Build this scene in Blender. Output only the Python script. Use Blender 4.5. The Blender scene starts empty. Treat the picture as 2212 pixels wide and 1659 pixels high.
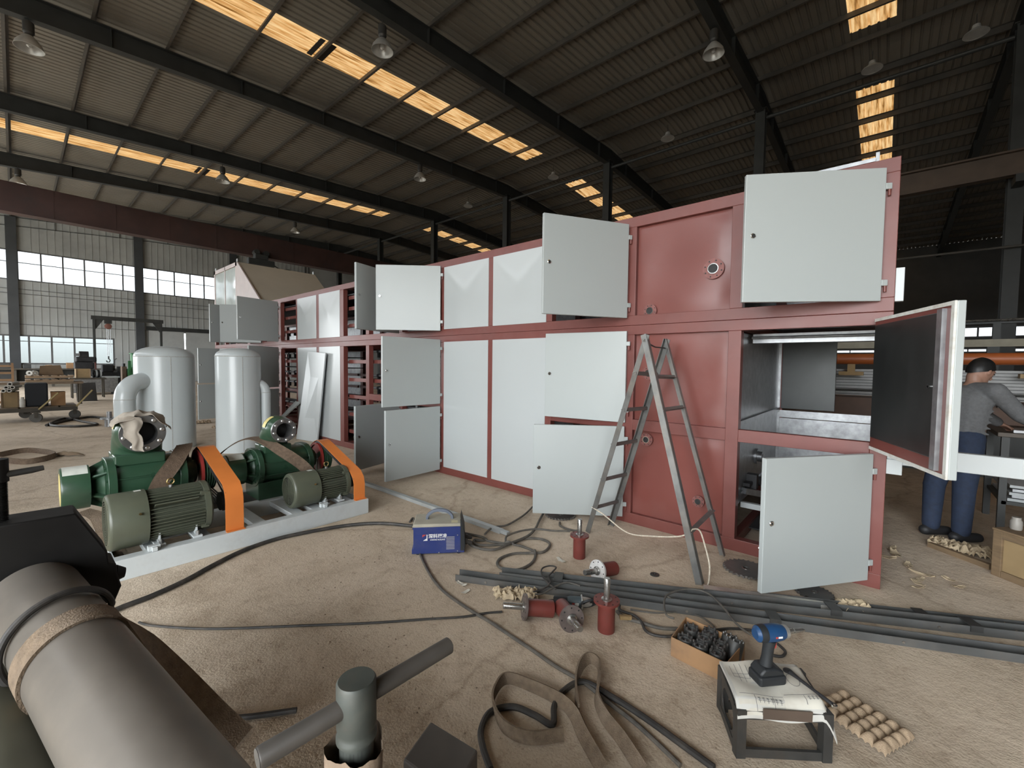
import bpy, bmesh, math, random
from math import sin, cos, pi, radians, sqrt, atan2, hypot
from mathutils import Vector, Matrix, noise

SC = bpy.context.scene
COL = SC.collection
random.seed(7)

# ---------------------------------------------------------------- camera
F_PX, W_PX = 928.29, 2212.0
YAW, PITCH, ROLL = radians(49.0823), radians(2.5077), radians(0.6597)
_f = Vector((sin(YAW)*cos(PITCH), cos(YAW)*cos(PITCH), -sin(PITCH)))
_r = Vector((cos(YAW), -sin(YAW), 0.0))
_u = _r.cross(_f)
_r2 = _r*cos(ROLL) + _u*sin(ROLL)
_u2 = _u*cos(ROLL) - _r*sin(ROLL)
cam_d = bpy.data.cameras.new('camera')
cam_d.sensor_width = 36.0
cam_d.sensor_fit = 'HORIZONTAL'
cam_d.lens = 36.0*F_PX/W_PX
cam_d.clip_start = 0.05
cam_d.clip_end = 300
cam = bpy.data.objects.new('camera', cam_d)
cam.matrix_world = Matrix(((_r2.x, _u2.x, -_f.x, 0.0), (_r2.y, _u2.y, -_f.y, 0.0),
                           (_r2.z, _u2.z, -_f.z, 1.5), (0, 0, 0, 1)))
COL.objects.link(cam)
SC.camera = cam

# ---------------------------------------------------------------- sky, portals, exposure
SC.view_settings.view_transform = 'Standard'
SC.view_settings.look = 'None'
SC.view_settings.gamma = 1.0
SC.view_settings.use_curve_mapping = False
SC.view_settings.exposure = 0.60
SC.cycles.max_bounces = 6
SC.cycles.diffuse_bounces = 3
SC.cycles.glossy_bounces = 2
SC.cycles.transmission_bounces = 2
SC.cycles.transparent_max_bounces = 6
SC.cycles.use_adaptive_sampling = True
SC.cycles.adaptive_threshold = 0.07
SC.cycles.caustics_reflective = False
SC.cycles.caustics_refractive = False
SC.cycles.use_denoising = True
SKY = 9.0
w = bpy.data.worlds.new('overcast_sky')
SC.world = w
w.use_nodes = True
wn, wl = w.node_tree.nodes, w.node_tree.links
bg = wn['Background']
tc = wn.new('ShaderNodeTexCoord')
sx = wn.new('ShaderNodeSeparateXYZ')
rp = wn.new('ShaderNodeValToRGB')
rp.color_ramp.elements[0].position = 0.47
rp.color_ramp.elements[0].color = (0.30, 0.30, 0.28, 1)
rp.color_ramp.elements[1].position = 0.53
rp.color_ramp.elements[1].color = (0.93, 0.97, 1.0, 1)
mp = wn.new('ShaderNodeMapRange')
mp.inputs[1].default_value = -1
wl.new(tc.outputs['Generated'], sx.inputs[0])
wl.new(sx.outputs['Z'], mp.inputs[0])
wl.new(mp.outputs[0], rp.inputs[0])
wl.new(rp.outputs[0], bg.inputs['Color'])
bg.inputs['Strength'].default_value = SKY

def portal(name, c, nrm, sx_, sy_):
    """Light portal filling one opening of the building (guides the daylight that enters there)."""
    ld = bpy.data.lights.new(name, 'AREA')
    ld.shape = 'RECTANGLE'
    ld.size, ld.size_y = sx_, sy_
    ld.cycles.is_portal = True
    o = bpy.data.objects.new(name, ld)
    o.rotation_mode = 'QUATERNION'
    o.rotation_quaternion = Vector(nrm).to_track_quat('-Z', 'Y')
    o.location = c
    COL.objects.link(o)

XL, XR, YB, YN = -5.77, 40.4, 39.6, -8.4        # walls: left, right, end (back), near
XC = 17.3                                        # ridge columns
FRAMES = [-8.4, -2.4, 3.6, 9.54, 15.5, 21.55, 27.6, 33.6, 39.6]
GATE = (-5.5, 3.2, 5.0)                          # open gate in the left wall: y0, y1, height
portal('portal_gate', (XL, (GATE[0]+GATE[1])/2, GATE[2]/2), (1, 0, 0), GATE[1]-GATE[0], GATE[2])
FILL_OPENING = (23.5, 32.5, 4.8)                        # unseen opening added to brighten the end wall, far floor and roof
portal('portal_fill_opening', (XL, (FILL_OPENING[0]+FILL_OPENING[1])/2, FILL_OPENING[2]/2), (1, 0, 0), FILL_OPENING[1]-FILL_OPENING[0], FILL_OPENING[2])
portal('portal_left_upper', (XL, 21.0, 7.16), (1, 0, 0), 36.5, 1.82)
portal('portal_left_lower', (XL, 18.9, 2.1), (1, 0, 0), 7.9, 1.8)
portal('portal_end_upper', (3.0, YB, 7.16), (0, -1, 0), 17.0, 1.82)
portal('portal_end_lower', (-0.6, YB, 2.1), (0, -1, 0), 10.0, 1.8)

# ---------------------------------------------------------------- mesh helpers
class MB:
    """Collects shapes; build() links them as one mesh object."""
    def __init__(s):
        s.v, s.f, s.uvs = [], [], None
    def add(s, vs, fs):
        n = len(s.v)
        s.v += [tuple(p) for p in vs]
        s.f += [tuple(i+n for i in q) for q in fs]
        return s
    def box(s, x0, x1, y0, y1, z0, z1, M=None):
        vs = [Vector((x, y, z)) for z in (z0, z1) for y in (y0, y1) for x in (x0, x1)]
        if M is not None:
            vs = [M @ p for p in vs]
        return s.add(vs, [(0, 2, 3, 1), (4, 5, 7, 6), (0, 1, 5, 4), (2, 6, 7, 3), (0, 4, 6, 2), (1, 3, 7, 5)])
    def bar(s, p0, p1, wd, ht, up=(0, 0, 1)):
        """Rectangular bar from p0 to p1, wd across, ht along up."""
        p0, p1 = Vector(p0), Vector(p1)
        d = (p1-p0)
        L = d.length
        d.normalize()
        up = Vector(up)
        a = d.cross(up)
        if a.length < 1e-5:
            a = d.cross(Vector((1, 0, 0)))
        a.normalize()
        b = a.cross(d)
        vs = []
        for p in (p0, p1):
            for i, j in ((-1, -1), (1, -1), (1, 1), (-1, 1)):
                vs.append(p + a*(i*wd/2) + b*(j*ht/2))
        return s.add(vs, [(3, 2, 1, 0), (4, 5, 6, 7), (0, 1, 5, 4), (1, 2, 6, 5), (2, 3, 7, 6), (3, 0, 4, 7)])
    def cyl(s, p0, p1, r0, r1=None, n=20, caps=True):
        r1 = r0 if r1 is None else r1
        return s.lathe([(r0, 0), (r1, (Vector(p1)-Vector(p0)).length)], p0, Vector(p1)-Vector(p0), n, caps)
    def lathe(s, prof, o, ax=(0, 0, 1), n=24, caps=True, closed=False, ref=None):
        """prof: (radius, distance along axis) pairs."""
        o, ax = Vector(o), Vector(ax).normalized()
        a = Vector(ref) if ref else (ax.cross(Vector((0, 0, 1))) if abs(ax.z) < 0.9 else ax.cross(Vector((1, 0, 0))))
        a = (a - ax*a.dot(ax)).normalized()
        b = ax.cross(a)
        vs, fs = [], []
        for r, t in prof:
            for i in range(n):
                th = 2*pi*i/n
                vs.append(o + ax*t + a*(r*cos(th)) + b*(r*sin(th)))
        m = len(prof)
        for j in range(m if closed else m-1):
            k = (j+1) % m
            for i in range(n):
                i2 = (i+1) % n
                fs.append((j*n+i, j*n+i2, k*n+i2, k*n+i))
        if caps and not closed:
            fs.append(tuple(range(n-1, -1, -1)))
            fs.append(tuple((m-1)*n+i for i in range(n)))
        return s.add(vs, fs)
    def prism(s, poly, o, ex, ey, ez, depth):
        """2-D polygon in the plane (ex, ey) at o, extruded by depth along ez."""
        o, ex, ey, ez = Vector(o), Vector(ex), Vector(ey), Vector(ez)
        n = len(poly)
        a = [o + ex*x + ey*y for x, y in poly]
        vs = a + [p + ez*depth for p in a]
        fs = [tuple(range(n-1, -1, -1)), tuple(range(n, 2*n))] + [(i, (i+1) % n, n+(i+1) % n, n+i) for i in range(n)]
        if ex.cross(ey).dot(ez)*depth < 0:
            fs = [tuple(reversed(q)) for q in fs]
        # fix winding for clockwise polygons
        area = sum(poly[i][0]*poly[(i+1) % n][1]-poly[(i+1) % n][0]*poly[i][1] for i in range(n))
        if area < 0:
            fs = [tuple(reversed(q)) for q in fs]
        return s.add(vs, fs)
    def tube(s, pts, r, n=8, caps=True, radii=None):
        pts = [Vector(p) for p in pts]
        m = len(pts)
        t = [(pts[min(i+1, m-1)]-pts[max(i-1, 0)]).normalized() for i in range(m)]
        a = t[0].cross(Vector((0, 0, 1)))
        if a.length < 1e-4:
            a = Vector((1, 0, 0))
        a.normalize()
        vs, fs = [], []
        for i in range(m):
            a = (a - t[i]*a.dot(t[i]))
            a.normalize()
            b = t[i].cross(a)
            rr = radii[i] if radii else r
            for k in range(n):
                th = 2*pi*k/n
                vs.append(pts[i] + a*(rr*cos(th)) + b*(rr*sin(th)))
        for j in range(m-1):
            for i in range(n):
                i2 = (i+1) % n
                fs.append((j*n+i, j*n+i2, (j+1)*n+i2, (j+1)*n+i))
        if caps:
            fs.append(tuple(range(n-1, -1, -1)))
            fs.append(tuple((m-1)*n+i for i in range(n)))
        return s.add(vs, fs)
    def ribbon(s, pts, sides, wd, th, ribs=0):
        """Flat webbing: centre points, side vectors, width and thickness; ribs gives lengthwise ridges."""
        m = len(pts)
        nc = max(2, ribs*2+1)
        vs, fs = [], []
        P = [Vector(p) for p in pts]
        for i in range(m):
            t = (P[min(i+1, m-1)]-P[max(i-1, 0)]).normalized()
            sd = Vector(sides[i]) if isinstance(sides, list) else Vector(sides)
            sd = (sd - t*sd.dot(t)).normalized()
            nn = sd.cross(t).normalized()
            row = []
            for k in range(nc):
                u = k/(nc-1)-0.5
                hh = th/2*(1.0 if (k % 2 == 0 or not ribs) else 0.45)
                row.append((P[i]+sd*(u*wd), nn*hh))
            vs += [p+h for p, h in row] + [p-h for p, h in reversed(row)]
        q = 2*nc
        for i in range(m-1):
            for k in range(q):
                k2 = (k+1) % q
                fs.append((i*q+k, i*q+k2, (i+1)*q+k2, (i+1)*q+k))
        fs.append(tuple(range(q-1, -1, -1)))
        fs.append(tuple((m-1)*q+k for k in range(q)))
        return s.add(vs, fs)
    def grid(s, fn, nu, nv, thick=None):
        """fn(u,v)->Vector for u,v in 0..1; with thick a closed sheet."""
        vs = [fn(i/nu, j/nv) for j in range(nv+1) for i in range(nu+1)]
        fs = [(j*(nu+1)+i, j*(nu+1)+i+1, (j+1)*(nu+1)+i+1, (j+1)*(nu+1)+i) for j in range(nv) for i in range(nu)]
        if thick:
            n0 = len(vs)
            th = Vector(thick)
            vs = vs + [p+th for p in vs]
            fs2 = [tuple(reversed([k+n0 for k in q])) for q in fs]
            ed = [j*(nu+1) for j in range(nv, -1, -1)] + list(range(1, nu+1)) + [j*(nu+1)+nu for j in range(1, nv+1)] + [nv*(nu+1)+i for i in range(nu-1, 0, -1)]
            m = len(ed)
            fs3 = [(ed[(k+1) % m], ed[k], ed[k]+n0, ed[(k+1) % m]+n0) for k in range(m)]
            fs = fs + fs2 + fs3
        return s.add(vs, fs)
    def mesh(s, name, ang=35):
        me = bpy.data.meshes.new(name)
        me.from_pydata(s.v, [], s.f)
        bm = bmesh.new()
        bm.from_mesh(me)
        bmesh.ops.recalc_face_normals(bm, faces=bm.faces)
        bm.to_mesh(me)
        bm.free()
        if ang:
            me.shade_smooth()
            me.set_sharp_from_angle(angle=radians(ang))
        me.update()
        return me
    def build(s, name, mat=None, parent=None, ang=35, bevel=0, loc=None):
        o = bpy.data.objects.new(name, s.mesh(name, ang))
        COL.objects.link(o)
        if mat:
            o.data.materials.append(mat)
        if parent:
            o.parent = parent
            if parent.name in WORLD:
                o.matrix_parent_inverse = Matrix.Translation(-Vector(WORLD[parent.name]))
        if loc is not None:
            o.location = loc
        if bevel:
            b = o.modifiers.new('edge', 'BEVEL')
            b.width = bevel
            b.segments = 2
            b.limit_method = 'ANGLE'
            b.angle_limit = radians(40)
        return o

def tag(o, label=None, cat=None, group=None, kind=None):
    if label: o['label'] = label
    if cat: o['category'] = cat
    if group: o['group'] = group
    if kind: o['kind'] = kind
    return o

def thing(name, loc, label, cat, rz=0.0, group=None, kind=None):
    o = bpy.data.objects.new(name, None)
    o.empty_display_size = 0.1
    COL.objects.link(o)
    o.location = loc
    o.rotation_euler = (0, 0, rz)
    return tag(o, label, cat, group, kind)

WORLD = {}
def wthing(name, loc, label, cat, group=None, kind=None):
    """A thing whose parts are given in world coordinates (no rotation of its own)."""
    o = thing(name, loc, label, cat, 0.0, group, kind)
    WORLD[o.name] = tuple(loc)
    return o

def copy_part(src, parent, loc=None, rot=None, M=None):
    c = src.copy()
    COL.objects.link(c)
    c.parent = parent
    if loc is not None: c.location = loc
    if rot is not None: c.rotation_euler = rot
    if M is not None: c.matrix_local = M
    return c

def copy_tree(src, parent=None):
    c = src.copy()
    COL.objects.link(c)
    c.parent = parent
    c.matrix_parent_inverse = src.matrix_parent_inverse.copy()
    for ch in list(src.children):
        copy_tree(ch, c)
    return c

def spline(pts, n=8):
    """Catmull-Rom through pts."""
    P = [Vector(p) for p in pts]
    out = []
    for i in range(len(P)-1):
        a, b, c, d = P[max(i-1, 0)], P[i], P[i+1], P[min(i+2, len(P)-1)]
        for k in range(n):
            t = k/n
            out.append(0.5*((2*b) + (c-a)*t + (2*a-5*b+4*c-d)*t*t + (3*b-a-3*c+d)*t**3))
    out.append(P[-1])
    return out

def text_mesh(body, size, mat, parent, M, name='lettering', ext=0.0004, align='CENTER', bold=0.0):
    cu = bpy.data.curves.new(name, 'FONT')
    cu.body = body
    cu.size = size
    cu.align_x = align
    cu.align_y = 'CENTER'
    cu.extrude = ext
    cu.offset = bold
    t = bpy.data.objects.new('text_source', cu)
    COL.objects.link(t)
    dg = bpy.context.evaluated_depsgraph_get()
    me = bpy.data.meshes.new_from_object(t.evaluated_get(dg))
    bpy.data.objects.remove(t)
    o = bpy.data.objects.new(name, me)
    COL.objects.link(o)
    me.materials.clear()
    me.materials.append(mat)
    o.parent = parent
    o.matrix_local = M
    return o

# ---------------------------------------------------------------- materials
MATS = {}
def mat(name, col, rough=0.5, metal=0.0, var=0.12, scale=6.0, bump=0.0, bscale=40.0, dirt=None, dscale=3.0, damt=0.4, spec=0.5, coat=0.0, rvar=0.1, stretch=None):
    if name in MATS:
        return MATS[name]
    m = bpy.data.materials.new(name)
    m.use_nodes = True
    n, l = m.node_tree.nodes, m.node_tree.links
    b = n['Principled BSDF']
    b.inputs['Metallic'].default_value = metal
    b.inputs['Specular IOR Level'].default_value = spec
    b.inputs['Coat Weight'].default_value = coat
    tcn = n.new('ShaderNodeTexCoord')
    vec = tcn.outputs['Object']
    if stretch:
        mpn = n.new('ShaderNodeMapping')
        mpn.inputs['Scale'].default_value = stretch
        l.new(vec, mpn.inputs[0])
        vec = mpn.outputs[0]
    nz = n.new('ShaderNodeTexNoise')
    nz.inputs['Scale'].default_value = scale
    nz.inputs['Detail'].default_value = 2.5
    nz.inputs['Roughness'].default_value = 0.6
    l.new(vec, nz.inputs['Vector'])
    cr = n.new('ShaderNodeValToRGB')
    cr.color_ramp.elements[0].position = 0.3
    cr.color_ramp.elements[1].position = 0.7
    cr.color_ramp.elements[0].color = tuple(max(0, c*(1-var)) for c in col) + (1,)
    cr.color_ramp.elements[1].color = tuple(min(1, c*(1+var)) for c in col) + (1,)
    l.new(nz.outputs['Fac'], cr.inputs[0])
    out = cr.outputs[0]
    if dirt:
        nd = n.new('ShaderNodeTexNoise')
        nd.inputs['Scale'].default_value = dscale
        nd.inputs['Detail'].default_value = 4
        nd.inputs['Roughness'].default_value = 0.7
        l.new(vec, nd.inputs['Vector'])
        dr = n.new('ShaderNodeMapRange')
        dr.inputs[1].default_value = 0.48
        dr.inputs[2].default_value = 0.72
        dr.inputs[4].default_value = damt
        l.new(nd.outputs['Fac'], dr.inputs[0])
        mx = n.new('ShaderNodeMix')
        mx.data_type = 'RGBA'
        l.new(dr.outputs[0], mx.inputs['Factor'])
        l.new(out, mx.inputs['A'])
        mx.inputs['B'].default_value = tuple(dirt) + (1,)
        out = mx.outputs['Result']
    l.new(out, b.inputs['Base Color'])
    rm = n.new('ShaderNodeMapRange')
    rm.inputs[3].default_value = max(0.02, rough-rvar)
    rm.inputs[4].default_value = min(1, rough+rvar)
    l.new(nz.outputs['Fac'], rm.inputs[0])
    l.new(rm.outputs[0], b.inputs['Roughness'])
    if bump:
        nb = n.new('ShaderNodeTexNoise')
        nb.inputs['Scale'].default_value = bscale
        nb.inputs['Detail'].default_value = 2
        l.new(vec, nb.inputs['Vector'])
        bp = n.new('ShaderNodeBump')
        bp.inputs['Strength'].default_value = min(1.0, bump)
        bp.inputs['Distance'].default_value = 0.01
        l.new(nb.outputs['Fac'], bp.inputs['Height'])
        l.new(bp.outputs[0], b.inputs['Normal'])
    MATS[name] = m
    return m

def glass_mat(name, tint=(1, 1, 1), clear=0.92):
    m = bpy.data.materials.new(name)
    m.use_nodes = True
    n, l = m.node_tree.nodes, m.node_tree.links
    n.remove(n['Principled BSDF'])
    tr = n.new('ShaderNodeBsdfTransparent')
    tr.inputs[0].default_value = tuple(tint)+(1,)
    gl = n.new('ShaderNodeBsdfGlossy')
    gl.inputs['Roughness'].default_value = 0.05
    mx = n.new('ShaderNodeMixShader')
    mx.inputs[0].default_value = 1-clear
    l.new(tr.outputs[0], mx.inputs[1])
    l.new(gl.outputs[0], mx.inputs[2])
    l.new(mx.outputs[0], n['Material Output'].inputs[0])
    return m
# ---------------------------------------------------------------- colours
m_conc = None
def floor_mat():
    m = bpy.data.materials.new('dusty_concrete')
    m.use_nodes = True
    n, l = m.node_tree.nodes, m.node_tree.links
    b = n['Principled BSDF']
    tcn = n.new('ShaderNodeTexCoord')
    def nz(sc, det=6, ro=0.6, dist=0.0):
        q = n.new('ShaderNodeTexNoise')
        q.inputs['Scale'].default_value = sc
        q.inputs['Detail'].default_value = det
        q.inputs['Roughness'].default_value = ro
        q.inputs['Distortion'].default_value = dist
        l.new(tcn.outputs['Object'], q.inputs['Vector'])
        return q
    big, mid, fine, grit = nz(0.35, 3, 0.65, 0.6), nz(2.2, 5, 0.7, 0.4), nz(14, 4, 0.7), nz(90, 1, 0.6)
    def ramp(src, stops):
        r = n.new('ShaderNodeValToRGB')
        e = r.color_ramp.elements
        while len(e) < len(stops): e.new(0.5)
        for i, (p, c) in enumerate(stops):
            e[i].position = p
            e[i].color = tuple(c)+(1,)
        l.new(src, r.inputs[0])
        return r.outputs[0]
    def mixc(f, a, bb, mode='MIX'):
        x = n.new('ShaderNodeMix')
        x.data_type = 'RGBA'
        x.blend_type = mode
        if isinstance(f, float): x.inputs['Factor'].default_value = f
        else: l.new(f, x.inputs['Factor'])
        for k, s in (('A', a), ('B', bb)):
            if isinstance(s, tuple): x.inputs[k].default_value = s+(1,)
            else: l.new(s, x.inputs[k])
        return x.outputs['Result']
    base = ramp(big.outputs['Fac'], [(0.3, (0.43, 0.35, 0.262)), (0.5, (0.55, 0.455, 0.35)), (0.7, (0.63, 0.53, 0.42))])
    m1 = ramp(mid.outputs['Fac'], [(0.33, (0.70, 0.67, 0.63)), (0.52, (1, 1, 1)), (0.75, (1.0, 0.99, 0.97))])
    c = mixc(0.75, base, m1, 'MULTIPLY')
    g1 = ramp(fine.outputs['Fac'], [(0.32, (0.72, 0.68, 0.64)), (0.46, (1, 1, 1)), (0.8, (1, 1, 1))])
    c = mixc(0.7, c, g1, 'MULTIPLY')
    # cracks and joints
    vo = n.new('ShaderNodeTexVoronoi')
    vo.feature = 'DISTANCE_TO_EDGE'
    vo.inputs['Scale'].default_value = 0.42
    wp = n.new('ShaderNodeVectorMath')
    wp.operation = 'ADD'
    sc2 = n.new('ShaderNodeVectorMath')
    sc2.operation = 'SCALE'
    sc2.inputs['Scale'].default_value = 0.35
    l.new(mid.outputs['Color'], sc2.inputs[0])
    l.new(tcn.outputs['Object'], wp.inputs[0])
    l.new(sc2.outputs[0], wp.inputs[1])
    l.new(wp.outputs[0], vo.inputs['Vector'])
    ck = ramp(vo.outputs['Distance'], [(0.0, (0.55, 0.5, 0.46)), (0.006, (0.8, 0.78, 0.75)), (0.014, (1, 1, 1))])
    c = mixc(0.55, c, ck, 'MULTIPLY')
    sp = ramp(grit.outputs['Fac'], [(0.28, (0.5, 0.45, 0.4)), (0.36, (1, 1, 1)), (1, (1, 1, 1))])
    c = mixc(0.5, c, sp, 'MULTIPLY')
    l.new(c, b.inputs['Base Color'])
    b.inputs['Roughness'].default_value = 0.82
    b.inputs['Specular IOR Level'].default_value = 0.35
    ad = n.new('ShaderNodeMath')
    ad.operation = 'MULTIPLY_ADD'
    ad.inputs[1].default_value = 0.35
    l.new(grit.outputs['Fac'], ad.inputs[0])
    l.new(fine.outputs['Fac'], ad.inputs[2])
    ad2 = n.new('ShaderNodeMath')
    ad2.operation = 'MULTIPLY_ADD'
    ad2.inputs[1].default_value = 1.6
    l.new(mid.outputs['Fac'], ad2.inputs[0])
    l.new(ad.outputs[0], ad2.inputs[2])
    bp = n.new('ShaderNodeBump')
    bp.inputs['Strength'].default_value = 0.5
    bp.inputs['Distance'].default_value = 0.012
    l.new(ad2.outputs[0], bp.inputs['Height'])
    l.new(bp.outputs[0], b.inputs['Normal'])
    return m

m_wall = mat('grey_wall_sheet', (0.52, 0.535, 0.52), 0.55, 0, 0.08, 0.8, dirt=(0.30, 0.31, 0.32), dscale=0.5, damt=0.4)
m_roof = mat('roof_sheet', (0.245, 0.225, 0.19), 0.6, 0, 0.12, 0.7, dirt=(0.16, 0.12, 0.085), dscale=0.35, damt=0.45)
m_steel = mat('dark_frame_paint', (0.040, 0.042, 0.040), 0.55, 0, 0.2, 2.0)
m_purlin = mat('purlin_steel', (0.085, 0.078, 0.068), 0.55, 0.0, 0.2, 2.0, dirt=(0.12, 0.08, 0.05), dscale=2, damt=0.4)
m_winframe = mat('window_frame_paint', (0.16, 0.16, 0.16), 0.5, 0, 0.1)
m_brownbeam = mat('brown_crane_paint', (0.075, 0.040, 0.034), 0.5, 0, 0.2, 1.0, dirt=(0.04, 0.035, 0.035), dscale=0.8, damt=0.5)
m_glass = glass_mat('window_glass', (0.98, 1.0, 1.0), 0.93)
m_glass_low = glass_mat('dusty_glass', (0.80, 0.82, 0.82), 0.93)
m_glass_dimmed = glass_mat('dimmed_glass', (0.37, 0.38, 0.385), 0.97)  # tint darkened to dim the sky behind, so the mullions stay visible
m_glass_dimmed_low = glass_mat('dimmed_low_glass', (0.29, 0.305, 0.305), 0.97)  # stronger tint, dims the sky seen through the low windows
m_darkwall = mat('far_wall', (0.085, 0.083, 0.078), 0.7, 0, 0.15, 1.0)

def skylight_mat():
    m = bpy.data.materials.new('aged_translucent_sheet')
    m.use_nodes = True
    n, l = m.node_tree.nodes, m.node_tree.links
    n.remove(n['Principled BSDF'])
    tcn = n.new('ShaderNodeTexCoord')
    mpn = n.new('ShaderNodeMapping')
    mpn.inputs['Scale'].default_value = (0.7, 9.0, 1.0)
    l.new(tcn.outputs['Object'], mpn.inputs[0])
    nz = n.new('ShaderNodeTexNoise')
    nz.inputs['Scale'].default_value = 1.6
    nz.inputs['Detail'].default_value = 6
    l.new(mpn.outputs[0], nz.inputs['Vector'])
    r = n.new('ShaderNodeValToRGB')
    e = r.color_ramp.elements
    e.new(0.5)
    for i, (p, c) in enumerate([(0.30, (0.13, 0.055, 0.012)), (0.44, (0.38, 0.205, 0.072)), (0.62, (0.52, 0.345, 0.165))]):
        e[i].position = p
        e[i].color = c+(1,)
    l.new(nz.outputs['Fac'], r.inputs[0])
    tl = n.new('ShaderNodeBsdfTranslucent')
    df = n.new('ShaderNodeBsdfDiffuse')
    l.new(r.outputs[0], tl.inputs[0])
    l.new(r.outputs[0], df.inputs[0])
    mx = n.new('ShaderNodeMixShader')
    mx.inputs[0].default_value = 0.86
    l.new(tl.outputs[0], mx.inputs[1])
    l.new(df.outputs[0], mx.inputs[2])
    l.new(mx.outputs[0], n['Material Output'].inputs[0])
    return m
m_sky = skylight_mat()

# ---------------------------------------------------------------- floor
fl = MB().box(XL-0.3, XR+0.3, YN-0.3, YB+0.3, -0.3, 0.0).build('floor', floor_mat(), ang=0)
tag(fl, 'dusty brown concrete workshop floor', 'floor', kind='structure')

# ---------------------------------------------------------------- roof
def roof_z(x):
    return 10.15 + 0.06*x if x <= XC else 10.15 + 0.06*XC - 0.06*(x-XC)
ceil = thing('ceiling', (0, 0, 0), 'grey corrugated roof sheets on dark rafters and purlins', 'ceiling', kind='structure')
PITCHR, RIBH = 0.205, 0.032
def corr(y0, y1, x0, x1):
    """Corrugated sheet: trapezoid ribs along x."""
    ys = []
    y = y0
    while y < y1-1e-6:
        for a, h in ((0, 0), (0.13, 0), (0.15, RIBH), (0.185, RIBH)):
            if y+a < y1: ys.append((y+a, h))
        y += PITCHR
    ys.append((y1, 0))
    vs, fs = [], []
    for (yy, h) in ys:
        for x in (x0, x1):
            vs.append((x, yy, roof_z(x)+h))
    for i in range(len(ys)-1):
        fs.append((2*i, 2*i+1, 2*i+3, 2*i+2))
    return MB().add(vs, fs)
STRIPS = [(0.12, 1.12), (12.1, 13.1), (24.25, 25.25)]
PX = [0.03 + 1.483*k for k in range(-4, 12)]                     # purlin lines on the near slope
PX2 = [2*XC - x for x in reversed(PX)]                           # far slope
edges = [YN] + [v for s_ in STRIPS for v in s_] + [YB]
for i in range(0, len(edges), 2):
    for (xa, xb) in ((XL-0.4, XC), (XC, XR+0.4)):
        corr(edges[i], edges[i+1], xa, xb).build('roof_sheet', m_roof, ceil, ang=0)
for (ya, yb) in STRIPS:
    for (xa, xb) in ((XL-0.4, PX[0]), (PX[14]+1.05, XC), (XC, PX2[0]+0.99), (PX2[-1], XR+0.4)):
        corr(ya, yb, xa, xb).build('roof_sheet', m_roof, ceil, ang=0)
    for k in range(0, 15):
        xb = PX[k+1] if k < 14 else PX[14]+1.05
        corr(ya, yb, PX[k], xb).build('skylight_panel', m_sky, ceil, ang=0)
    for k in range(0, len(PX2)-1):
        xa = PX2[k] if k > 0 else PX2[0]+0.99
        corr(ya, yb, xa, PX2[k+1]).build('skylight_panel', m_sky, ceil, ang=0)
m_tar = mat('sealing_tape', (0.03, 0.026, 0.022), 0.8)
for (ya, yb) in STRIPS[1:3]:
    xj = PX[8]
    for dx in (-0.20, 0.12):
        o = MB().box(xj+dx, xj+dx+0.14, ya+0.05, yb-0.05, roof_z(xj)-0.012, roof_z(xj)-0.004).build('joint_strip', m_tar, ceil, ang=0)
# purlins: Z-section, one object per line
def purlin(x, sgn):
    z = roof_z(x)
    b = MB()
    b.box(x-0.004, x+0.004, YN, YB, z-0.18, z-0.004)
    b.box(x, x+0.065*sgn, YN, YB, z-0.012, z-0.006) if sgn > 0 else b.box(x-0.065, x, YN, YB, z-0.012, z-0.006)
    b.box(x-0.065, x, YN, YB, z-0.182, z-0.174) if sgn > 0 else b.box(x, x+0.065, YN, YB, z-0.182, z-0.174)
    b.build('purlin', m_purlin, ceil, ang=0)
for x in PX: purlin(x, 1)
for x in PX2: purlin(x, -1)
# rafters: I-section, near and far slope
def rafter(y, x0, x1, d0, d1):
    b = MB()
    za, zb = roof_z(x0)-0.185, roof_z(x1)-0.185
    def strip(w, ta, tb, ba, bb):
        vs = [(x0, y-w, za-ba), (x0, y+w, za-ba), (x0, y+w, za-ta), (x0, y-w, za-ta),
              (x1, y-w, zb-bb), (x1, y+w, zb-bb), (x1, y+w, zb-tb), (x1, y-w, zb-tb)]
        b.add(vs, [(0, 3, 2, 1), (4, 5, 6, 7), (0, 1, 5, 4), (1, 2, 6, 5), (2, 3, 7, 6), (3, 0, 4, 7)])
    strip(0.11, 0, 0, 0.014, 0.014)
    strip(0.11, d0-0.014, d1-0.014, d0, d1)
    strip(0.005, 0.014, 0.014, d0-0.014, d1-0.014)
    k = x0+1.6
    while k < x1:
        t = (k-x0)/(x1-x0)
        zt = za+(zb-za)*t
        dd = d0+(d1-d0)*t
        b.box(k-0.006, k+0.006, y-0.10, y+0.10, zt-dd+0.014, zt-0.014)
        k += 3.0
    b.build('rafter', m_steel, ceil, ang=0)
for y in FRAMES:
    rafter(y, XL, 5.8, 0.62, 0.44)
    rafter(y, 5.8, XC, 0.44, 0.62)
    rafter(y, XC, 28.8, 0.62, 0.44)
    rafter(y, 28.8, XR, 0.44, 0.62)
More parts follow.
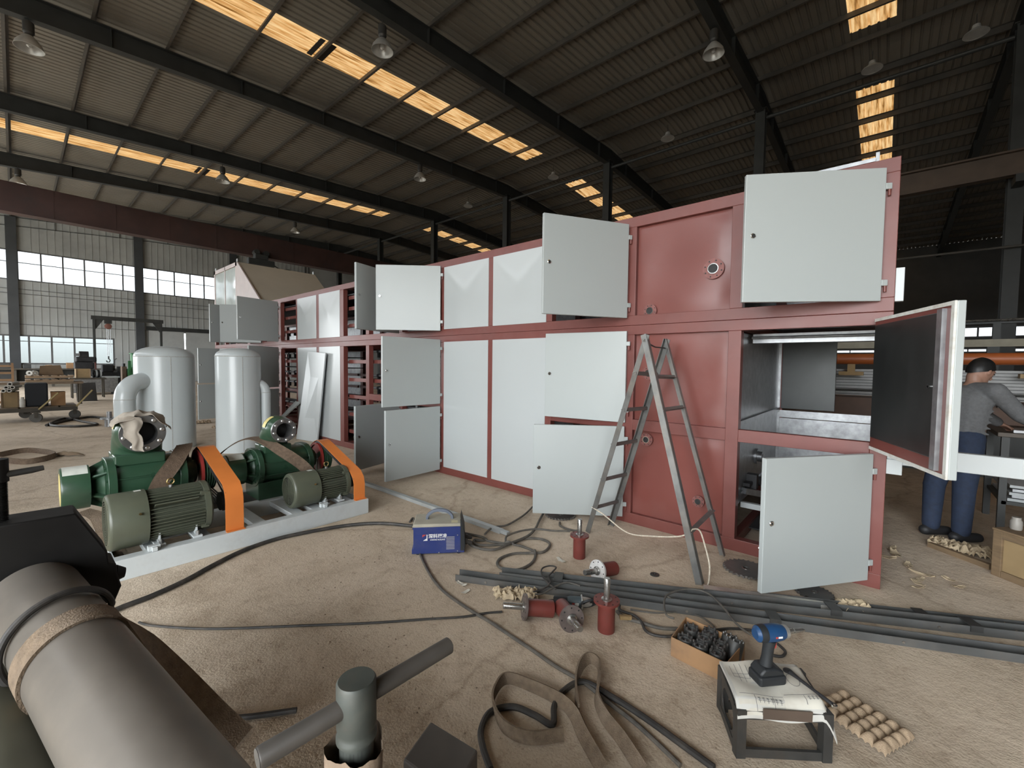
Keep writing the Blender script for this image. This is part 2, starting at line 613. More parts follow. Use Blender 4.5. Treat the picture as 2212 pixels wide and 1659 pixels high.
# ridge columns and struts
n_tr = 0
for i, y in enumerate(FRAMES):
    b = MB()
    b.box(XC-0.16, XC-0.145, y-0.15, y+0.15, 0, 10.45)
    b.box(XC+0.145, XC+0.16, y-0.15, y+0.15, 0, 10.45)
    b.box(XC-0.145, XC+0.145, y-0.006, y+0.006, 0, 10.45)
    b.box(XC-0.2, XC+0.2, y-0.2, y+0.2, 10.45, 10.475)
    b.box(XC-0.22, XC+0.22, y-0.22, y+0.22, 0, 0.03)
    o = b.build('column', m_steel, ang=0)
    tag(o, f'dark steel ridge column, number {i+1} of the row counted from behind the camera', 'column', kind='structure')
b = MB()
for i in range(len(FRAMES)-1):
    b.cyl((XC, FRAMES[i]+0.17, 10.2), (XC, FRAMES[i+1]-0.17, 10.2), 0.06, n=10)
tag(b.build('trim_1', m_steel), 'dark round tie tubes between the ridge columns', 'beam', kind='structure')

# ---------------------------------------------------------------- walls with openings
def wall_with_holes(axis, pos, a0, a1, z1fn, holes, th=0.08):
    """Wall in the plane axis=pos from a0..a1; holes = (a0,a1,z0,z1) list, merged on a grid."""
    As = sorted({a0, a1, *([XC] if a0 < XC < a1 and axis == 'y' else []), *[h[0] for h in holes], *[h[1] for h in holes]})
    Zs = sorted({0.0, *[h[2] for h in holes], *[h[3] for h in holes]})
    b = MB()
    def cell(x0, x1, za, zb0, zb1):
        p = [(x0, za), (x1, za), (x1, zb1), (x0, zb0)]
        if axis == 'x':
            b.prism(p, (pos-th/2, 0, 0), (0, 1, 0), (0, 0, 1), (1, 0, 0), th)
        else:
            b.prism(p, (0, pos-th/2, 0), (1, 0, 0), (0, 0, 1), (0, 1, 0), th)
    for i in range(len(As)-1):
        xa, xb = As[i], As[i+1]
        xm = (xa+xb)/2
        run = None
        for j in range(len(Zs)):
            za = Zs[j]
            zb = Zs[j+1] if j+1 < len(Zs) else None
            zm = (za+zb)/2 if zb else za+0.01
            if zb is None and any(h[3] > za+0.001 and h[0] < xm < h[1] for h in holes):
                continue
            hole = any(h[0] < xm < h[1] and h[2] < zm < h[3] for h in holes)
            if hole:
                continue
            if zb is None:
                cell(xa, xb, za, z1fn(xa), z1fn(xb))
            else:
                cell(xa, xb, za, zb, zb)
    return b

def ribs_on(b, axis, pos, side, a0, a1, step, z0, z1, holes, w=0.02, d=0.02):
    """Vertical seam ribs of the wall cladding, cut at the openings."""
    a = a0+step/2
    while a < a1:
        segs = [(z0, z1(a) if callable(z1) else z1)]
        for h in holes:
            if h[0]-w < a < h[1]+w:
                ns = []
                for (s0, s1) in segs:
                    if h[2] > s0: ns.append((s0, min(s1, h[2])))
                    if h[3] < s1: ns.append((max(s0, h[3]), s1))
                segs = [q for q in ns if q[1]-q[0] > 0.02]
        for (s0, s1) in segs:
            lo, hi = sorted((pos+side*0.04, pos+side*(0.04+d)))
            if axis == 'y': b.box(a-w/2, a+w/2, lo, hi, s0, s1)
            else: b.box(lo, hi, a-w/2, a+w/2, s0, s1)
        a += step
    return b

# end wall (seen at the far left)
EH = [(-5.3, 5.72, 6.25, 8.07), (5.90, 11.45, 6.25, 8.07), (11.6, 16.9, 6.25, 8.07), (-5.3, 4.42, 1.21, 3.0), (8.26, 8.34, 0.0, 3.58)]
bw = wall_with_holes('y', YB, XL, XR, roof_z, EH)
wb = bw.build('wall_back', m_wall, ang=0)
tag(wb, 'grey ribbed sheet end wall with two rows of windows', 'wall', kind='structure')
ribs_on(MB(), 'y', YB, -1, XL, XC, 0.335, 0, roof_z, EH, 0.03, 0.025).build('cladding_ribs', m_wall, wb, ang=0)
# girts and cable lines across the end wall
for z in (5.72, 5.45, 4.75, 3.62):
    MB().box(XL, XC, YB-0.09, YB-0.055, z, z+0.03).build('girt', m_winframe, wb, ang=0)
MB().box(6.1, 12.2, YB-0.22, YB-0.06, 3.68, 3.95).build('door_track', m_steel, wb, ang=0)
for (xa, xb) in ((6.2, 8.25), (8.35, 10.6)):
    d = MB()
    d.box(xa, xb, YB-0.13, YB-0.07, 0.02, 3.66)
    for z in (1.2, 2.4):
        d.box(xa, xb, YB-0.14, YB-0.13, z, z+0.02)
    d.build('sliding_door_leaf', m_wall, wb, ang=0)
# pillars on the end wall
for x in (-0.02, 5.75, 11.5):
    b = MB()
    b.box(x-0.22, x+0.22, YB-0.32, YB-0.30, 0, roof_z(x)-0.2)
    b.box(x-0.22, x+0.22, YB-0.07, YB-0.05, 0, roof_z(x)-0.2)
    b.box(x-0.01, x+0.01, YB-0.30, YB-0.07, 0, roof_z(x)-0.2)
    b.build('wall_pillar', mat('pillar_paint', (0.075, 0.08, 0.085), 0.5, 0, 0.15, 1.0), wb, ang=0)
    MB().box(x-0.2, x+0.2, YB-0.058, YB-0.045, 6.25, 8.07).build('pillar_cover', m_winframe, wb, ang=0)

n_win = 0
def window(axis, pos, a0, a1, z0, z1, mull, trans, glass, fw=0.05, label=''):
    """Framed window band: mull = mullion positions, trans = transom heights; each pane its own part."""
    global n_win
    n_win += 1
    t = thing(f'window_{n_win}', (0, 0, 0), label, 'window', kind='structure')
    def bx(b, a, c, z, zz, d0=-0.04, d1=0.04):
        if axis == 'y': b.box(a, c, pos+d0, pos+d1, z, zz)
        else: b.box(pos+d0, pos+d1, a, c, z, zz)
    fr = MB()
    bx(fr, a0, a1, z0, z0+fw); bx(fr, a0, a1, z1-fw, z1)
    bx(fr, a0, a0+fw, z0+fw, z1-fw); bx(fr, a1-fw, a1, z0+fw, z1-fw)
    fr.build('window_frame', m_winframe, t, ang=0)
    As = [a0+fw/2] + list(mull) + [a1-fw/2]
    Zs = [z0+fw/2] + list(trans) + [z1-fw/2]
    for a in mull:
        q = MB(); bx(q, a-fw/2, a+fw/2, z0+fw, z1-fw, -0.035, 0.035); q.build('mullion', m_winframe, t, ang=0)
    for z in trans:
        q = MB(); bx(q, a0+fw, a1-fw, z-0.02, z+0.02, -0.03, 0.03); q.build('transom', m_winframe, t, ang=0)
    for i in range(len(As)-1 if glass else 0):
        for j in range(len(Zs)-1):
            q = MB(); bx(q, As[i]+fw/2, As[i+1]-fw/2, Zs[j]+0.02, Zs[j+1]-0.02, -0.003, 0.003)
            q.build('pane', glass, t, ang=0)
def rng(a, b, s):
    n = int(round((b-a)/s))
    return [a+(b-a)*k/n for k in range(1, n)]
window('y', YB, -5.3, 5.72, 6.25, 8.07, [-4.4, -3.45, -2.5, -1.5, -0.6, 0.2, 1.16, 2.10, 3.07, 4.01, 4.93], [7.33], m_glass_dimmed, fw=0.075, label='long bright upper window band at the far left end of the hall')
window('y', YB, 5.90, 11.45, 6.25, 8.07, [6.80, 7.75, 8.70, 9.57, 10.5], [7.33], m_glass_dimmed, fw=0.075, label='bright upper window band just left of the tan sloped hood')
window('y', YB, 11.6, 16.9, 6.25, 8.07, rng(11.6, 16.9, 0.94), [7.33], m_glass_dimmed, fw=0.075, label='upper window band hidden behind the tan hood')
window('y', YB, -5.3, 4.42, 1.21, 3.0, [-4.2, -3.2, -2.2, -1.2, -0.46, 0.0, 0.55, 1.50, 2.50, 3.44], [2.62], m_glass_dimmed_low, fw=0.09, label='low window band behind the cluttered benches at the end wall')

# left wall (beside the camera, never in view): gate, added far opening and window bands let the daylight in
LH = [(GATE[0], GATE[1], 0.0, GATE[2]), (FILL_OPENING[0], FILL_OPENING[1], 0.0, FILL_OPENING[2]), (2.8, 39.2, 6.25, 8.07), (14.8, 22.7, 1.2, 3.0)]
wl_ = wall_with_holes('x', XL, YN, YB, lambda y: roof_z(XL), LH)
tag(wl_.build('wall_left', m_wall, ang=0), 'grey sheet side wall with an open gate and window bands', 'wall', kind='structure')
window('x', XL, 2.8, 39.2, 6.25, 8.07, rng(2.8, 39.2, 2.0), [7.33], None, label='upper window band of the side wall beside the camera')
window('x', XL, 14.8, 22.7, 1.2, 3.0, rng(14.8, 22.7, 2.0), [2.62], None, label='lower window band of the side wall beside the camera')
# near wall behind the camera and far right wall
nw = wall_with_holes('y', YN, XL, XR, roof_z, [])
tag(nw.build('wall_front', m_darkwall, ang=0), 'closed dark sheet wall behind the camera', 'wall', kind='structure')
RH = [(-8.0, 4.0, 3.6, 4.32), (-8.0, 4.0, 2.66, 2.92)]
rw = wall_with_holes('x', XR, YN, YB, lambda y: roof_z(XR), RH)
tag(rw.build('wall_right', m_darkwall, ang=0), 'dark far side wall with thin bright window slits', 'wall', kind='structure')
window('x', XR, -8.0, 4.0, 3.6, 4.32, rng(-8, 4, 1.25), [], m_glass_dimmed, fw=0.09, label='narrow bright window band high on the far right wall')
window('x', XR, -8.0, 4.0, 2.66, 2.92, rng(-8, 4, 1.9), [], m_glass_dimmed, fw=0.06, label='thin bright window slit low on the far right wall')
# ---------------------------------------------------------------- overhead crane and lamps
cr = wthing('bridge_crane', (5.5, 24.25, 6.8), 'brown overhead crane girder spanning the hall below the roof', 'crane')
b = MB()
b.box(XL+0.75, 16.55, 24.03, 24.045, 6.84, 7.86); b.box(XL+0.75, 16.55, 24.455, 24.47, 6.84, 7.86)
b.build('girder_web', m_brownbeam, cr, ang=0)
MB().box(XL+0.75, 16.55, 24.0, 24.5, 7.86, 7.885).build('girder_flange', m_brownbeam, cr, ang=0)
MB().box(XL+0.75, 16.55, 24.0, 24.5, 6.815, 6.84).build('girder_flange', m_brownbeam, cr, ang=0)
for x in (XL+0.55, 16.55):
    MB().box(x, x+0.22, 22.9, 25.6, 6.9, 7.3).build('end_carriage', m_brownbeam, cr, ang=0)
for k in range(12):
    x = XL+1.6+k*1.75
    MB().box(x, x+0.012, 24.02, 24.03, 6.84, 7.86).build('web_stiffener', m_brownbeam, cr, ang=0)
ho = wthing('chain_hoist', (8.1, 23.75, 6.3), 'dark hoist trolley hanging under the brown crane girder', 'hoist')
b = MB(); b.box(7.55, 8.75, 23.62, 23.92, 6.32, 6.62); b.box(7.85, 8.45, 23.60, 23.95, 6.62, 6.86)
b.build('hoist_body', m_steel, ho, ang=0, bevel=0.03)
for x in (7.95, 8.38):
    MB().cyl((x, 23.66, 6.95), (x, 23.99, 6.95), 0.13, n=20).build('hoist_wheel', m_steel, ho)
MB().tube(spline([(8.75, 23.8, 6.45), (9.1, 23.8, 6.30), (9.5, 23.8, 6.34), (9.75, 23.8, 6.2)], 6), 0.03, 6).build('hoist_cable', m_steel, ho)
for nm, x, lab in (('right', 16.70, 'crane runway beam on the ridge columns'), ('left', XL+0.5, 'crane runway beam along the side wall')):
    b = MB(); b.box(x-0.13, x+0.13, YN, YB-0.4, 7.02, 7.04); b.box(x-0.13, x+0.13, YN, YB-0.4, 6.44, 6.46); b.box(x-0.006, x+0.006, YN, YB-0.4, 6.46, 7.02)
    b.box(x-0.03, x+0.03, YN, YB-0.4, 7.04, 7.10)
    if nm == 'left':
        pass
    o = b.build('trim_2' if nm == 'right' else 'trim_3', mat('runway_brown', (0.10, 0.070, 0.050), 0.6, 0, 0.2, 2), ang=0)
    tag(o, lab, 'beam', kind='structure')
for i, y in enumerate(FRAMES[:-1]):
    MB().box(16.56, XC-0.16, y-0.10, y+0.10, 6.25, 6.44).build('bracket', m_steel, bpy.data.objects['trim_2'], ang=0)
o = MB().cyl((16.95, YN, 4.72), (16.95, YB-0.5, 4.72), 0.03, n=8).build('trim_4', m_purlin)
tag(o, 'thin conduit tube running along the ridge columns', 'pipe', kind='structure')

m_lampb = mat('lamp_housing', (0.06, 0.058, 0.055), 0.5)
m_lampw = mat('lamp_reflector', (0.60, 0.59, 0.56), 0.35, 0.3, 0.1, 5)
def bay_lamp(x, y, zb, label, first=[None]):
    zt = roof_z(x)-0.20
    if first[0] is None:
        l = wthing('high_bay_lamp', (x, y, zb), label, 'lamp', 'pendant high bay lamps')
        MB().lathe([(0.09, 0.60), (0.10, 0.58), (0.10, 0.36), (0.07, 0.32), (0.09, 0.27)], (x, y, zb), (0, 0, 1), 20).build('ballast_housing', m_lampb, l)
        MB().lathe([(0.09, 0.28), (0.16, 0.20), (0.23, 0.10), (0.26, 0.0), (0.252, 0.0), (0.22, 0.10), (0.15, 0.19), (0.08, 0.26)], (x, y, zb), (0, 0, 1), 28, closed=True).build('reflector', m_lampw, l)
        MB().lathe([(0.02, 0.20), (0.055, 0.13), (0.05, 0.06), (0.01, 0.03)], (x, y, zb), (0, 0, 1), 14).build('bulb', m_lampw, l)
        MB().cyl((x, y, zb+0.60), (x, y, zb+0.74), 0.010, n=6).build('hanger', m_lampb, l)
        first[0] = (l, x, y, zb)
        return l
    src = first[0][0]
    l = copy_tree(src)
    l.location = (x, y, zb)
    l['label'] = label
    return l
for x, y, lab in ((0.39, 15.5, 'pendant lamp near the top left corner'), (6.08, 9.6, 'pendant lamp under the second rafter, right of the long skylight'), (0.25, 27.55, 'pendant lamp far left above the crane girder'),
                  (5.95, 21.55, 'pendant lamp below the far skylight strip'), (11.65, 15.5, 'pendant lamp under the rafter left of the ridge columns'), (11.9, 3.62, 'pendant lamp in the dark right part of the roof'), (11.4, 27.6, 'smallest pendant lamp above the crane girder')):
    bay_lamp(x, y, roof_z(x)-1.36, lab)
for i, (y, lab) in enumerate(((6.8, 'lamp on the ridge tie between the nearest visible columns'), (12.3, 'lamp on the ridge tie above the second column gap'), (18.2, 'lamp on the ridge tie above the third column gap'), (0.63, 'lamp on the ridge tie beside the right skylight'), (-1.5, 'lamp on the ridge tie at the top right corner'))):
    l = wthing('ridge_lamp', (XC-0.28, y, 10.47), lab, 'lamp', 'flat lamps along the ridge')
    MB().lathe([(0.08, 0.24), (0.10, 0.14), (0.24, 0.04), (0.26, 0.0), (0.25, 0.0), (0.23, 0.035), (0.09, 0.12)], (XC-0.28, y, 10.47), (0, 0, 1), 24, caps=True).build('reflector', m_lampw, l)
    MB().lathe([(0.25, 0.004), (0.001, 0.002)], (XC-0.28, y, 10.47), (0, 0, 1), 24, caps=False).build('lens', m_lampw, l)
    MB().cyl((XC-0.28, y, 10.70), (XC-0.28, y, roof_z(XC)-0.19), 0.01, n=6).build('hanger', m_lampb, l)
# ---------------------------------------------------------------- paints of the drying line
m_red = mat('red_oxide_primer', (0.160, 0.046, 0.037), 0.42, 0, 0.10, 3.0, dirt=(0.20, 0.085, 0.074), dscale=1.6, damt=0.45)
m_redpanel = mat('red_oxide_sheet', (0.172, 0.050, 0.040), 0.33, 0, 0.10, 1.5, dirt=(0.215, 0.095, 0.083), dscale=1.1, damt=0.55)
m_white = mat('white_panel_paint', (0.440, 0.465, 0.465), 0.30, 0, 0.01, 1.2, rvar=0.0)
m_doorw = mat('pale_grey_door_paint', (0.385, 0.412, 0.405), 0.36, 0, 0.01, 1.5, rvar=0.0)
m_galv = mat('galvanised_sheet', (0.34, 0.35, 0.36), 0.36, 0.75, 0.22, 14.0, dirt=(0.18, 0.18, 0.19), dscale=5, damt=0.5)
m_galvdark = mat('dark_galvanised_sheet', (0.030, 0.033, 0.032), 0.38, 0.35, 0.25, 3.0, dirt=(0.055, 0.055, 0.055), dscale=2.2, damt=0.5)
m_foam = mat('raw_foam_edge', (0.62, 0.62, 0.58), 0.8, 0, 0.08, 20, dirt=(0.35, 0.25, 0.18), dscale=9, damt=0.5)
m_chrome = mat('chrome', (0.72, 0.72, 0.71), 0.15, 1.0, 0.04)
m_black = mat('black_rubber', (0.012, 0.012, 0.012), 0.6)
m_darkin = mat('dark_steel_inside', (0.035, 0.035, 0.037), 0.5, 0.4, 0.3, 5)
m_pipeg = mat('grey_pipe', (0.36, 0.37, 0.38), 0.35, 0.6, 0.15, 8)

X0, XB, ML = 3.815, 5.85, 14.78        # front plane, back plane, length
line_ = wthing('drying_line', (X0, 0, 0), 'long red oxide steel drying line with pale grey panels and open doors', 'machine')
POSTS = [(-0.03, 0.06), (0.88, 0.976), (1.79, 1.87), (2.745, 2.825), (3.62, 3.705), (4.53, 4.61), (5.50, 5.59),
         (6.43, 6.53), (7.27, 7.40), (8.20, 8.32), (9.16, 9.24), (10.02, 10.14), (11.03, 11.12), (11.93, 12.02), (12.86, 12.95), (13.8, 13.9), (14.68, ML)]
RAILS = [(0.0, 0.1), (1.80, 1.8865), (1.8885, 1.98), (2.80, 2.895)]
for (a, b_) in POSTS:
    for (za, zb) in ((0.1, 1.80), (1.98, 2.80)):
        MB().box(X0, X0+0.08, a, b_, za, zb).build('post', m_red, line_, ang=0, bevel=0.003)
        MB().box(XB-0.08, XB, a, b_, za, zb).build('post', m_red, line_, ang=0)
for (za, zb) in RAILS:
    MB().box(X0, X0+0.08, -0.03, ML, za, zb).build('rail', m_red, line_, ang=0, bevel=0.003)
    MB().box(XB-0.08, XB, -0.03, ML, za, zb).build('rail', m_red, line_, ang=0)
# cross members front to back at every post
for (a, b_) in POSTS:
    for (za, zb) in RAILS:
        MB().box(X0+0.08, XB-0.08, a, a+0.06, za+0.01, zb-0.01).build('cross_member', m_red, line_, ang=0)
# middle rails at 0.9-1.0 in the bays with doors or red panels
for (a, b_) in ((0.06, 0.88), (0.976, 1.79), (1.87, 2.745), (4.61, 5.50), (5.59, 6.43), (10.14, 11.03), (11.12, 11.93), (12.02, 12.86), (12.95, 13.8)):
    MB().box(X0, X0+0.06, a, b_, 0.9, 1.0).build('middle_rail', m_red, line_, ang=0, bevel=0.003)

# red infill sheets of the second bay, with flanged ports
def red_panel(z0, z1, ports):
    def fn(u, v):
        y, z = 0.976+0.814*u, z0+(z1-z0)*v
        e = min(1.0, 9*min(u, 1-u))*min(1.0, 9*min(v, 1-v))
        w_ = e*0.006*(sin(7*u+3*v+z0*4)+0.7*sin(5*v-4*u+z0*7))
        return Vector((X0+0.045+w_, y, z))
    p = MB().grid(fn, 26, 26, (0.004, 0, 0)).build('red_panel', m_redpanel, line_, ang=60)
    for (y, z, r, seed) in ports:
        rg = MB()
        rg.lathe([(r*0.52, 0.012), (r*1.0, 0.012), (r*1.0, 0.0), (r*0.52, 0.0)], (X0+0.033, y, z), (-1, 0, 0), 28, closed=True)
        rg.build('port_ring', mat('port_ring_paint', (0.20, 0.075, 0.065), 0.5, 0.2, 0.2, 30), p)
        MB().lathe([(r*0.52, 0.018), (r*0.52, -0.01), (r*0.44, -0.01), (r*0.44, 0.018)], (X0+0.028, y, z), (-1, 0, 0), 24, closed=True).build('port_sleeve', m_chrome, p)
        MB().lathe([(r*0.44, 0.0), (0.001, 0.0)], (X0+0.019, y, z), (-1, 0, 0), 20, caps=False).build('port_hole', m_black, p)
        bb = MB()
        for k in range(8):
            th = k*pi/4+0.3
            bb.cyl((X0+0.022, y+cos(th)*r*0.8, z+sin(th)*r*0.8), (X0+0.017, y+cos(th)*r*0.8, z+sin(th)*r*0.8), r*0.07, n=8)
        bb.build('port_bolts', m_black, p)
red_panel(1.98, 2.80, [(1.115, 2.325, 0.085, 1), (1.655, 2.015, 0.062, 2)])
red_panel(1.00, 1.80, [(1.655, 1.44, 0.06, 3)])
red_panel(0.10, 0.90, [(1.66, 0.82, 0.06, 4), (1.18, 0.34, 0.05, 5)])

# white fixed sheets
def white_panel(y0, y1, z0, z1, seed):
    def fn(u, v):
        e = min(u, 1-u, 0.5)*min(v, 1-v, 0.5)*4
        tall = (z1-z0) > 1.2
        a = 0.006 if tall else 0.011
        w_ = a*e
        # creases running in from the upper corners
        for cu in (0.0, 1.0):
            dx, dz = abs(u-cu), (1-v)*(z1-z0)/(y1-y0)
            ang = atan2(dz, dx+1e-6)
            rr = hypot(dx, dz)
            if not tall:
                w_ += 0.008*math.exp(-((ang-0.75)/0.16)**2)*math.exp(-((rr-0.45)/0.3)**2)
        if not tall:
            w_ += 0.006*math.exp(-((v-0.12)/0.1)**2)*math.exp(-((u-0.5)/0.3)**2)*sin(seed)
        return Vector((X0-0.004-w_, y0+(y1-y0)*u, z0+(z1-z0)*v))
    MB().grid(fn, 24, 30, (0.012, 0, 0)).build('white_panel', m_white, line_, ang=50)
for i, (a, b_) in enumerate(((2.825, 3.62), (3.705, 4.53), (7.40, 8.20), (8.32, 9.16))):
    white_panel(a-0.005, b_+0.005, 1.975, 2.805, i+1.3)
    white_panel(a-0.005, b_+0.005, 0.095, 1.805, i+2.1)

# doors
def lock_part(parent, y, z):
    l = MB()
    l.lathe([(0.017, 0), (0.017, 0.004), (0.013, 0.007), (0.0075, 0.007), (0.0075, 0.002)], (-0.002, y, z), (-1, 0, 0), 20, caps=False)
    l.build('lock', m_chrome, parent)
    MB().lathe([(0.0075, 0.003), (0.0005, 0.003)], (-0.002, y, z), (-1, 0, 0), 12, caps=False).build('lock_core', m_black, parent)
    MB().box(0.034, 0.040, y-0.008, y+0.05, z-0.012, z+0.012).build('lock_cam', m_chrome, parent, ang=0)
DW, DH, DT = 0.875, 0.87, 0.034
def door(hy, z0, ang, h=DH, lockz=None, dark=False):
    d = MB()
    d.box(0.0, DT, 0.012, DW, 0.0, h)
    o = d.build('door', m_doorw, line_, ang=0, bevel=0.004)
    o.matrix_parent_inverse = Matrix.Identity(4)
    o.location = (3.785-X0, hy, z0)
    o.rotation_euler = (0, 0, radians(ang))
    # inner lining and foam edge
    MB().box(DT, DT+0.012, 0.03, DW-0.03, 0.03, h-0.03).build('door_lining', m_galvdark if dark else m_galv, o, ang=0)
    lock_part(o, DW-0.055, (lockz or h*0.52))
    for zz in (0.12, h-0.12):
        MB().box(-0.004, 0.016, -0.022, 0.014, zz-0.02, zz+0.02).build('hinge', m_doorw, o, ang=0, bevel=0.003)
        MB().cyl((0.006, -0.012, zz-0.06), (0.006, -0.012, zz-0.02), 0.009, n=10).build('hinge_pin', m_red, o)
    return o
for hy, ups in ((0.028, (32.3, None, 53.9)), (1.842, (60.0, 8.6, 36.5)), (4.56, (43.5, 87.0, 91.5)), (5.52, (106.5, None, 105.0)),
                (10.05, (103.0, 122.0, 119.0)), (11.07, (52.0, None, 20.0)), (11.95, (104.0, 28.0, 14.0)), (12.98, (None, 104.0, 102.0))):
    for z0, a in zip((1.955, 0.965, 0.06), ups):
        if a is not None:
            door(hy, z0, a)
# the dark lined door swung right round past the end of the line
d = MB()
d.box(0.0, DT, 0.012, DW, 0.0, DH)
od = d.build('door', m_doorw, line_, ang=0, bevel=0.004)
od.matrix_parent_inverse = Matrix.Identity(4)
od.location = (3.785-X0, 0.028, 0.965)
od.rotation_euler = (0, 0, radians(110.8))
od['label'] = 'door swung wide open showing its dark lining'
fr = MB()
fr.box(DT, DT+0.010, 0.015, DW-0.002, 0.0, 0.020); fr.box(DT, DT+0.010, 0.015, DW-0.002, DH-0.020, DH)
fr.box(DT, DT+0.010, DW-0.028, DW-0.002, 0.020, DH-0.020)
fr.build('door_edge_foam', m_foam, od, ang=0)
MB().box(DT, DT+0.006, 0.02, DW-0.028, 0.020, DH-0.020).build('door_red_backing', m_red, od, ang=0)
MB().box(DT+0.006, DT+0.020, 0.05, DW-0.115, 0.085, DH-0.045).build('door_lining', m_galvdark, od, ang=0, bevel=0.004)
MB().box(DT+0.006, DT+0.026, DW-0.112, DW-0.068, 0.03, DH-0.03).build('door_bright_strip', m_galv, od, ang=0)
MB().lathe([(0.012, 0), (0.012, 0.012), (0.006, 0.012)], (DT+0.019, DW-0.15, 0.45), (1, 0, 0), 14, caps=False).build('lock_back', m_chrome, od)
for zz in (0.12, DH-0.12):
    MB().box(-0.004, 0.016, -0.022, 0.014, zz-0.02, zz+0.02).build('hinge', m_doorw, od, ang=0)

# end of the line: white edge trims and side rail running on past the end
MB().box(X0+0.002, X0+0.05, -0.075, -0.03, 1.95, 2.17).build('end_bracket', m_white, line_, ang=0, bevel=0.003)
MB().box(X0+0.002, X0+0.05, -0.11, -0.03, 0.80, 0.90).build('end_bracket', m_white, line_, ang=0, bevel=0.003)
MB().box(X0+0.02, X0+0.07, -2.3, -0.031, 0.865, 0.985).build('outfeed_rail', m_white, line_, ang=0, bevel=0.004)
for y in (-2.2,):
    for x in (X0+0.03,):
        MB().box(x, x+0.05, y, y+0.05, 0.0, 0.865).build('outfeed_leg', m_white, line_, ang=0)
# loose flat bar lying on the top rail
ts = MB().box(X0+0.0, X0+0.05, 0.10, 0.62, 2.896, 2.921).box(X0+0.02, X0+0.03, 0.08, 0.10, 2.896, 2.96).build('steel_strip', m_galv, ang=0)
tag(ts, 'bent galvanised strip lying on the top corner of the line above the large door', 'strip')

# insides of the first bay: galvanised partition, back wall, rails, inner door
MB().box(X0+0.08, XB-0.09, 0.925, 0.945, 0.38, 1.80).build('partition', m_galv, line_, ang=0)
MB().box(X0+0.08, XB-0.09, 0.90, 0.925, 1.01, 1.05).build('partition_rail', m_galv, line_, ang=0)
MB().box(X0+0.08, XB-0.09, 0.905, 0.925, 0.34, 0.42).build('partition_rail', m_galv, line_, ang=0)
MB().box(XB-0.10, XB-0.05, 0.90, 0.99, 0.1, 1.80).build('inner_stud', m_galv, line_, ang=0)
MB().box(XB-0.10, XB-0.05, -0.03, 0.90, 0.94, 1.02).build('inner_rail', m_galv, line_, ang=0)
MB().box(XB-0.085, XB-0.07, -0.03, 0.90, 0.42, 0.93).build('inner_panel', m_galv, line_, ang=0)
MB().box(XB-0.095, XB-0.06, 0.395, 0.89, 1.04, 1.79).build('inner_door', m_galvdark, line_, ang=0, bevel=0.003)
MB().box(X0+0.5, X0+0.62, -0.02, 0.90, 1.72, 1.80).build('top_duct', m_galv, line_, ang=0)
MB().cyl((X0+0.46, -0.02, 1.765), (X0+0.46, 0.90, 1.765), 0.012, n=10).build('top_shaft', m_galv, line_)
b = MB()
b.lathe([(0.075, 0.0), (0.075, 0.02), (0.05, 0.02), (0.05, 0.06), (0.03, 0.06), (0.03, 0.01)], (4.72, 0.925, 0.64), (0, -1, 0), 28, caps=False)
b.build('inner_flange', m_galv, line_)
b = MB()
b.box(4.25, 4.62, 0.87, 0.925, 0.44, 0.47); b.box(4.36, 4.44, 0.84, 0.925, 0.40, 0.53); b.cyl((4.55, 0.93, 0.44), (4.55, 0.84, 0.44), 0.045, n=14)
b.build('chain_tensioner', m_darkin, line_)
MB().box(X0+0.25, X0+0.29, 0.30, 0.90, 0.30, 0.345).build('inner_angle', m_white, line_, ang=0)
MB().bar((X0+0.35, 0.9, 0.42), (XB-0.3, 0.3, 0.05), 0.05, 0.05).build('inner_brace', m_galv, line_)
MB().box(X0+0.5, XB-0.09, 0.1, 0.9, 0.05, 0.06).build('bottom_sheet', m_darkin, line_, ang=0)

# insides of the open bays: conveyor supports, pipes with collars, dark back sheets
for (a, b_) in ((4.61, 7.27), (9.24, 10.02), (10.14, 14.68), (1.87, 2.745)):
    for z in (0.28, 0.59, 0.91, 1.21, 1.53, 2.17, 2.47, 2.66):
        MB().box(X0+0.10, X0+0.14, a, b_, z-0.03, z+0.03).build('support_angle', m_red, line_, ang=0)
        MB().box(XB-0.16, XB-0.12, a, b_, z-0.03, z+0.03).build('support_angle', m_red, line_, ang=0)
    k = 0
    for z in (0.55, 1.05, 1.28, 1.72, 2.25):
        x = X0+0.55
        MB().cyl((x, a, z), (x, b_, z), 0.02, n=10).build('shaft', m_pipeg, line_)
        cb = MB()
        y = a+0.15
        while y < b_-0.1:
            cb.cyl((x, y, z), (x, y+0.05, z), 0.035, n=12)
            cb.box(x-0.03, x+0.03, y+0.01, y+0.03, z-0.11, z)
            y += 0.32
        cb.build('shaft_collars', m_darkin, line_)
    for z in (0.42, 0.74, 1.38, 1.62, 2.05):
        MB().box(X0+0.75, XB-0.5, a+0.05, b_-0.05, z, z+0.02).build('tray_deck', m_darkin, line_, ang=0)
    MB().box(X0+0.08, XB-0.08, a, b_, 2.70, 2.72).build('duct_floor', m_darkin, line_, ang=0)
    y = a+0.45
    while y < b_:
        MB().box(X0+0.62, X0+0.66, y, y+0.05, 0.2, 1.8).build('inner_upright', m_pipeg, line_, ang=0)
        y += 0.9
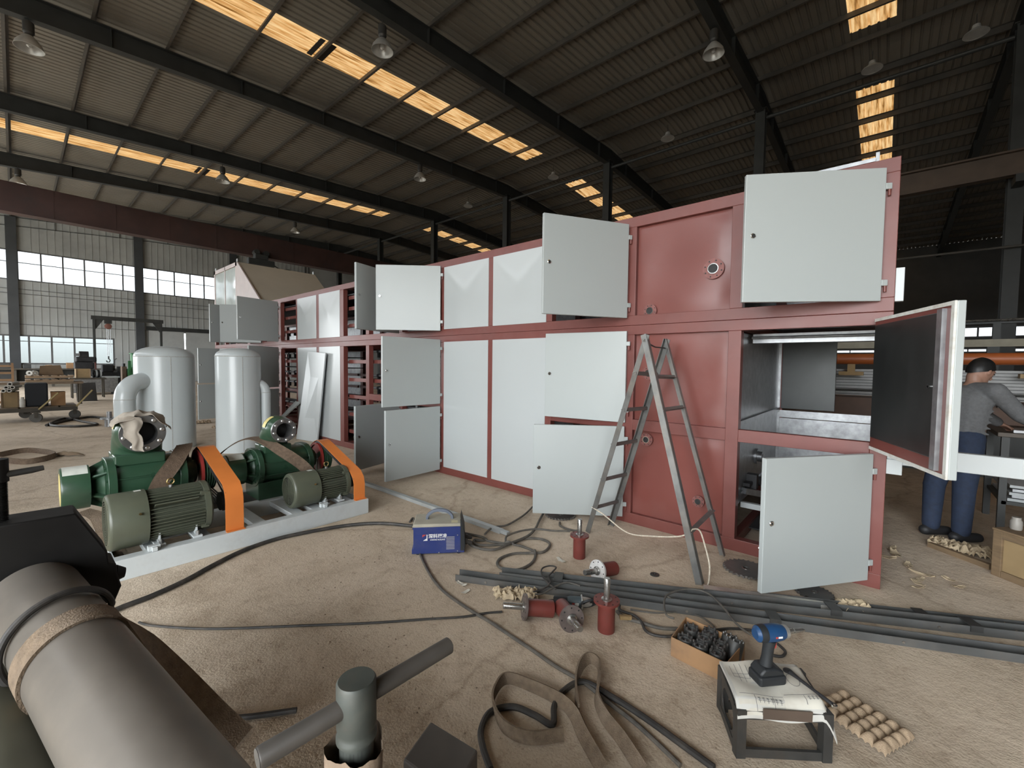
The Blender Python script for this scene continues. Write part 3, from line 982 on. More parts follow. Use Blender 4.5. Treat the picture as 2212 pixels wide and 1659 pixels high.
# back cladding of the closed bays and the roof deck
for (a, b_) in ((0.976, 1.79), (2.825, 3.62), (3.705, 4.53), (4.61, 5.50), (5.59, 6.43), (7.40, 8.20), (8.32, 9.16), (10.14, 11.03), (11.12, 11.93), (12.95, 13.8)):
    MB().box(XB-0.02, XB-0.008, a, b_, 0.1, 1.80).build('back_panel', m_galv, line_, ang=0)
for (a, b_) in zip([p[1] for p in POSTS[:-1]], [p[0] for p in POSTS[1:]]):
    MB().box(XB-0.02, XB-0.008, a, b_, 1.98, 2.80).build('back_panel', m_galv, line_, ang=0)
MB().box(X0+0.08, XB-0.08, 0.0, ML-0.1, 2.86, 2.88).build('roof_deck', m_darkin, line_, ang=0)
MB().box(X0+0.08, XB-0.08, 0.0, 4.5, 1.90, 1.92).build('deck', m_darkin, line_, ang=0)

# sloped hood over the far end
m_hoodtan = mat('hood_tan_sheet', (0.46, 0.41, 0.33), 0.5, 0, 0.08, 1.2)
m_hoodpink = mat('hood_pale_pink_frame', (0.56, 0.48, 0.46), 0.5, 0, 0.08, 2.5, dirt=(0.5, 0.40, 0.38), dscale=3, damt=0.5)
m_hoodglass = mat('hood_clear_film', (0.50, 0.55, 0.53), 0.12, 0, 0.15, 2.0)
hood = wthing('exhaust_hood', (X0, 12.8, 2.9), 'tan sloped hood with pale pink frame above the far end of the line', 'hood')
HZ, HY0, HY1, HY2 = 4.10, 11.24, 12.81, 14.74
prof = [(HY0, 2.897), (HY1, HZ), (HY2, HZ), (HY2, 2.897)]
MB().prism(prof, (X0+0.02, 0, 0), (0, 1, 0), (0, 0, 1), (1, 0, 0), 2.0).build('hood_body', m_hoodtan, hood, ang=0)
fr = MB()
def edge(p, q, w_=0.1):
    fr.bar((X0+0.012, p[0], p[1]), (X0+0.012, q[0], q[1]), 0.03, w_, (q[1]-p[1], 0, 0) if False else (0, -(q[1]-p[1]), (q[0]-p[0])))
MB().prism([(HY0+0.06, 2.9), (HY1+0.02, HZ-0.05), (HY1+0.02, 2.9)], (X0-0.002, 0, 0), (0, 1, 0), (0, 0, 1), (1, 0, 0), 0.02).build('gable_sheet', m_hoodpink, hood, ang=0)
edge((HY0, 2.93), (HY1, HZ-0.04)); edge((HY1, HZ-0.05), (HY2, HZ-0.05)); edge((HY2-0.05, 2.9), (HY2-0.05, HZ)); edge((HY1+0.06, 2.9), (HY1+0.06, HZ)); edge((13.78, 2.9), (13.78, HZ), 0.05)
fr.build('gable_frame', m_hoodpink, hood, ang=0)
for (a, b_) in ((12.93, 13.74), (13.82, 14.62)):
    def fn(u, v):
        return Vector((X0+0.004-0.010*sin(pi*u)*sin(pi*v), a+(b_-a)*u, 2.92+(HZ-0.12-2.92)*v))
    MB().grid(fn, 10, 14, (0.004, 0, 0)).build('gable_film', m_hoodglass, hood, ang=60)
for (x, y) in ((X0+0.03, HY1+0.05), (X0+2.0, HY1+0.05), (X0+0.03, HY2-0.06)):
    e = MB()
    e.box(x-0.012, x+0.012, y-0.04, y+0.04, HZ, HZ+0.09)
    e.build('lifting_lug', m_white, hood, ang=0, bevel=0.01)
# ---------------------------------------------------------------- blower skid with two blowers
m_green = mat('green_machine_paint', (0.026, 0.064, 0.036), 0.30, 0, 0.12, 5.0, dirt=(0.05, 0.06, 0.045), dscale=3, damt=0.4)
m_motor = mat('olive_motor_paint', (0.082, 0.090, 0.063), 0.36, 0, 0.10, 4.0, dirt=(0.06, 0.06, 0.05), dscale=3, damt=0.4)
m_orange = mat('orange_guard_paint', (0.66, 0.20, 0.045), 0.40, 0, 0.08, 3.0, rvar=0.05)
m_redpul = mat('red_pulley_paint', (0.30, 0.035, 0.030), 0.4)
m_beltblk = mat('belt_rubber', (0.018, 0.018, 0.018), 0.6)
m_skid = mat('skid_pale_paint', (0.52, 0.55, 0.55), 0.45, 0, 0.06, 4.0, dirt=(0.30, 0.29, 0.27), dscale=4, damt=0.35)
m_tank = mat('tank_pale_paint', (0.50, 0.54, 0.545), 0.26, 0, 0.03, 1.2, rvar=0.0)
m_weld = mat('weld_seam', (0.44, 0.44, 0.42), 0.6, 0, 0.2, 60)
m_yellow = mat('yellow_sticker', (0.62, 0.52, 0.20), 0.5, 0, 0.08, 20)
m_sticker = mat('pale_sticker', (0.62, 0.63, 0.58), 0.5, 0, 0.1, 15)
m_brass = mat('brass', (0.62, 0.45, 0.20), 0.28, 1.0)
m_flange = mat('machined_flange', (0.22, 0.22, 0.22), 0.35, 0.8, 0.2, 12)
m_bolt = mat('bolt_zinc', (0.55, 0.55, 0.54), 0.3, 0.9)
m_strap = mat('brown_webbing', (0.130, 0.088, 0.058), 0.85, 0, 0.25, 40, bump=0.4, bscale=160, dirt=(0.22, 0.16, 0.11), dscale=5, damt=0.5)
m_strap2 = mat('dusty_brown_webbing', (0.165, 0.120, 0.080), 0.88, 0, 0.22, 30, bump=0.4, bscale=160, dirt=(0.27, 0.21, 0.155), dscale=6, damt=0.6)
m_rag = mat('grey_rag', (0.34, 0.30, 0.25), 0.9, 0, 0.15, 14, dirt=(0.20, 0.17, 0.14), dscale=7, damt=0.5)

sk = wthing('blower_skid', (1.35, 4.3, 0), 'long pale grey steel channel base carrying both green blowers', 'skid')
for (ya, yb, x0, x1) in ((3.87, 3.965, 0.40, 2.285), (4.53, 4.62, 0.40, 2.285), (5.0, 5.09, 0.40, 2.285)):
    b = MB()
    b.box(x0, x1, ya, ya+0.012, 0.0, 0.145); b.box(x0, x1, ya+0.012, yb, 0.0, 0.012); b.box(x0, x1, ya+0.012, yb, 0.133, 0.145)
    b.build('channel', m_skid, sk, ang=0, bevel=0.003)
for x in (0.401, 2.27):
    MB().box(x, x+0.012, 3.884, 5.08, 0.02, 0.13).build('end_channel', m_skid, sk, ang=0)
for x in (0.58, 0.88, 1.28, 1.60, 1.78, 2.08):
    MB().box(x, x+0.10, 3.966, 4.529, 0.09, 0.133).build('cross_plate', m_skid, sk, ang=0, bevel=0.003)
    MB().box(x, x+0.10, 4.621, 4.999, 0.09, 0.133).build('cross_plate', m_skid, sk, ang=0)
MB().box(0.415, 0.45, 3.97, 4.99, 0.012, 0.02).build('bottom_strip', m_skid, sk, ang=0)

def motor(xs, cz, r, label, L):
    """TEFC motor lying along +x: xs = fan-cowl face, L = lengths (cowl, fins, bell)."""
    Y = 4.12
    m = wthing('electric_motor', (xs+0.3, Y, 0.145), label, 'motor', 'motors on the blower skid')
    c1, c2, c3 = xs+L[0], xs+L[0]+L[1], xs+sum(L)
    b = MB()
    b.lathe([(r*0.93, 0), (r*0.97, 0.006), (r, 0.02), (r, L[0]), (r*0.9, L[0]), (r*0.9, L[0]-0.01)], (xs, Y, cz), (1, 0, 0), 40, caps=False)
    b.build('fan_cowl', m_motor, m)
    g = MB()
    g.lathe([(r*0.93, 0), (r*0.80, -0.004)], (xs, Y, cz), (1, 0, 0), 40, caps=False)
    for k in range(9):
        rr = r*(0.10+0.085*k)
        g.lathe([(rr, -0.004), (rr+0.005, -0.004), (rr+0.005, 0.0), (rr, 0.0)], (xs, Y, cz), (1, 0, 0), 32, closed=True)
    for k in range(4):
        th = k*pi/4
        g.bar((xs+0.001, Y-cos(th)*r*0.92, cz-sin(th)*r*0.92), (xs+0.001, Y+cos(th)*r*0.92, cz+sin(th)*r*0.92), 0.006, 0.006, (1, 0, 0))
    g.build('fan_grille', m_motor, m)
    MB().lathe([(r*0.92, 0.01), (0.001, 0.01)], (xs, Y, cz), (1, 0, 0), 32, caps=False).build('fan_hole', m_black, m)
    MB().cyl((c1-0.02, Y, cz), (c2, Y, cz), r*0.80, n=36).build('stator_body', m_motor, m)
    for k in range(44):
        th = 2*pi*k/44
        dy, dz = cos(th), sin(th)
        if dz < -0.93 or (dz > 0.45 and dz < 0.62 and dy < 0):
            continue
        f = MB()
        f.bar((c1+0.004, Y+dy*r*0.86, cz+dz*r*0.86), (c2-0.01, Y+dy*r*0.86, cz+dz*r*0.86), 0.0055, r*0.17, (0, dy, dz))
        f.build('fin', m_motor, m, ang=0)
    MB().bar((c1+0.03, Y-r*0.80, cz+r*0.50), (c2-0.05, Y-r*0.80, cz+r*0.50), r*0.05, r*0.30, (0, -0.84, 0.54)).build('name_pad', m_motor, m, ang=0, bevel=0.003)
    b = MB()
    b.lathe([(r*0.88, 0), (r*0.97, 0.0), (r*0.97, 0.035), (r*0.90, L[2]*0.7), (r*0.35, L[2]), (0.03, L[2])], (c2-0.005, Y, cz), (1, 0, 0), 36)
    for th in (0.79, 2.36, 3.93, 5.5):
        b.box(c2-0.03, c2+0.02, Y+cos(th)*r*0.9-0.015, Y+cos(th)*r*0.9+0.015, cz+sin(th)*r*0.9-0.015, cz+sin(th)*r*0.9+0.015)
    b.build('end_bell', m_motor, m)
    tx = xs+L[0]*0.80
    st = MB().box(tx-0.02, tx+0.02, Y-0.03, Y+0.01, cz+r, cz+r+0.001); st.build('sticker', m_sticker, m, ang=0)
    ex = c1+L[1]*0.45
    MB().cyl((ex, Y, cz+r*0.93), (ex, Y, cz+r*0.93+0.02), 0.012, n=10).build('eye_nut', m_bolt, m)
    e = MB()
    ez = cz+r*0.93+0.043
    e.tube([(ex+0.022*cos(t_), Y, ez+0.022*sin(t_)) for t_ in [2*pi*k/18 for k in range(19)]], 0.0055, 8)
    e.build('lifting_eye', m_brass, m)
    MB().cyl((xs+L[0]*0.75, Y-r*0.92, cz+r*0.35), (xs+L[0]*0.75, Y-r*1.02, cz+r*0.38), 0.008, n=8).build('cowl_screw', m_brass, m)
    for sx_ in (c1+0.06, c2-0.06):
        f = MB()
        f.box(sx_-0.03, sx_+0.03, Y-r*0.85, Y+r*0.85, 0.146, 0.162)
        f.box(sx_-0.006, sx_+0.006, Y-r*0.7, Y+r*0.7, 0.16, cz-r*0.5)
        f.build('foot', m_skid, m, ang=0, bevel=0.002)
        MB().cyl((sx_, Y-r*0.75, 0.16), (sx_, Y-r*0.75, 0.195), 0.011, n=8).build('foot_bolt', m_bolt, m)
    cl = MB(); cl.box(c1-0.02, c1+0.05, Y-r-0.02, Y-r+0.02, 0.146, 0.18); cl.box(c1, c1+0.03, Y-r-0.045, Y-r-0.02, 0.1465, 0.175)
    cl.build('tension_clamp', m_skid, m, ang=0, bevel=0.002)
    return m
motor(0.385, 0.348, 0.200, 'large olive ribbed electric motor at the left end of the blower skid', (0.215, 0.345, 0.07))
motor(1.620, 0.312, 0.163, 'smaller olive ribbed electric motor at the right end of the blower skid', (0.235, 0.265, 0.034))

def blower(x0, sc, fc, fr_, label, body):
    """Rotary blower along +x. x0 = gear cover face, sc = scale, fc = flange centre (x,z), fr_ = flange radius."""
    Y, cz = 4.76, 0.50 if sc > 0.95 else 0.45
    m = wthing('rotary_blower', (x0+0.4*sc, Y, 0.145), label, 'blower', 'green rotary blowers')
    s = sc
    R = 0.168*s
    b = MB()
    b.lathe([(R*0.5, 0), (R*0.96, 0), (R, 0.012), (R, 0.16*s), (R*0.8, 0.165*s)], (x0, Y, cz), (1, 0, 0), 40)
    b.build('gear_cover', m_green, m)
    MB().lathe([(R*0.75, -0.001), (0.001, -0.001)], (x0, Y, cz), (1, 0, 0), 30, caps=False).build('cover_disc', m_yellow, m)
    st = MB()
    st.grid(lambda u, v: Vector((x0+0.01+0.14*s*u, Y+(R+0.001)*sin(-0.75+0.9*v), cz+(R+0.001)*cos(-0.75+0.9*v))), 2, 8)
    st.build('cover_label', m_sticker, m)
    b = MB()
    b.lathe([(R*0.45, 0), (R*0.55, 0.02), (R*0.95, 0.09*s), (R*0.95, 0.11*s)], (x0+0.15*s, Y, cz), (1, 0, 0), 30)
    for k in range(6):
        th = k*pi/3+0.4
        b.bar((x0+0.16*s, Y+cos(th)*R*0.7, cz+sin(th)*R*0.7), (x0+0.27*s, Y+cos(th)*R*1.05, cz+sin(th)*R*1.05), 0.014, 0.05*s, (0, cos(th), sin(th)))
    b.build('bearing_neck', m_green, m)
    xp, xe = x0+0.25*s, x0+body*s
    def stad(w_, h, n=10):
        p = []
        for k in range(n+1):
            th = -pi/2+pi*k/n
            p.append((w_+h*cos(th), h*sin(th)))
        for k in range(n+1):
            th = pi/2+pi*k/n
            p.append((-w_+h*cos(th), h*sin(th)))
        return p
    for nm, xa, xb, w_, h in (('side_plate', xp, xp+0.055*s, 0.06*s, 0.205*s), ('casing', xp+0.055*s, xe, 0.05*s, 0.185*s), ('side_plate', xe, xe+0.055*s, 0.06*s, 0.205*s)):
        MB().prism(stad(w_, h), (xa, Y, cz), (0, 1, 0), (0, 0, 1), (1, 0, 0), xb-xa).build(nm, m_green, m, ang=40, bevel=0.004)
    rb = MB()
    for z in (0.06, -0.07):
        rb.box(xp+0.06*s, xe, Y-0.237*s, Y-0.22*s, cz+z*s-0.005, cz+z*s+0.005)
    rb.build('casing_rib', m_green, m, ang=0)
    for k in range(10):
        th = pi*0.5+2*pi*k/10
        yy, zz = Y+cos(th)*0.225*s, cz+sin(th)*0.18*s
        MB().cyl((xp-0.012, yy, zz), (xp, yy, zz), 0.010*s, n=8).build('plate_bolt', m_green, m)
    MB().box(xp+0.005, xe+0.05*s, Y-0.20*s, Y+0.20*s, 0.146, cz-0.15*s).build('blower_foot', m_green, m, ang=0, bevel=0.006)
    MB().lathe([(0.13*s, 0), (0.13*s, 0.07*s), (0.10*s, 0.075*s), (0.10*s, 0.10*s)], (xe+0.055*s, Y, cz), (1, 0, 0), 30).build('drive_bearing', m_green, m)
    # inlet: square base, elbow, flange facing the camera side (-y)
    fx, fz = fc
    er = fr_*1.13
    MB().box(fx-er*0.98, fx+er*0.98, Y-er, Y+er, cz+0.15*s, cz+0.24*s).build('inlet_base', m_green, m, ang=0, bevel=0.01)
    zb = cz+0.22*s
    path = [(fx, 4.505, fz), (fx, 4.56, fz)]
    rb_ = max(0.03, min(0.24, fz-zb))
    for k in range(1, 9):
        a = pi/2*k/8
        path.append((fx, 4.56+0.20*sin(a), fz-(fz-zb)*(1-cos(a))))
    el = MB().tube(path, er, 36, False, [er*0.86, er*0.97] + [er]*8)
    # domed back of the elbow
    el.lathe([(er*1.0, 0), (er*0.98, er*0.3), (er*0.75, er*0.68), (er*0.35, er*0.92), (0.002, er)], (fx, 4.66, fz), (0, 1, 0), 36, caps=False)
    el.lathe([(er*0.9, -0.10), (er, -0.04), (er, 0.02)], (fx, 4.64, fz), (0, 1, 0), 36, caps=False)
    el.build('inlet_elbow', m_green, m, ang=50)
    yst = MB()
    yst.grid(lambda u, v: Vector((fx+(er+0.004)*sin(-1.35+1.0*v), 4.60+0.07*u, fz+(er+0.004)*cos(-1.35+1.0*v))), 3, 12)
    yst.build('yellow_label', m_yellow, m)
    fl = MB()
    fl.lathe([(fr_*0.63, 0), (fr_, 0), (fr_, 0.028), (fr_*0.63, 0.028)], (fx, 4.47, fz), (0, 1, 0), 48, closed=True)
    flo = fl.build('flange', m_flange, m)
    MB().lathe([(fr_*0.63, 0.0), (fr_*0.63, 0.2)], (fx, 4.472, fz), (0, 1, 0), 32, caps=False).build('bore_wall', m_flange, flo)
    MB().lathe([(fr_*0.63, 0.13), (0.001, 0.13)], (fx, 4.47, fz), (0, 1, 0), 32, caps=False).build('bore', m_black, flo)
    for k in range(8):
        th = 2*pi*k/8+0.2
        MB().lathe([(0.0155*s, 0), (0.0155*s, 0.008), (0.009*s, 0.013), (0.001, 0.013)], (fx+cos(th)*fr_*0.83, 4.47, fz+sin(th)*fr_*0.83), (0, -1, 0), 12).build('flange_bolt', m_bolt, flo)
    return m
blower(0.195, 1.0, (0.653, 0.918), 0.146, 'larger green blower with a grey rag over its open flange', 0.70)
blower(1.290, 0.90, (1.724, 0.828), 0.117, 'smaller green blower with a clean open flange and yellow label', 0.78)

def guard(x0, x1, cz, mz, rp, label, bend, top):
    g = wthing('belt_guard', ((x0+x1)/2, 4.3, 0.145), label, 'belt guard', 'orange belt guards')
    pts = [(3.925, 0.147), (3.925, bend), (3.945, bend+0.06), (4.0, bend+0.115)]
    pts += [(4.0+(4.66-4.0)*t, bend+0.115+(top-0.012-bend-0.115)*t) for t in (0.33, 0.66, 1.0)]
    for k in range(1, 9):
        a = k/8*pi*0.55
        pts.append((4.66+0.28*sin(a), top-0.26+0.26*cos(a) if k < 8 else top-0.26))
    pts += [(4.97, 0.30), (4.97, 0.147)]
    P = [(0, y, z) for y, z in pts]
    b = MB().ribbon([((x0+x1)/2, y, z) for _, y, z in P], (1, 0, 0), x1-x0, 0.005)
    b.build('guard_sheet', m_orange, g, ang=30)
    b = MB().ribbon([(x0+0.006, y+0.018*0, z-0.014) for _, y, z in P[2:-2]], (0.2, 0, 1), 0.022, 0.003)
    b.build('guard_lip', m_black, g)
    MB().box(x0, x1, 3.885, 3.93, 0.1455, 0.151).build('guard_foot', m_orange, g, ang=0)
    # drive: grooved pulley, motor pulley and belts inside the guard
    p = MB()
    xm = x0+0.01
    p.lathe([(rp*0.25, 0), (rp*0.85, 0.0), (rp*0.86, -0.01), (rp, -0.01), (rp, 0.012), (rp*0.96, 0.014)], (xm, 4.76, cz), (1, 0, 0), 44, caps=False)
    p.build('pulley_rim', m_redpul, g)
    p = MB()
    prof = [(rp*0.2, 0.012)]
    for k in range(5):
        x = 0.014+k*0.019
        prof += [(rp*0.96, x), (rp*0.96, x+0.006), (rp*0.86, x+0.011), (rp*0.96, x+0.017)]
    prof += [(rp*0.2, 0.112)]
    p.lathe(prof, (xm, 4.76, cz), (1, 0, 0), 44)
    p.build('pulley', m_green, g)
    for k in range(3):
        th = k*2*pi/3+0.5
        MB().bar((xm+0.004, 4.76+cos(th)*0.02, cz+sin(th)*0.02), (xm+0.004, 4.76+cos(th)*rp*0.85, cz+sin(th)*rp*0.85), 0.05, 0.012, (1, 0, 0)).build('pulley_spoke', m_green, g)
    MB().cyl((xm, 4.12, mz), (xm+0.10, 4.12, mz), 0.075, n=28).build('motor_pulley', m_darkin, g)
    for k in range(5):
        x = xm+0.024+k*0.019
        q = MB()
        rr, r2 = rp*0.94, 0.078
        dy, dz = 4.76-4.12, cz-mz
        D = hypot(dy, dz)
        base = atan2(dz, dy)
        off = math.acos((rr-r2)/D)
        loop = []
        for j in range(13):
            a = base-off+2*off*j/12
            loop.append((x, 4.76+rr*cos(a), cz+rr*sin(a)))
        for j in range(9):
            a = base+off+(2*pi-2*off)*j/8
            loop.append((x, 4.12+r2*cos(a), mz+r2*sin(a)))
        loop.append(loop[0])
        q.tube(loop, 0.007, 6, False)
        q.build('belt', m_beltblk, g)
guard(1.062, 1.190, 0.50, 0.348, 0.195, 'tall orange belt guard between the two motors', 0.40, 0.727)
guard(2.158, 2.275, 0.45, 0.312, 0.165, 'orange belt guard at the right end of the blower skid', 0.30, 0.652)

# ---------------------------------------------------------------- tanks
def tank(cx, cy, r, ztop, label, pipe, pr):
    t = wthing('air_tank', (cx, cy, 0), label, 'tank', 'pale silencer tanks')
    zs = ztop-0.16*r/0.37
    b = MB()
    pts = [(r, 0.0), (r, zs)]
    for k in range(1, 9):
        a = k/8*pi/2
        pts.append((r*cos(a)*0.10+r*0.90*(1-(k/8)**2.0), zs+(ztop-zs)*sin(a)))
    pts[-1] = (0.004, ztop)
    b.lathe(pts, (cx, cy, 0), (0, 0, 1), 64)
    b.build('shell', m_tank, t, ang=50)
    MB().lathe([(r+0.0005, zs-0.006), (r+0.0045, zs), (r+0.0005, zs+0.006)], (cx, cy, 0), (0, 0, 1), 64, caps=False).build('girth_weld', m_weld, t)
    d = Vector((-cx, -cy, 0)).normalized()
    side = Vector((d.y, -d.x, 0))
    a = (d*0.98 + Vector((d.y, -d.x, 0))*(-0.10)).normalized()
    a = Vector((cos(atan2(d.y, d.x)+0.18), sin(atan2(d.y, d.x)+0.18), 0))
    MB().box(-0.004, 0.004, -0.004, 0.004, 0.02, zs-0.01, Matrix.Translation((cx+a.x*r, cy+a.y*r, 0))).build('seam_weld', m_weld, t, ang=0)
    b = MB().tube(spline(pipe[:2], 4)[:-1] + spline(pipe[1:], 6), pr, 28)
    b.build('elbow_pipe', m_tank, t, ang=50)
    p = Vector(pipe[4])
    MB().lathe([(pr+0.0005, -0.005), (pr+0.004, 0), (pr+0.0005, 0.005)], p, (0, 0, 1), 28, caps=False).build('pipe_weld', m_weld, t)
def elb(c, dirv, z, run, R_, zb):
    """Elbow: from the tank centre along dirv to a bend of radius R_, then straight down."""
    d = Vector((dirv[0], dirv[1], 0)).normalized()
    c = Vector((c[0], c[1], z))
    s = c + d*(run-R_)
    pts = [tuple(c), tuple(s)]
    for k in (1, 2, 3):
        a = k/3*pi/2
        pts.append(tuple(s + d*R_*sin(a) + Vector((0, 0, -R_*(1-cos(a))))))
    e = s + d*R_
    pts += [(e.x, e.y, z-R_-0.2), (e.x, e.y, zb)]
    return pts
tank(1.685, 9.401, 0.417, 1.757, 'wide pale tank with a thick elbow pipe on its left', elb((1.685, 9.401), (-0.83, -0.56), 1.17, 0.70, 0.28, 0.02), 0.135)
tank(2.470, 8.298, 0.331, 1.736, 'narrower pale tank with a thin elbow pipe on its right', elb((2.47, 8.298), (0.90, -0.43), 1.15, 0.40, 0.17, 0.02), 0.075)

# ---------------------------------------------------------------- webbing slings and rag on the blowers
def sling(name, pts, sides, wd, label, mtl=None, n=8, th=0.007, ribs=5, group='brown webbing slings'):
    P = spline(pts, n)
    if isinstance(sides, list):
        S = spline(sides, n)
    else:
        S = sides
    b = MB().ribbon(P, S, wd, th, ribs)
    o = b.build(name, mtl or m_strap, None, ang=60)
    c = Vector(pts[0])
    return tag(o, label, 'sling', group)
sling('webbing_sling', [(1.01, 5.02, 0.40), (1.0, 4.98, 0.62), (0.985, 4.80, 0.742), (0.95, 4.66, 0.735), (0.86, 4.53, 0.64), (0.76, 4.44, 0.53), (0.70, 4.38, 0.42), (0.66, 4.36, 0.30)],
      [(1, 0, 0), (1, 0, 0), (1, 0.1, 0.05), (1, 0.1, 0.05), (1, 0.0, -0.2), (1, 0, -0.25), (1, 0, -0.2), (1, 0, -0.2)], 0.115, 'brown webbing sling laid over the larger blower beside the orange guard')
sling('webbing_sling', [(1.22, 5.05, 0.42), (1.30, 5.0, 0.56), (1.42, 4.92, 0.68), (1.54, 4.80, 0.735), (1.62, 4.60, 0.70), (1.70, 4.46, 0.62), (1.80, 4.40, 0.53), (1.88, 4.36, 0.44), (1.94, 4.34, 0.34)],
      [(0.4, 1, -0.3), (0.4, 1, -0.2), (0.5, 1, 0), (0.9, 0.5, 0.1), (1, 0.1, 0.2), (1, 0, 0.45), (1, 0, 0.5), (1, 0, 0.5), (1, 0, 0.5)], 0.105, 'brown webbing sling twisted across the smaller blower')
sling('webbing_sling', [(0.34, 4.40, 0.09), (0.22, 4.42, 0.10), (0.10, 4.50, 0.10), (0.03, 4.66, 0.10), (0.05, 4.86, 0.11), (0.15, 5.0, 0.12), (0.26, 5.05, 0.13)],
      (0, 0.05, 1), 0.10, 'brown webbing sling curled on the floor past the left end of the skid')
sling('webbing_sling', [(0.30, 4.54, 0.36), (0.37, 4.42, 0.33), (0.40, 4.34, 0.24), (0.42, 4.25, 0.12), (0.45, 4.14, 0.04), (0.50, 4.06, 0.015)],
      (1, 0.1, 0.0), 0.10, 'brown webbing sling hanging behind the large motor', m_strap2)

def crumple(fn, nu, nv, amp, sc, seed, th=0.004):
    b = MB()
    def g(u, v):
        p = fn(u, v)
        q = p*sc+Vector((seed, seed*0.7, seed*1.3))
        return p + Vector((noise.noise(q), noise.noise(q+Vector((9, 0, 0))), noise.noise(q+Vector((0, 9, 0)))))*amp
    b.grid(g, nu, nv, (0, 0.0, th))
    return b
rg = wthing('rag', (0.65, 4.5, 1.06), 'crumpled grey rag draped over the flange of the larger blower', 'rag')
crumple(lambda u, v: Vector((0.49+0.34*u, 4.44+0.22*v, 0.918+0.155+0.03*sin(pi*v)-0.10*(2*u-1)**2*(1 if u < 0.5 else 1.4))), 22, 14, 0.045, 11, 3).build('rag_fold', m_rag, rg, ang=80)
crumple(lambda u, v: Vector((0.50+0.13*u*(1-0.5*v)+0.085*v, 4.448-0.02*sin(3*v)-0.02*u, 1.05-0.26*v)), 10, 18, 0.035, 13, 8).build('rag_tail', m_rag, rg, ang=80)
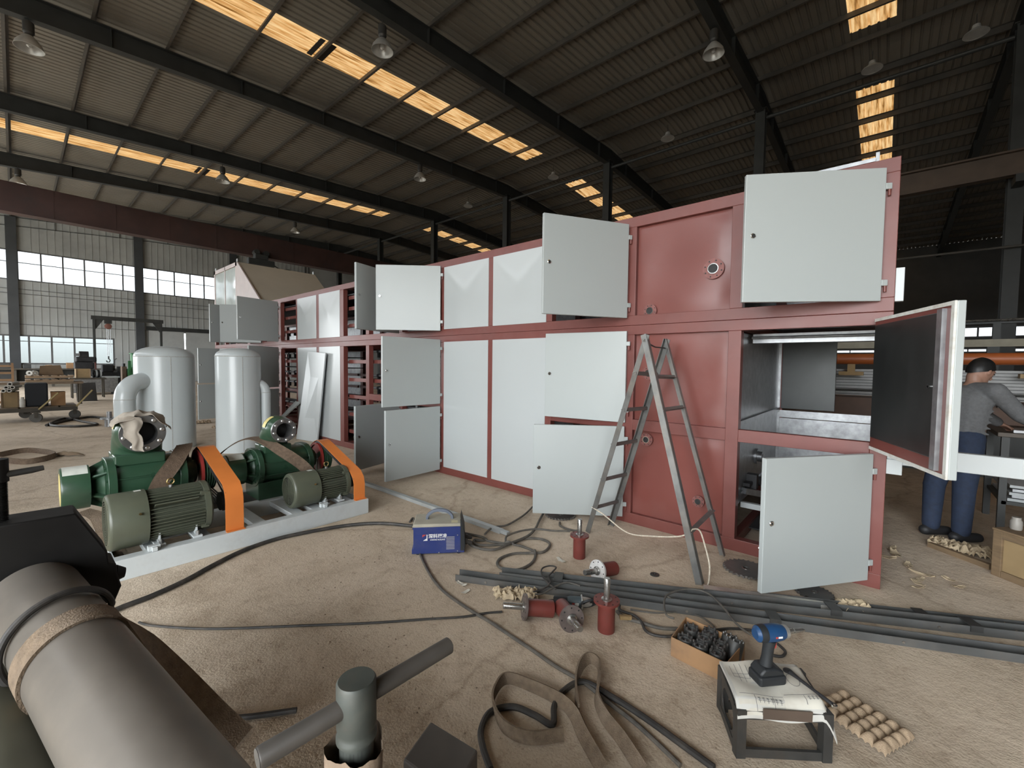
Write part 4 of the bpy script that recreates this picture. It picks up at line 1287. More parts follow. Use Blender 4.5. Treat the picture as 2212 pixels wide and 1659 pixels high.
PATHS = {
    'sling_a': [(1.39, 0.913, 0.035), (1.289, 1.003, 0.035), (1.261, 1.111, 0.035), (1.307, 1.214, 0.035), (1.371, 1.27, 0.035), (1.469, 1.285, 0.035), (1.511, 1.16, 0.035), (1.527, 1.023, 0.035), (1.504, 0.939, 0.035), (1.44, 0.851, 0.035), (1.362, 0.725, 0.035)],
    'sling_b': [(1.534, 0.933, 0.035), (1.607, 0.992, 0.035), (1.689, 1.04, 0.035), (1.788, 1.073, 0.035), (1.852, 1.065, 0.035), (1.839, 1.008, 0.035), (1.727, 0.948, 0.035), (1.643, 0.907, 0.035), (1.573, 0.824, 0.035), (1.524, 0.727, 0.035), (1.453, 0.613, 0.035)],
    'sling_c': [(1.617, 0.972, 0.02), (1.612, 0.956, 0.02), (1.644, 0.941, 0.02), (1.691, 0.956, 0.02), (1.696, 0.989, 0.02), (1.657, 1.01, 0.02), (1.617, 1.001, 0.02), (1.598, 0.965, 0.02)],
    'hose': [(1.105, 1.04, 0.012), (1.15, 1.124, 0.012), (1.205, 1.19, 0.012), (1.295, 1.222, 0.012), (1.38, 1.168, 0.012), (1.407, 1.069, 0.012), (1.419, 0.986, 0.012), (1.503, 1.037, 0.012), (1.602, 1.056, 0.012), (1.713, 1.018, 0.012), (1.719, 0.865, 0.012), (1.706, 0.703, 0.012), (1.677, 0.521, 0.012), (1.661, 0.424, 0.012)],
    'cable_welder': [(2.397, 3.336, 0.008), (2.479, 3.391, 0.008), (2.285, 3.092, 0.008), (2.072, 2.761, 0.008), (1.905, 2.429, 0.008), (1.808, 2.158, 0.008), (1.772, 1.875, 0.008), (1.764, 1.671, 0.008), (1.749, 1.515, 0.008), (1.734, 1.341, 0.008), (1.716, 1.18, 0.008), (1.714, 1.019, 0.008), (1.686, 0.883, 0.008), (1.654, 0.716, 0.008), (1.591, 0.523, 0.008)],
    'cable_big': [(0.299, 3.384, 0.014), (0.383, 3.419, 0.014), (0.53, 3.451, 0.014), (0.713, 3.528, 0.014), (0.903, 3.649, 0.014), (1.116, 3.761, 0.014), (1.335, 3.811, 0.014), (1.55, 3.793, 0.014), (1.913, 3.683, 0.014), (2.177, 3.497, 0.014), (2.345, 3.214, 0.014)],
    'cable_thin': [(0.422, 3.166, 0.006), (0.468, 3.069, 0.006), (0.616, 2.866, 0.006), (0.753, 2.714, 0.006), (1.023, 2.453, 0.006), (1.299, 2.185, 0.006), (1.535, 1.977, 0.006), (1.696, 1.834, 0.006), (1.815, 1.759, 0.006), (1.891, 1.696, 0.006)],
    'weld_cable1': [(2.558, 2.761, 0.012), (2.582, 2.68, 0.012), (2.602, 2.576, 0.012), (2.583, 2.517, 0.012), (2.542, 2.536, 0.012), (2.521, 2.585, 0.012), (2.47, 2.538, 0.012), (2.486, 2.46, 0.012), (2.58, 2.369, 0.012), (2.663, 2.303, 0.012), (2.819, 2.286, 0.012), (2.912, 2.186, 0.012), (2.895, 2.076, 0.012), (2.809, 2.022, 0.012), (2.714, 2.01, 0.012), (2.639, 2.07, 0.012), (2.548, 2.158, 0.012), (2.431, 2.186, 0.012), (2.343, 2.157, 0.012), (2.296, 2.089, 0.012), (2.31, 2.01, 0.012), (2.38, 1.958, 0.012), (2.507, 1.957, 0.012), (2.628, 2.015, 0.012), (2.684, 2.088, 0.012), (2.685, 2.23, 0.012), (2.64, 2.329, 0.012), (2.571, 2.505, 0.012)],
    'weld_cable2': [(2.43, 2.582, 0.012), (2.399, 2.47, 0.012), (2.424, 2.361, 0.012), (2.493, 2.297, 0.012), (2.651, 2.292, 0.012), (2.86, 2.282, 0.012), (3.031, 2.333, 0.012), (3.222, 2.431, 0.012), (3.46, 2.549, 0.012)],
    'weld_cable3': [(2.643, 2.586, 0.012), (2.755, 2.633, 0.012), (2.834, 2.635, 0.012), (2.932, 2.589, 0.012), (3.115, 2.612, 0.012), (3.295, 2.655, 0.012), (3.5, 2.731, 0.012)],
    'weld_cable4': [(2.635, 2.334, 0.012), (2.717, 2.398, 0.012), (2.811, 2.403, 0.012), (2.927, 2.374, 0.012), (3.031, 2.304, 0.012), (3.091, 2.182, 0.012), (3.189, 2.061, 0.012)],
    'weld_cable5': [(3.355, 2.287, 0.012), (3.286, 2.235, 0.012), (3.263, 2.154, 0.012), (3.278, 2.065, 0.012), (3.326, 2.042, 0.012)],
    'grinder_cord': [(2.241, 1.547, 0.012), (2.276, 1.647, 0.012), (2.343, 1.739, 0.012), (2.413, 1.785, 0.012), (2.48, 1.767, 0.012), (2.488, 1.721, 0.012), (2.422, 1.703, 0.012), (2.337, 1.678, 0.012), (2.274, 1.618, 0.012), (2.179, 1.615, 0.012), (2.119, 1.637, 0.012)],
    'cord_r1': [(2.388, 1.457, 0.03), (2.365, 1.547, 0.03), (2.285, 1.572, 0.03), (2.152, 1.582, 0.03), (2.109, 1.615, 0.03)],
    'cord_r2': [(2.358, 1.178, 0.012), (2.328, 1.108, 0.012), (2.347, 1.012, 0.012), (2.372, 0.913, 0.012), (2.435, 0.831, 0.012)],
    'cord_r3': [(2.419, 1.192, 0.012), (2.372, 1.162, 0.012), (2.378, 1.078, 0.012), (2.344, 1.016, 0.012), (2.284, 0.964, 0.012), (2.278, 0.904, 0.012), (2.327, 0.838, 0.012), (2.396, 0.817, 0.012)],
    'cord_r4': [(2.424, 0.856, 0.012), (2.426, 0.9, 0.012), (2.516, 0.95, 0.012), (2.635, 0.981, 0.012), (2.757, 0.947, 0.012), (2.833, 0.878, 0.012), (2.836, 0.786, 0.012), (2.724, 0.668, 0.012), (2.622, 0.589, 0.012), (2.558, 0.507, 0.012), (2.542, 0.432, 0.012)],
    'cord_r5': [(2.439, 1.129, 0.012), (2.508, 0.999, 0.012), (2.62, 0.888, 0.012), (2.652, 0.799, 0.012), (2.628, 0.725, 0.012), (2.596, 0.688, 0.012)],
    'cord_r6': [(2.562, 0.679, 0.012), (2.643, 0.612, 0.012), (2.704, 0.521, 0.012), (2.713, 0.465, 0.012)],
    'cord_r7': [(2.683, 0.41, 0.012), (2.648, 0.365, 0.012), (2.615, 0.341, 0.012), (2.564, 0.349, 0.012), (2.54, 0.386, 0.012)],
    'foot_hose': [(0.933, 1.501, 0.012), (0.951, 1.431, 0.012), (0.975, 1.341, 0.012)],
    'left_hose': [(0.564, 2.112, 0.012), (0.591, 2.025, 0.012), (0.63, 1.927, 0.012), (0.685, 1.831, 0.012), (0.721, 1.783, 0.012)],
    'far_strap1': [(-0.198, 10.191, 0.02), (0.087, 10.405, 0.02), (0.362, 9.612, 0.02), (0.073, 9.233, 0.02), (-0.191, 9.723, 0.02)],
    'far_rope': [(0.409, 14.203, 0.015), (0.769, 15.582, 0.015), (1.021, 14.482, 0.015), (1.187, 13.651, 0.015), (0.81, 13.606, 0.015), (0.485, 14.338, 0.015), (1.186, 15.58, 0.015), (1.47, 14.91, 0.015)],
}
# ---------------------------------------------------------------- loose things on the floor
m_rawsteel = mat('bare_steel', (0.20, 0.195, 0.185), 0.42, 0.75, 0.25, 12, dirt=(0.13, 0.10, 0.08), dscale=6, damt=0.5)
m_darksteel = mat('mill_scale_steel', (0.060, 0.060, 0.058), 0.5, 0.45, 0.25, 7, dirt=(0.11, 0.09, 0.07), dscale=5, damt=0.5)
m_greysteel = mat('grey_primer_steel', (0.10, 0.102, 0.10), 0.5, 0.3, 0.2, 6, dirt=(0.15, 0.13, 0.11), dscale=5, damt=0.5)
m_shaft = mat('ground_shaft', (0.40, 0.39, 0.37), 0.28, 0.9, 0.15, 10)
m_spred = mat('spindle_red_paint', (0.150, 0.032, 0.025), 0.42, 0, 0.12, 10, dirt=(0.12, 0.05, 0.04), dscale=8, damt=0.4)
m_rubber = mat('black_cable_rubber', (0.030, 0.028, 0.026), 0.6, 0, 0.25, 20, dirt=(0.10, 0.085, 0.07), dscale=9, damt=0.6)
m_dusty = mat('dusty_cable_rubber', (0.085, 0.078, 0.068), 0.7, 0, 0.25, 20, dirt=(0.17, 0.145, 0.115), dscale=9, damt=0.6)
m_pulp = mat('paper_pulp', (0.36, 0.265, 0.175), 0.9, 0, 0.12, 30, bump=0.3, bscale=200)
m_pulp2 = mat('pale_paper_pulp', (0.47, 0.375, 0.25), 0.9, 0, 0.12, 30, bump=0.3, bscale=200)
m_card = mat('cardboard', (0.34, 0.195, 0.095), 0.85, 0, 0.08, 8, dirt=(0.13, 0.085, 0.06), dscale=4, damt=0.6)
m_paper = mat('printed_paper', (0.60, 0.575, 0.50), 0.85, 0, 0.05, 8, dirt=(0.40, 0.33, 0.25), dscale=5, damt=0.5)
m_foamw = mat('white_packing_foam', (0.55, 0.54, 0.50), 0.75, 0, 0.06, 10, dirt=(0.38, 0.34, 0.28), dscale=4, damt=0.4)
m_blue = mat('welder_blue_paint', (0.020, 0.036, 0.155), 0.42, 0, 0.10, 6, dirt=(0.10, 0.10, 0.14), dscale=9, damt=0.25)
m_toolblue = mat('tool_blue_plastic', (0.012, 0.050, 0.13), 0.4)
m_toolblk = mat('tool_black_rubber', (0.016, 0.018, 0.020), 0.55)
m_toolgrey = mat('tool_dark_teal', (0.045, 0.062, 0.070), 0.5)
m_labelr = mat('red_label', (0.42, 0.05, 0.04), 0.5)
m_white_p = mat('white_print', (0.75, 0.75, 0.73), 0.6)
m_alu = mat('cast_aluminium', (0.46, 0.45, 0.42), 0.4, 0.7, 0.15, 20)

# --- blue welding machine
wd = thing('welding_machine', (2.22, 2.69, 0), 'blue portable welding machine with a grey carry handle', 'welder', rz=atan2(2.552-2.83, 2.371-2.069))
WL, WD, WH = 0.41, 0.235, 0.245     # local: x along the side facing the camera, y away from it
b = MB().prism([(-WL/2, 0.012), (WL/2, 0.012), (WL/2, 0.05), (WL/2-0.018, 0.058), (WL/2-0.004, WH*0.55), (WL/2-0.006, WH*0.80), (WL/2-0.03, WH-0.02), (-WL/2+0.012, WH-0.02), (-WL/2, WH*0.86), (-WL/2+0.012, WH*0.84), (-WL/2+0.012, 0.06), (-WL/2, 0.05)],
             (0, -WD/2, 0), (1, 0, 0), (0, 0, 1), (0, 1, 0), WD)
b.build('case', m_blue, wd, ang=25, bevel=0.004)
m_dust = mat('dusty_lid', (0.36, 0.335, 0.27), 0.8, 0, 0.1, 8)
MB().prism([(-WL/2+0.002, WH-0.022), (WL/2-0.028, WH-0.022), (WL/2-0.03, WH+0.004), (-WL/2+0.01, WH+0.004)], (0, -WD/2-0.003, 0), (1, 0, 0), (0, 0, 1), (0, 1, 0), WD+0.006).build('lid', m_dust, wd, ang=25, bevel=0.006)
MB().prism([(WL/2-0.032, 0.03), (WL/2-0.002, 0.03), (WL/2-0.002, WH*0.72), (WL/2-0.028, WH+0.035), (WL/2-0.034, WH+0.035)], (0, -WD/2-0.004, 0), (1, 0, 0), (0, 0, 1), (0, 1, 0), 0.004).build('front_bezel', m_toolblk, wd, ang=0)
MB().prism([(WL/2-0.034, WH-0.01), (WL/2-0.028, WH+0.035), (WL/2+0.0, WH*0.72), (WL/2+0.006, 0.05), (WL/2-0.002, 0.05), (WL/2-0.006, WH*0.70)], (0, -WD/2, 0), (1, 0, 0), (0, 0, 1), (0, 1, 0), WD).build('front_panel', m_toolblk, wd, ang=0)
h = MB().ribbon(spline([(-0.095, 0, WH), (-0.09, 0, WH+0.035), (-0.045, 0, WH+0.068), (0.01, 0, WH+0.075), (0.065, 0, WH+0.062), (0.10, 0, WH+0.03), (0.105, 0, WH)], 5), (0, 1, 0), 0.030, 0.022)
h.build('handle', mat('grey_handle', (0.13, 0.15, 0.19), 0.5), wd, ang=50, bevel=0.004)
for k in range(9):
    z = 0.045+k*0.0118
    MB().box(0.062, 0.127, -WD/2-0.0025, -WD/2+0.001, z, z+0.0042).build('vent_slat', mat('vent_bare', (0.38, 0.36, 0.36), 0.6), wd, ang=0)
for (x, z) in ((0.150, 0.155), (0.150, 0.028), (0.005, 0.020)):
    MB().cyl((x, -WD/2, z), (x, -WD/2-0.004, z), 0.0045, n=10).build('screw', m_bolt, wd)
for (x, y) in ((-0.16, -0.09), (0.16, -0.09), (-0.16, 0.09), (0.16, 0.09)):
    MB().cyl((x, y, 0), (x, y, 0.014), 0.014, n=10).build('rubber_foot', m_toolblk, wd)
Mt = Matrix.Translation((-0.005, -WD/2-0.0008, 0.150)) @ Matrix.Rotation(pi/2, 4, 'X')
text_mesh('深科瑞凌', 0.036, m_white_p, wd, Mt, 'lettering', bold=0.0008)
text_mesh('SHENKE RUILING', 0.0150, m_white_p, wd, Matrix.Translation((-0.005, -WD/2-0.0008, 0.1225)) @ Matrix.Rotation(pi/2, 4, 'X'), 'lettering', bold=0.0003)
MB().prism([(-0.125, 0.145), (-0.092, 0.165), (-0.122, 0.165)], (0, -WD/2-0.001, 0), (1, 0, 0), (0, 0, 1), (0, 1, 0), 0.001).build('logo_mark', m_labelr, wd, ang=0)
MB().prism([(-0.118, 0.117), (-0.084, 0.117), (-0.084, 0.165), (-0.091, 0.165), (-0.091, 0.135)], (0, -WD/2-0.0012, 0), (1, 0, 0), (0, 0, 1), (0, 1, 0), 0.0012).build('logo_mark', m_white_p, wd, ang=0)
MB().box(0.10, 0.15, -0.10, -0.05, WH+0.004, WH+0.0048).build('lid_label', mat('cream_label', (0.55, 0.50, 0.32), 0.7), wd, ang=0)
for y in (-0.05, 0.05):
    MB().lathe([(0.022, 0), (0.022, 0.02), (0.016, 0.02), (0.016, 0.045), (0.010, 0.06)], (WL/2+0.004, y, 0.075), (1, 0, -0.25), 14).build('cable_plug', m_rubber, wd)

# --- flanged spindles
def spindle(M, label, flange_mat=None, body=None):
    s = thing('flanged_spindle', (0, 0, 0), label, 'spindle', group='red flanged spindles')
    s.matrix_world = M
    MB().lathe([(0.044, 0), (0.048, 0.004), (0.048, 0.168)], (0, 0, 0), (0, 0, 1), 36).build('housing', body or m_spred, s, ang=40)
    MB().lathe([(0.022, 0.168), (0.073, 0.168), (0.073, 0.181), (0.022, 0.181)], (0, 0, 0), (0, 0, 1), 40, closed=True).build('flange', flange_mat or m_spred, s, ang=40)
    MB().lathe([(0.030, 0.181), (0.030, 0.186), (0.0185, 0.190), (0.0185, 0.300), (0.016, 0.304)], (0, 0, 0), (0, 0, 1), 28).build('shaft', m_shaft, s, ang=40)
    for k in range(8):
        th = 2*pi*k/8
        MB().cyl((0.060*cos(th), 0.060*sin(th), 0.1805), (0.060*cos(th), 0.060*sin(th), 0.1818), 0.0048, n=8).build('bolt_hole', m_black, s)
    return s
def along(o, tip, spin=0.0):
    """Matrix taking local z to the direction tip-o, origin at o."""
    o, tip = Vector(o), Vector(tip)
    z = (tip-o).normalized()
    q = z.to_track_quat('Z', 'Y')
    return Matrix.Translation(o) @ q.to_matrix().to_4x4() @ Matrix.Rotation(spin, 4, 'Z')
m_flgrey = mat('scuffed_flange', (0.16, 0.13, 0.12), 0.45, 0.4, 0.25, 20)
m_flwhite = mat('zinc_primed_flange', (0.58, 0.57, 0.55), 0.5, 0.1, 0.15, 25, dirt=(0.30, 0.20, 0.16), dscale=14, damt=0.5)
spindle(Matrix.Translation((2.158, 1.142, 0)) @ Matrix.Rotation(0.3, 4, 'Z'), 'red spindle standing upright, nearest of the group, shaft pointing up')
spindle(Matrix.Translation((2.855, 1.757, 0)) @ Matrix.Rotation(0.7, 4, 'Z'), 'red spindle standing upright beside the ladder foot')
spindle(along((2.065, 1.445, 0.0475), (1.925, 1.565, 0.0745)), 'red spindle lying down with its shaft pointing left', m_flgrey)
spindle(along((2.120, 1.425, 0.0475), (2.012, 1.275, 0.0745)), 'red spindle lying down between the grinder and the upright spindle', m_flgrey)
spindle(along((2.790, 1.420, 0.047), (2.622, 1.462, 0.0745)), 'spindle lying with its pale flange turned towards the camera', m_flwhite)

# --- angle grinder
gr = thing('angle_grinder', (2.235, 1.41, 0.0), 'dark angle grinder with a bare metal head lying on the floor', 'grinder', rz=atan2(-0.17, 0.126))
b = MB().lathe([(0.020, -0.125), (0.029, -0.12), (0.031, -0.06), (0.026, -0.03)], (0, 0, 0.034), (1, 0, 0), 24)
b.build('handle_cap', m_toolblk, gr)
MB().lathe([(0.027, -0.04), (0.032, -0.025), (0.034, 0.045)], (0, 0, 0.034), (1, 0, 0), 24).build('motor_housing', m_toolgrey, gr)
MB().box(0.045, 0.058, -0.034, 0.034, 0.002, 0.068).build('gear_flange', m_alu, gr, ang=0, bevel=0.006)
MB().lathe([(0.030, 0), (0.028, 0.03), (0.022, 0.05), (0.014, 0.058)], (0.056, 0, 0.036), (1, 0, 0), 18).build('gear_head', m_alu, gr)
MB().cyl((0.082, 0, 0.05), (0.082, -0.03, 0.035), 0.017, n=16).build('spindle_boss', m_alu, gr)
MB().lathe([(0.012, 0.0), (0.052, 0.0), (0.052, 0.012), (0.050, 0.012), (0.050, 0.003), (0.012, 0.003)], (0.090, -0.030, 0.052), (0.2, -0.7, -0.6), 28, closed=True).build('disc_guard', m_toolblk, gr)
MB().box(-0.012, 0.004, -0.0353, -0.0335, 0.026, 0.044).build('red_badge', m_labelr, gr, ang=0)
MB().box(0.006, 0.030, -0.0353, -0.0335, 0.026, 0.044).build('white_badge', m_white_p, gr, ang=0)
MB().lathe([(0.011, 0), (0.007, 0.05)], (-0.12, 0, 0.034), (-1, 0, -0.1), 10).build('cord_boot', m_rubber, gr)

# --- long steel channels lying on the floor
def channel(p0, p1, wd_, ht, label, clips, up=True, z=0.0, m_=None):
    p0, p1 = Vector((p0[0], p0[1], z)), Vector((p1[0], p1[1], z))
    d = (p1-p0)
    L = d.length
    c = thing('steel_channel', p0, label, 'steel channel', rz=atan2(d.y, d.x), group='steel channels on the floor')
    b = MB()
    b.box(0, L, -wd_/2, wd_/2, 0.0, 0.005); b.box(0, L, -wd_/2, -wd_/2+0.005, 0.005, ht); b.box(0, L, wd_/2-0.005, wd_/2, 0.005, ht)
    b.build('channel_body', m_ or m_greysteel, c, ang=0)
    for x in clips:
        MB().box(x, x+0.06, -wd_/2-0.006, wd_/2+0.006, ht+0.0005, ht+0.006).build('cross_clip', m_darksteel, c, ang=0)
        MB().box(x, x+0.06, -wd_/2-0.006, -wd_/2-0.0005, ht-0.03, ht+0.0005).build('cross_clip', m_darksteel, c, ang=0)
    for x in (0.22, 1.5, 2.6):
        MB().cyl((x, -wd_/2-0.001, ht*0.5), (x, -wd_/2-0.004, ht*0.5), 0.008, n=10).build('bolt_head', m_shaft, c)
    return c
channel((1.995, 2.215), (3.50, -0.80), 0.085, 0.045, 'nearest long grey steel channel lying across the floor', (1.95,))
channel((2.215, 2.005), (3.80, -0.85), 0.085, 0.05, 'long grey steel channel lying just behind the nearest one', (0.38, 2.05, 2.75))
channel((3.10, 0.60), (3.98, -1.0), 0.06, 0.035, 'shorter steel channel beside the long pair under the open door', (0.9,))
o = MB().bar((2.98, 0.86, 0.02), (3.30, 0.17, 0.02), 0.055, 0.03)
tag(o.build('flat_bar', mat('bright_flat_bar', (0.55, 0.53, 0.48), 0.4, 0.7, 0.2, 9), ang=0), 'bright dusty flat bar on the floor beneath the lower right door', 'steel bar')
o = MB().bar((2.80, 4.90, 0.018), (2.80, 2.53, 0.018), 0.05, 0.034)
o.bar((2.80, 2.54, 0.02), (2.80, 2.45, 0.02), 0.040, 0.026)
tag(o.build('box_section_tube', mat('galvanised_tube', (0.40, 0.42, 0.42), 0.45, 0.4, 0.12, 8), ang=0), 'long thin grey square tube on the floor behind the blue welder', 'steel tube')

# --- step ladder of grey angle steel
ld = wthing('step_ladder', (3.4, 1.41, 0), 'grey steel step ladder standing open in front of the red panels', 'ladder')
TL, TR = Vector((3.19, 1.412, 1.735)), Vector((3.64, 1.416, 1.72))
FA = [Vector((3.33, 1.99, 0.0)), Vector((3.63, 1.91, 0.0))]
FB = [Vector((3.04, 0.89, 0.0)), Vector((3.65, 0.90, 0.0))]
m_lad = mat('worn_ladder_steel', (0.155, 0.155, 0.148), 0.42, 0.55, 0.2, 9, dirt=(0.24, 0.20, 0.16), dscale=6, damt=0.5)
def angle(p, q, out, inw, w_=0.042, t_=0.005):
    """Angle-section stile: two thin legs along the directions out and inw."""
    p, q = Vector(p), Vector(q)
    d = (q-p).normalized()
    o1 = (Vector(out)-d*Vector(out).dot(d)).normalized()
    o2 = (Vector(inw)-d*Vector(inw).dot(d)).normalized()
    b = MB()
    b.bar(p+o1*w_/2, q+o1*w_/2, t_, w_, o1)
    b.bar(p+o2*w_/2, q+o2*w_/2, t_, w_, o2)
    return b
for (T, F, dy) in ((TL, FA[0], 1), (TR, FA[1], 1), (TL, FB[0], -1), (TR, FB[1], -1)):
    inw = (1, 0, 0) if T is TL else (-1, 0, 0)
    top = T + Vector((0.008*(1 if T is TL else -1)*(1 if dy > 0 else 0), 0.012*dy, 0))
    angle(top+(top-F).normalized()*0.02, F+(top-F).normalized()*0.012, (0, -dy, 0.3), inw).build('stile', m_lad, ld, ang=0)
def rung(F, z, tilt=0.0):
    t = 1-z/1.73
    a = TL+(F[0]-TL)*t
    c = TR+(F[1]-TR)*t
    c.z += tilt
    n = Vector((0, 1 if F is FA else -1, 0.25))
    MB().bar(a, c, 0.034, 0.005, (0, 0.5 if F is FA else -0.5, 1)).bar(a+Vector((0, -0.016 if F is FA else 0.016, -0.010)), c+Vector((0, -0.016 if F is FA else 0.016, -0.010)), 0.005, 0.026).build('rung', m_lad, ld, ang=0)
for z in (1.45, 1.15, 0.85, 0.53, 0.26): rung(FA, z)
for z in (1.43, 1.18): rung(FB, z)
rung(FB, 0.34, 0.02)
MB().cyl(TL+Vector((-0.03, 0, -0.03)), TL+Vector((0.05, 0, -0.03)), 0.009, n=10).build('pivot_bolt', m_shaft, ld)
MB().tube([TL+Vector((0.05, 0, -0.05)), TL+Vector((0.2, 0, -0.075)), TR+Vector((-0.03, 0, -0.06))], 0.006, 6).build('pivot_rod', m_darksteel, ld)
rope = MB().tube(spline([(3.315, 1.92, 0.25), (3.30, 1.80, 0.22), (3.25, 1.55, 0.14), (3.17, 1.30, 0.20), (3.10, 1.08, 0.28), (3.08, 1.00, 0.335), (3.12, 0.99, 0.35), (3.18, 0.96, 0.33), (3.21, 0.93, 0.22), (3.19, 0.89, 0.10), (3.12, 0.87, 0.03), (3.06, 0.86, 0.012)], 8), 0.0055, 6)
tag(rope.build('twisted_string', mat('pale_string', (0.58, 0.52, 0.42), 0.9, 0, 0.2, 60)), 'pale twisted string tied between the legs of the step ladder', 'string')

# --- sprockets
def sprocket(c, r, n, hub, label, M=None, mtl=None):
    s = thing('chain_sprocket', c, label, 'sprocket', group='chain sprockets')
    if M: s.matrix_world = Matrix.Translation(c) @ M
    pts = []
    for k in range(n):
        for (f, rr) in ((0.0, 0.90), (0.22, 0.90), (0.38, 1.0), (0.62, 1.0), (0.78, 0.90)):
            th = 2*pi*(k+f)/n
            pts.append((r*rr*cos(th), r*rr*sin(th)))
    N = len(pts)
    b = MB()
    inner = [(hub*cos(2*pi*i/N), hub*sin(2*pi*i/N)) for i in range(N)]
    vs = [(x, y, z) for z in (0.0, 0.014) for (x, y) in pts] + [(x, y, z) for z in (0.0, 0.014) for (x, y) in inner]
    fs = []
    for i in range(N):
        j = (i+1) % N
        fs += [(i, j, N+j, N+i), (2*N+i, 3*N+i, 3*N+j, 2*N+j), (N+i, N+j, 3*N+j, 3*N+i), (i, 2*N+i, 2*N+j, j)]
    b.add(vs, fs)
    b.build('toothed_disc', mtl or m_rawsteel, s, ang=25)
    MB().lathe([(hub, -0.0), (hub*1.02, 0.016), (hub*0.86, 0.018), (hub*0.86, 0.0)], (0, 0, 0), (0, 0, 1), 32, closed=True).build('hub_bore', m_shaft, s)
    return s
sprocket((3.47, 0.715, 0.02), 0.155, 28, 0.028, 'large flat sprocket lying on the floor beside the lower right door')
sprocket((3.53, 2.40, 0.004), 0.15, 28, 0.028, 'sprocket lying on the floor under the low open door by the ladder')
sprocket((3.745, 0.60, 0.105), 0.09, 18, 0.02, 'small pale-toothed sprocket leaning on the bottom rail of the red frame', Matrix.Rotation(radians(-72), 4, 'Y'), m_shaft)
sprocket((3.44, 0.30, 0.004), 0.11, 24, 0.02, 'dark sprocket lying mostly hidden beneath the lower right door', None, m_darksteel)
for o_ in ((2.98, 1.20),):
    w_ = MB().lathe([(0.012, 0), (0.032, 0), (0.032, 0.006), (0.022, 0.010), (0.012, 0.010)], (o_[0], o_[1], 0.0), (0, 0, 1), 20, closed=True)
    tag(w_.build('steel_washer', m_darksteel), 'dark round washer lying alone on the floor near the ladder', 'washer')

# --- cardboard box of clamping bushes
bx = wthing('cardboard_box', (2.28, 0.66, 0), 'open brown cardboard box holding dark clamping bushes', 'box')
BA, BB_, BC, BD = (2.193, 0.785), (2.170, 0.515), (2.400, 0.490), (2.425, 0.79)
def wallq(p, q, h, t_=0.004):
    return MB().bar((p[0], p[1], h/2+0.001), (q[0], q[1], h/2+0.001), t_, h)
for p, q, h in ((BA, BB_, 0.10), (BB_, BC, 0.10), (BC, BD, 0.10), (BD, BA, 0.10)):
    wallq(p, q, h).build('box_side', m_card, bx, ang=0)
MB().prism([BA, BB_, BC, BD], (0, 0, 0.0), (1, 0, 0), (0, 1, 0), (0, 0, 1), 0.003).build('box_bottom', m_card, bx, ang=0)
def bush(c, rx, ry, spin, n_):
    s = thing('clamping_bush', c, f'dark clamping bush with bolts in the cardboard box, {n_}', 'bush', group='clamping bushes in the cardboard box')
    s.matrix_world = Matrix.Translation(c) @ Matrix.Rotation(rx, 4, 'X') @ Matrix.Rotation(ry, 4, 'Y') @ Matrix.Rotation(spin, 4, 'Z')
    MB().lathe([(0.024, 0), (0.038, 0), (0.038, 0.085), (0.036, 0.089), (0.029, 0.089), (0.028, 0.080), (0.023, 0.080), (0.0225, 0.0)], (0, 0, 0), (0, 0, 1), 30, closed=True).build('bush_body', m_darksteel, s, ang=35)
    MB().lathe([(0.017, 0.02), (0.0225, 0.02), (0.0225, 0.084), (0.017, 0.084)], (0, 0, 0), (0, 0, 1), 24, closed=True).build('inner_ring', m_greysteel, s, ang=35)
    for k in range(7):
        th = 2*pi*k/7
        MB().lathe([(0.0048, 0.078), (0.0048, 0.098), (0.0026, 0.098), (0.0026, 0.094)], (0.0315*cos(th), 0.0315*sin(th), 0), (0, 0, 1), 10, caps=False).build('socket_bolt', m_rawsteel, s)
    return s
BS = [((2.356, 0.738, 0.008), 'far corner'), ((2.243, 0.735, 0.008), 'near corner furthest from the stool'), ((2.237, 0.655, 0.008), 'second in the near row'), ((2.318, 0.658, 0.010), 'middle of the box'),
      ((2.385, 0.650, 0.012), 'second in the far row'), ((2.312, 0.578, 0.008), 'third in the middle row'), ((2.232, 0.573, 0.010), 'near row, brightest bolts'), ((2.246, 0.533, 0.045), 'nearest the stool'), ((2.340, 0.530, 0.030), 'tilted on its side by the stool')]
BS[7] = ((2.215, 0.0, 0), '')
BS = [q for q in BS if q[1]] + [((2.390, 0.568, 0.012), 'far row beside the tilted one')]
for i, (c, n_) in enumerate(BS):
    tilt = (0.0, 0.0) if 'tilted' not in n_ else (0.10, 0.34)
    bush(c, tilt[0]+0.03*sin(i*2.1), tilt[1]-0.04*cos(i*1.7), i*0.8, n_)

# --- little steel stool with papers
st = wthing('steel_stool', (2.0, 0.30, 0), 'low welded steel stool padded with white foam', 'stool')
A, B_, C_, D_ = Vector((1.788, 0.377, 0)), Vector((1.998, 0.111, 0)), Vector((2.204, 0.228, 0)), Vector((1.994, 0.494, 0))
HT = 0.19
for p in (A, B_, C_, D_):
    cc = (A+B_+C_+D_)/4
    q = p+(cc-p)*0.05
    MB().bar(q, q+Vector((0, 0, HT)), 0.035, 0.035, (B_-A).normalized()).build('leg', m_darksteel, st, ang=0)
for p, q, z in ((A, B_, 0.018), (C_, D_, 0.018), (A, B_, HT-0.02), (B_, C_, HT-0.02), (C_, D_, HT-0.02), (D_, A, HT-0.02), (D_, A, 0.018), (B_, C_, 0.018)):
    MB().bar(p+Vector((0, 0, z)), q+Vector((0, 0, z)), 0.012, 0.034).build('frame_bar', m_darksteel, st, ang=0)
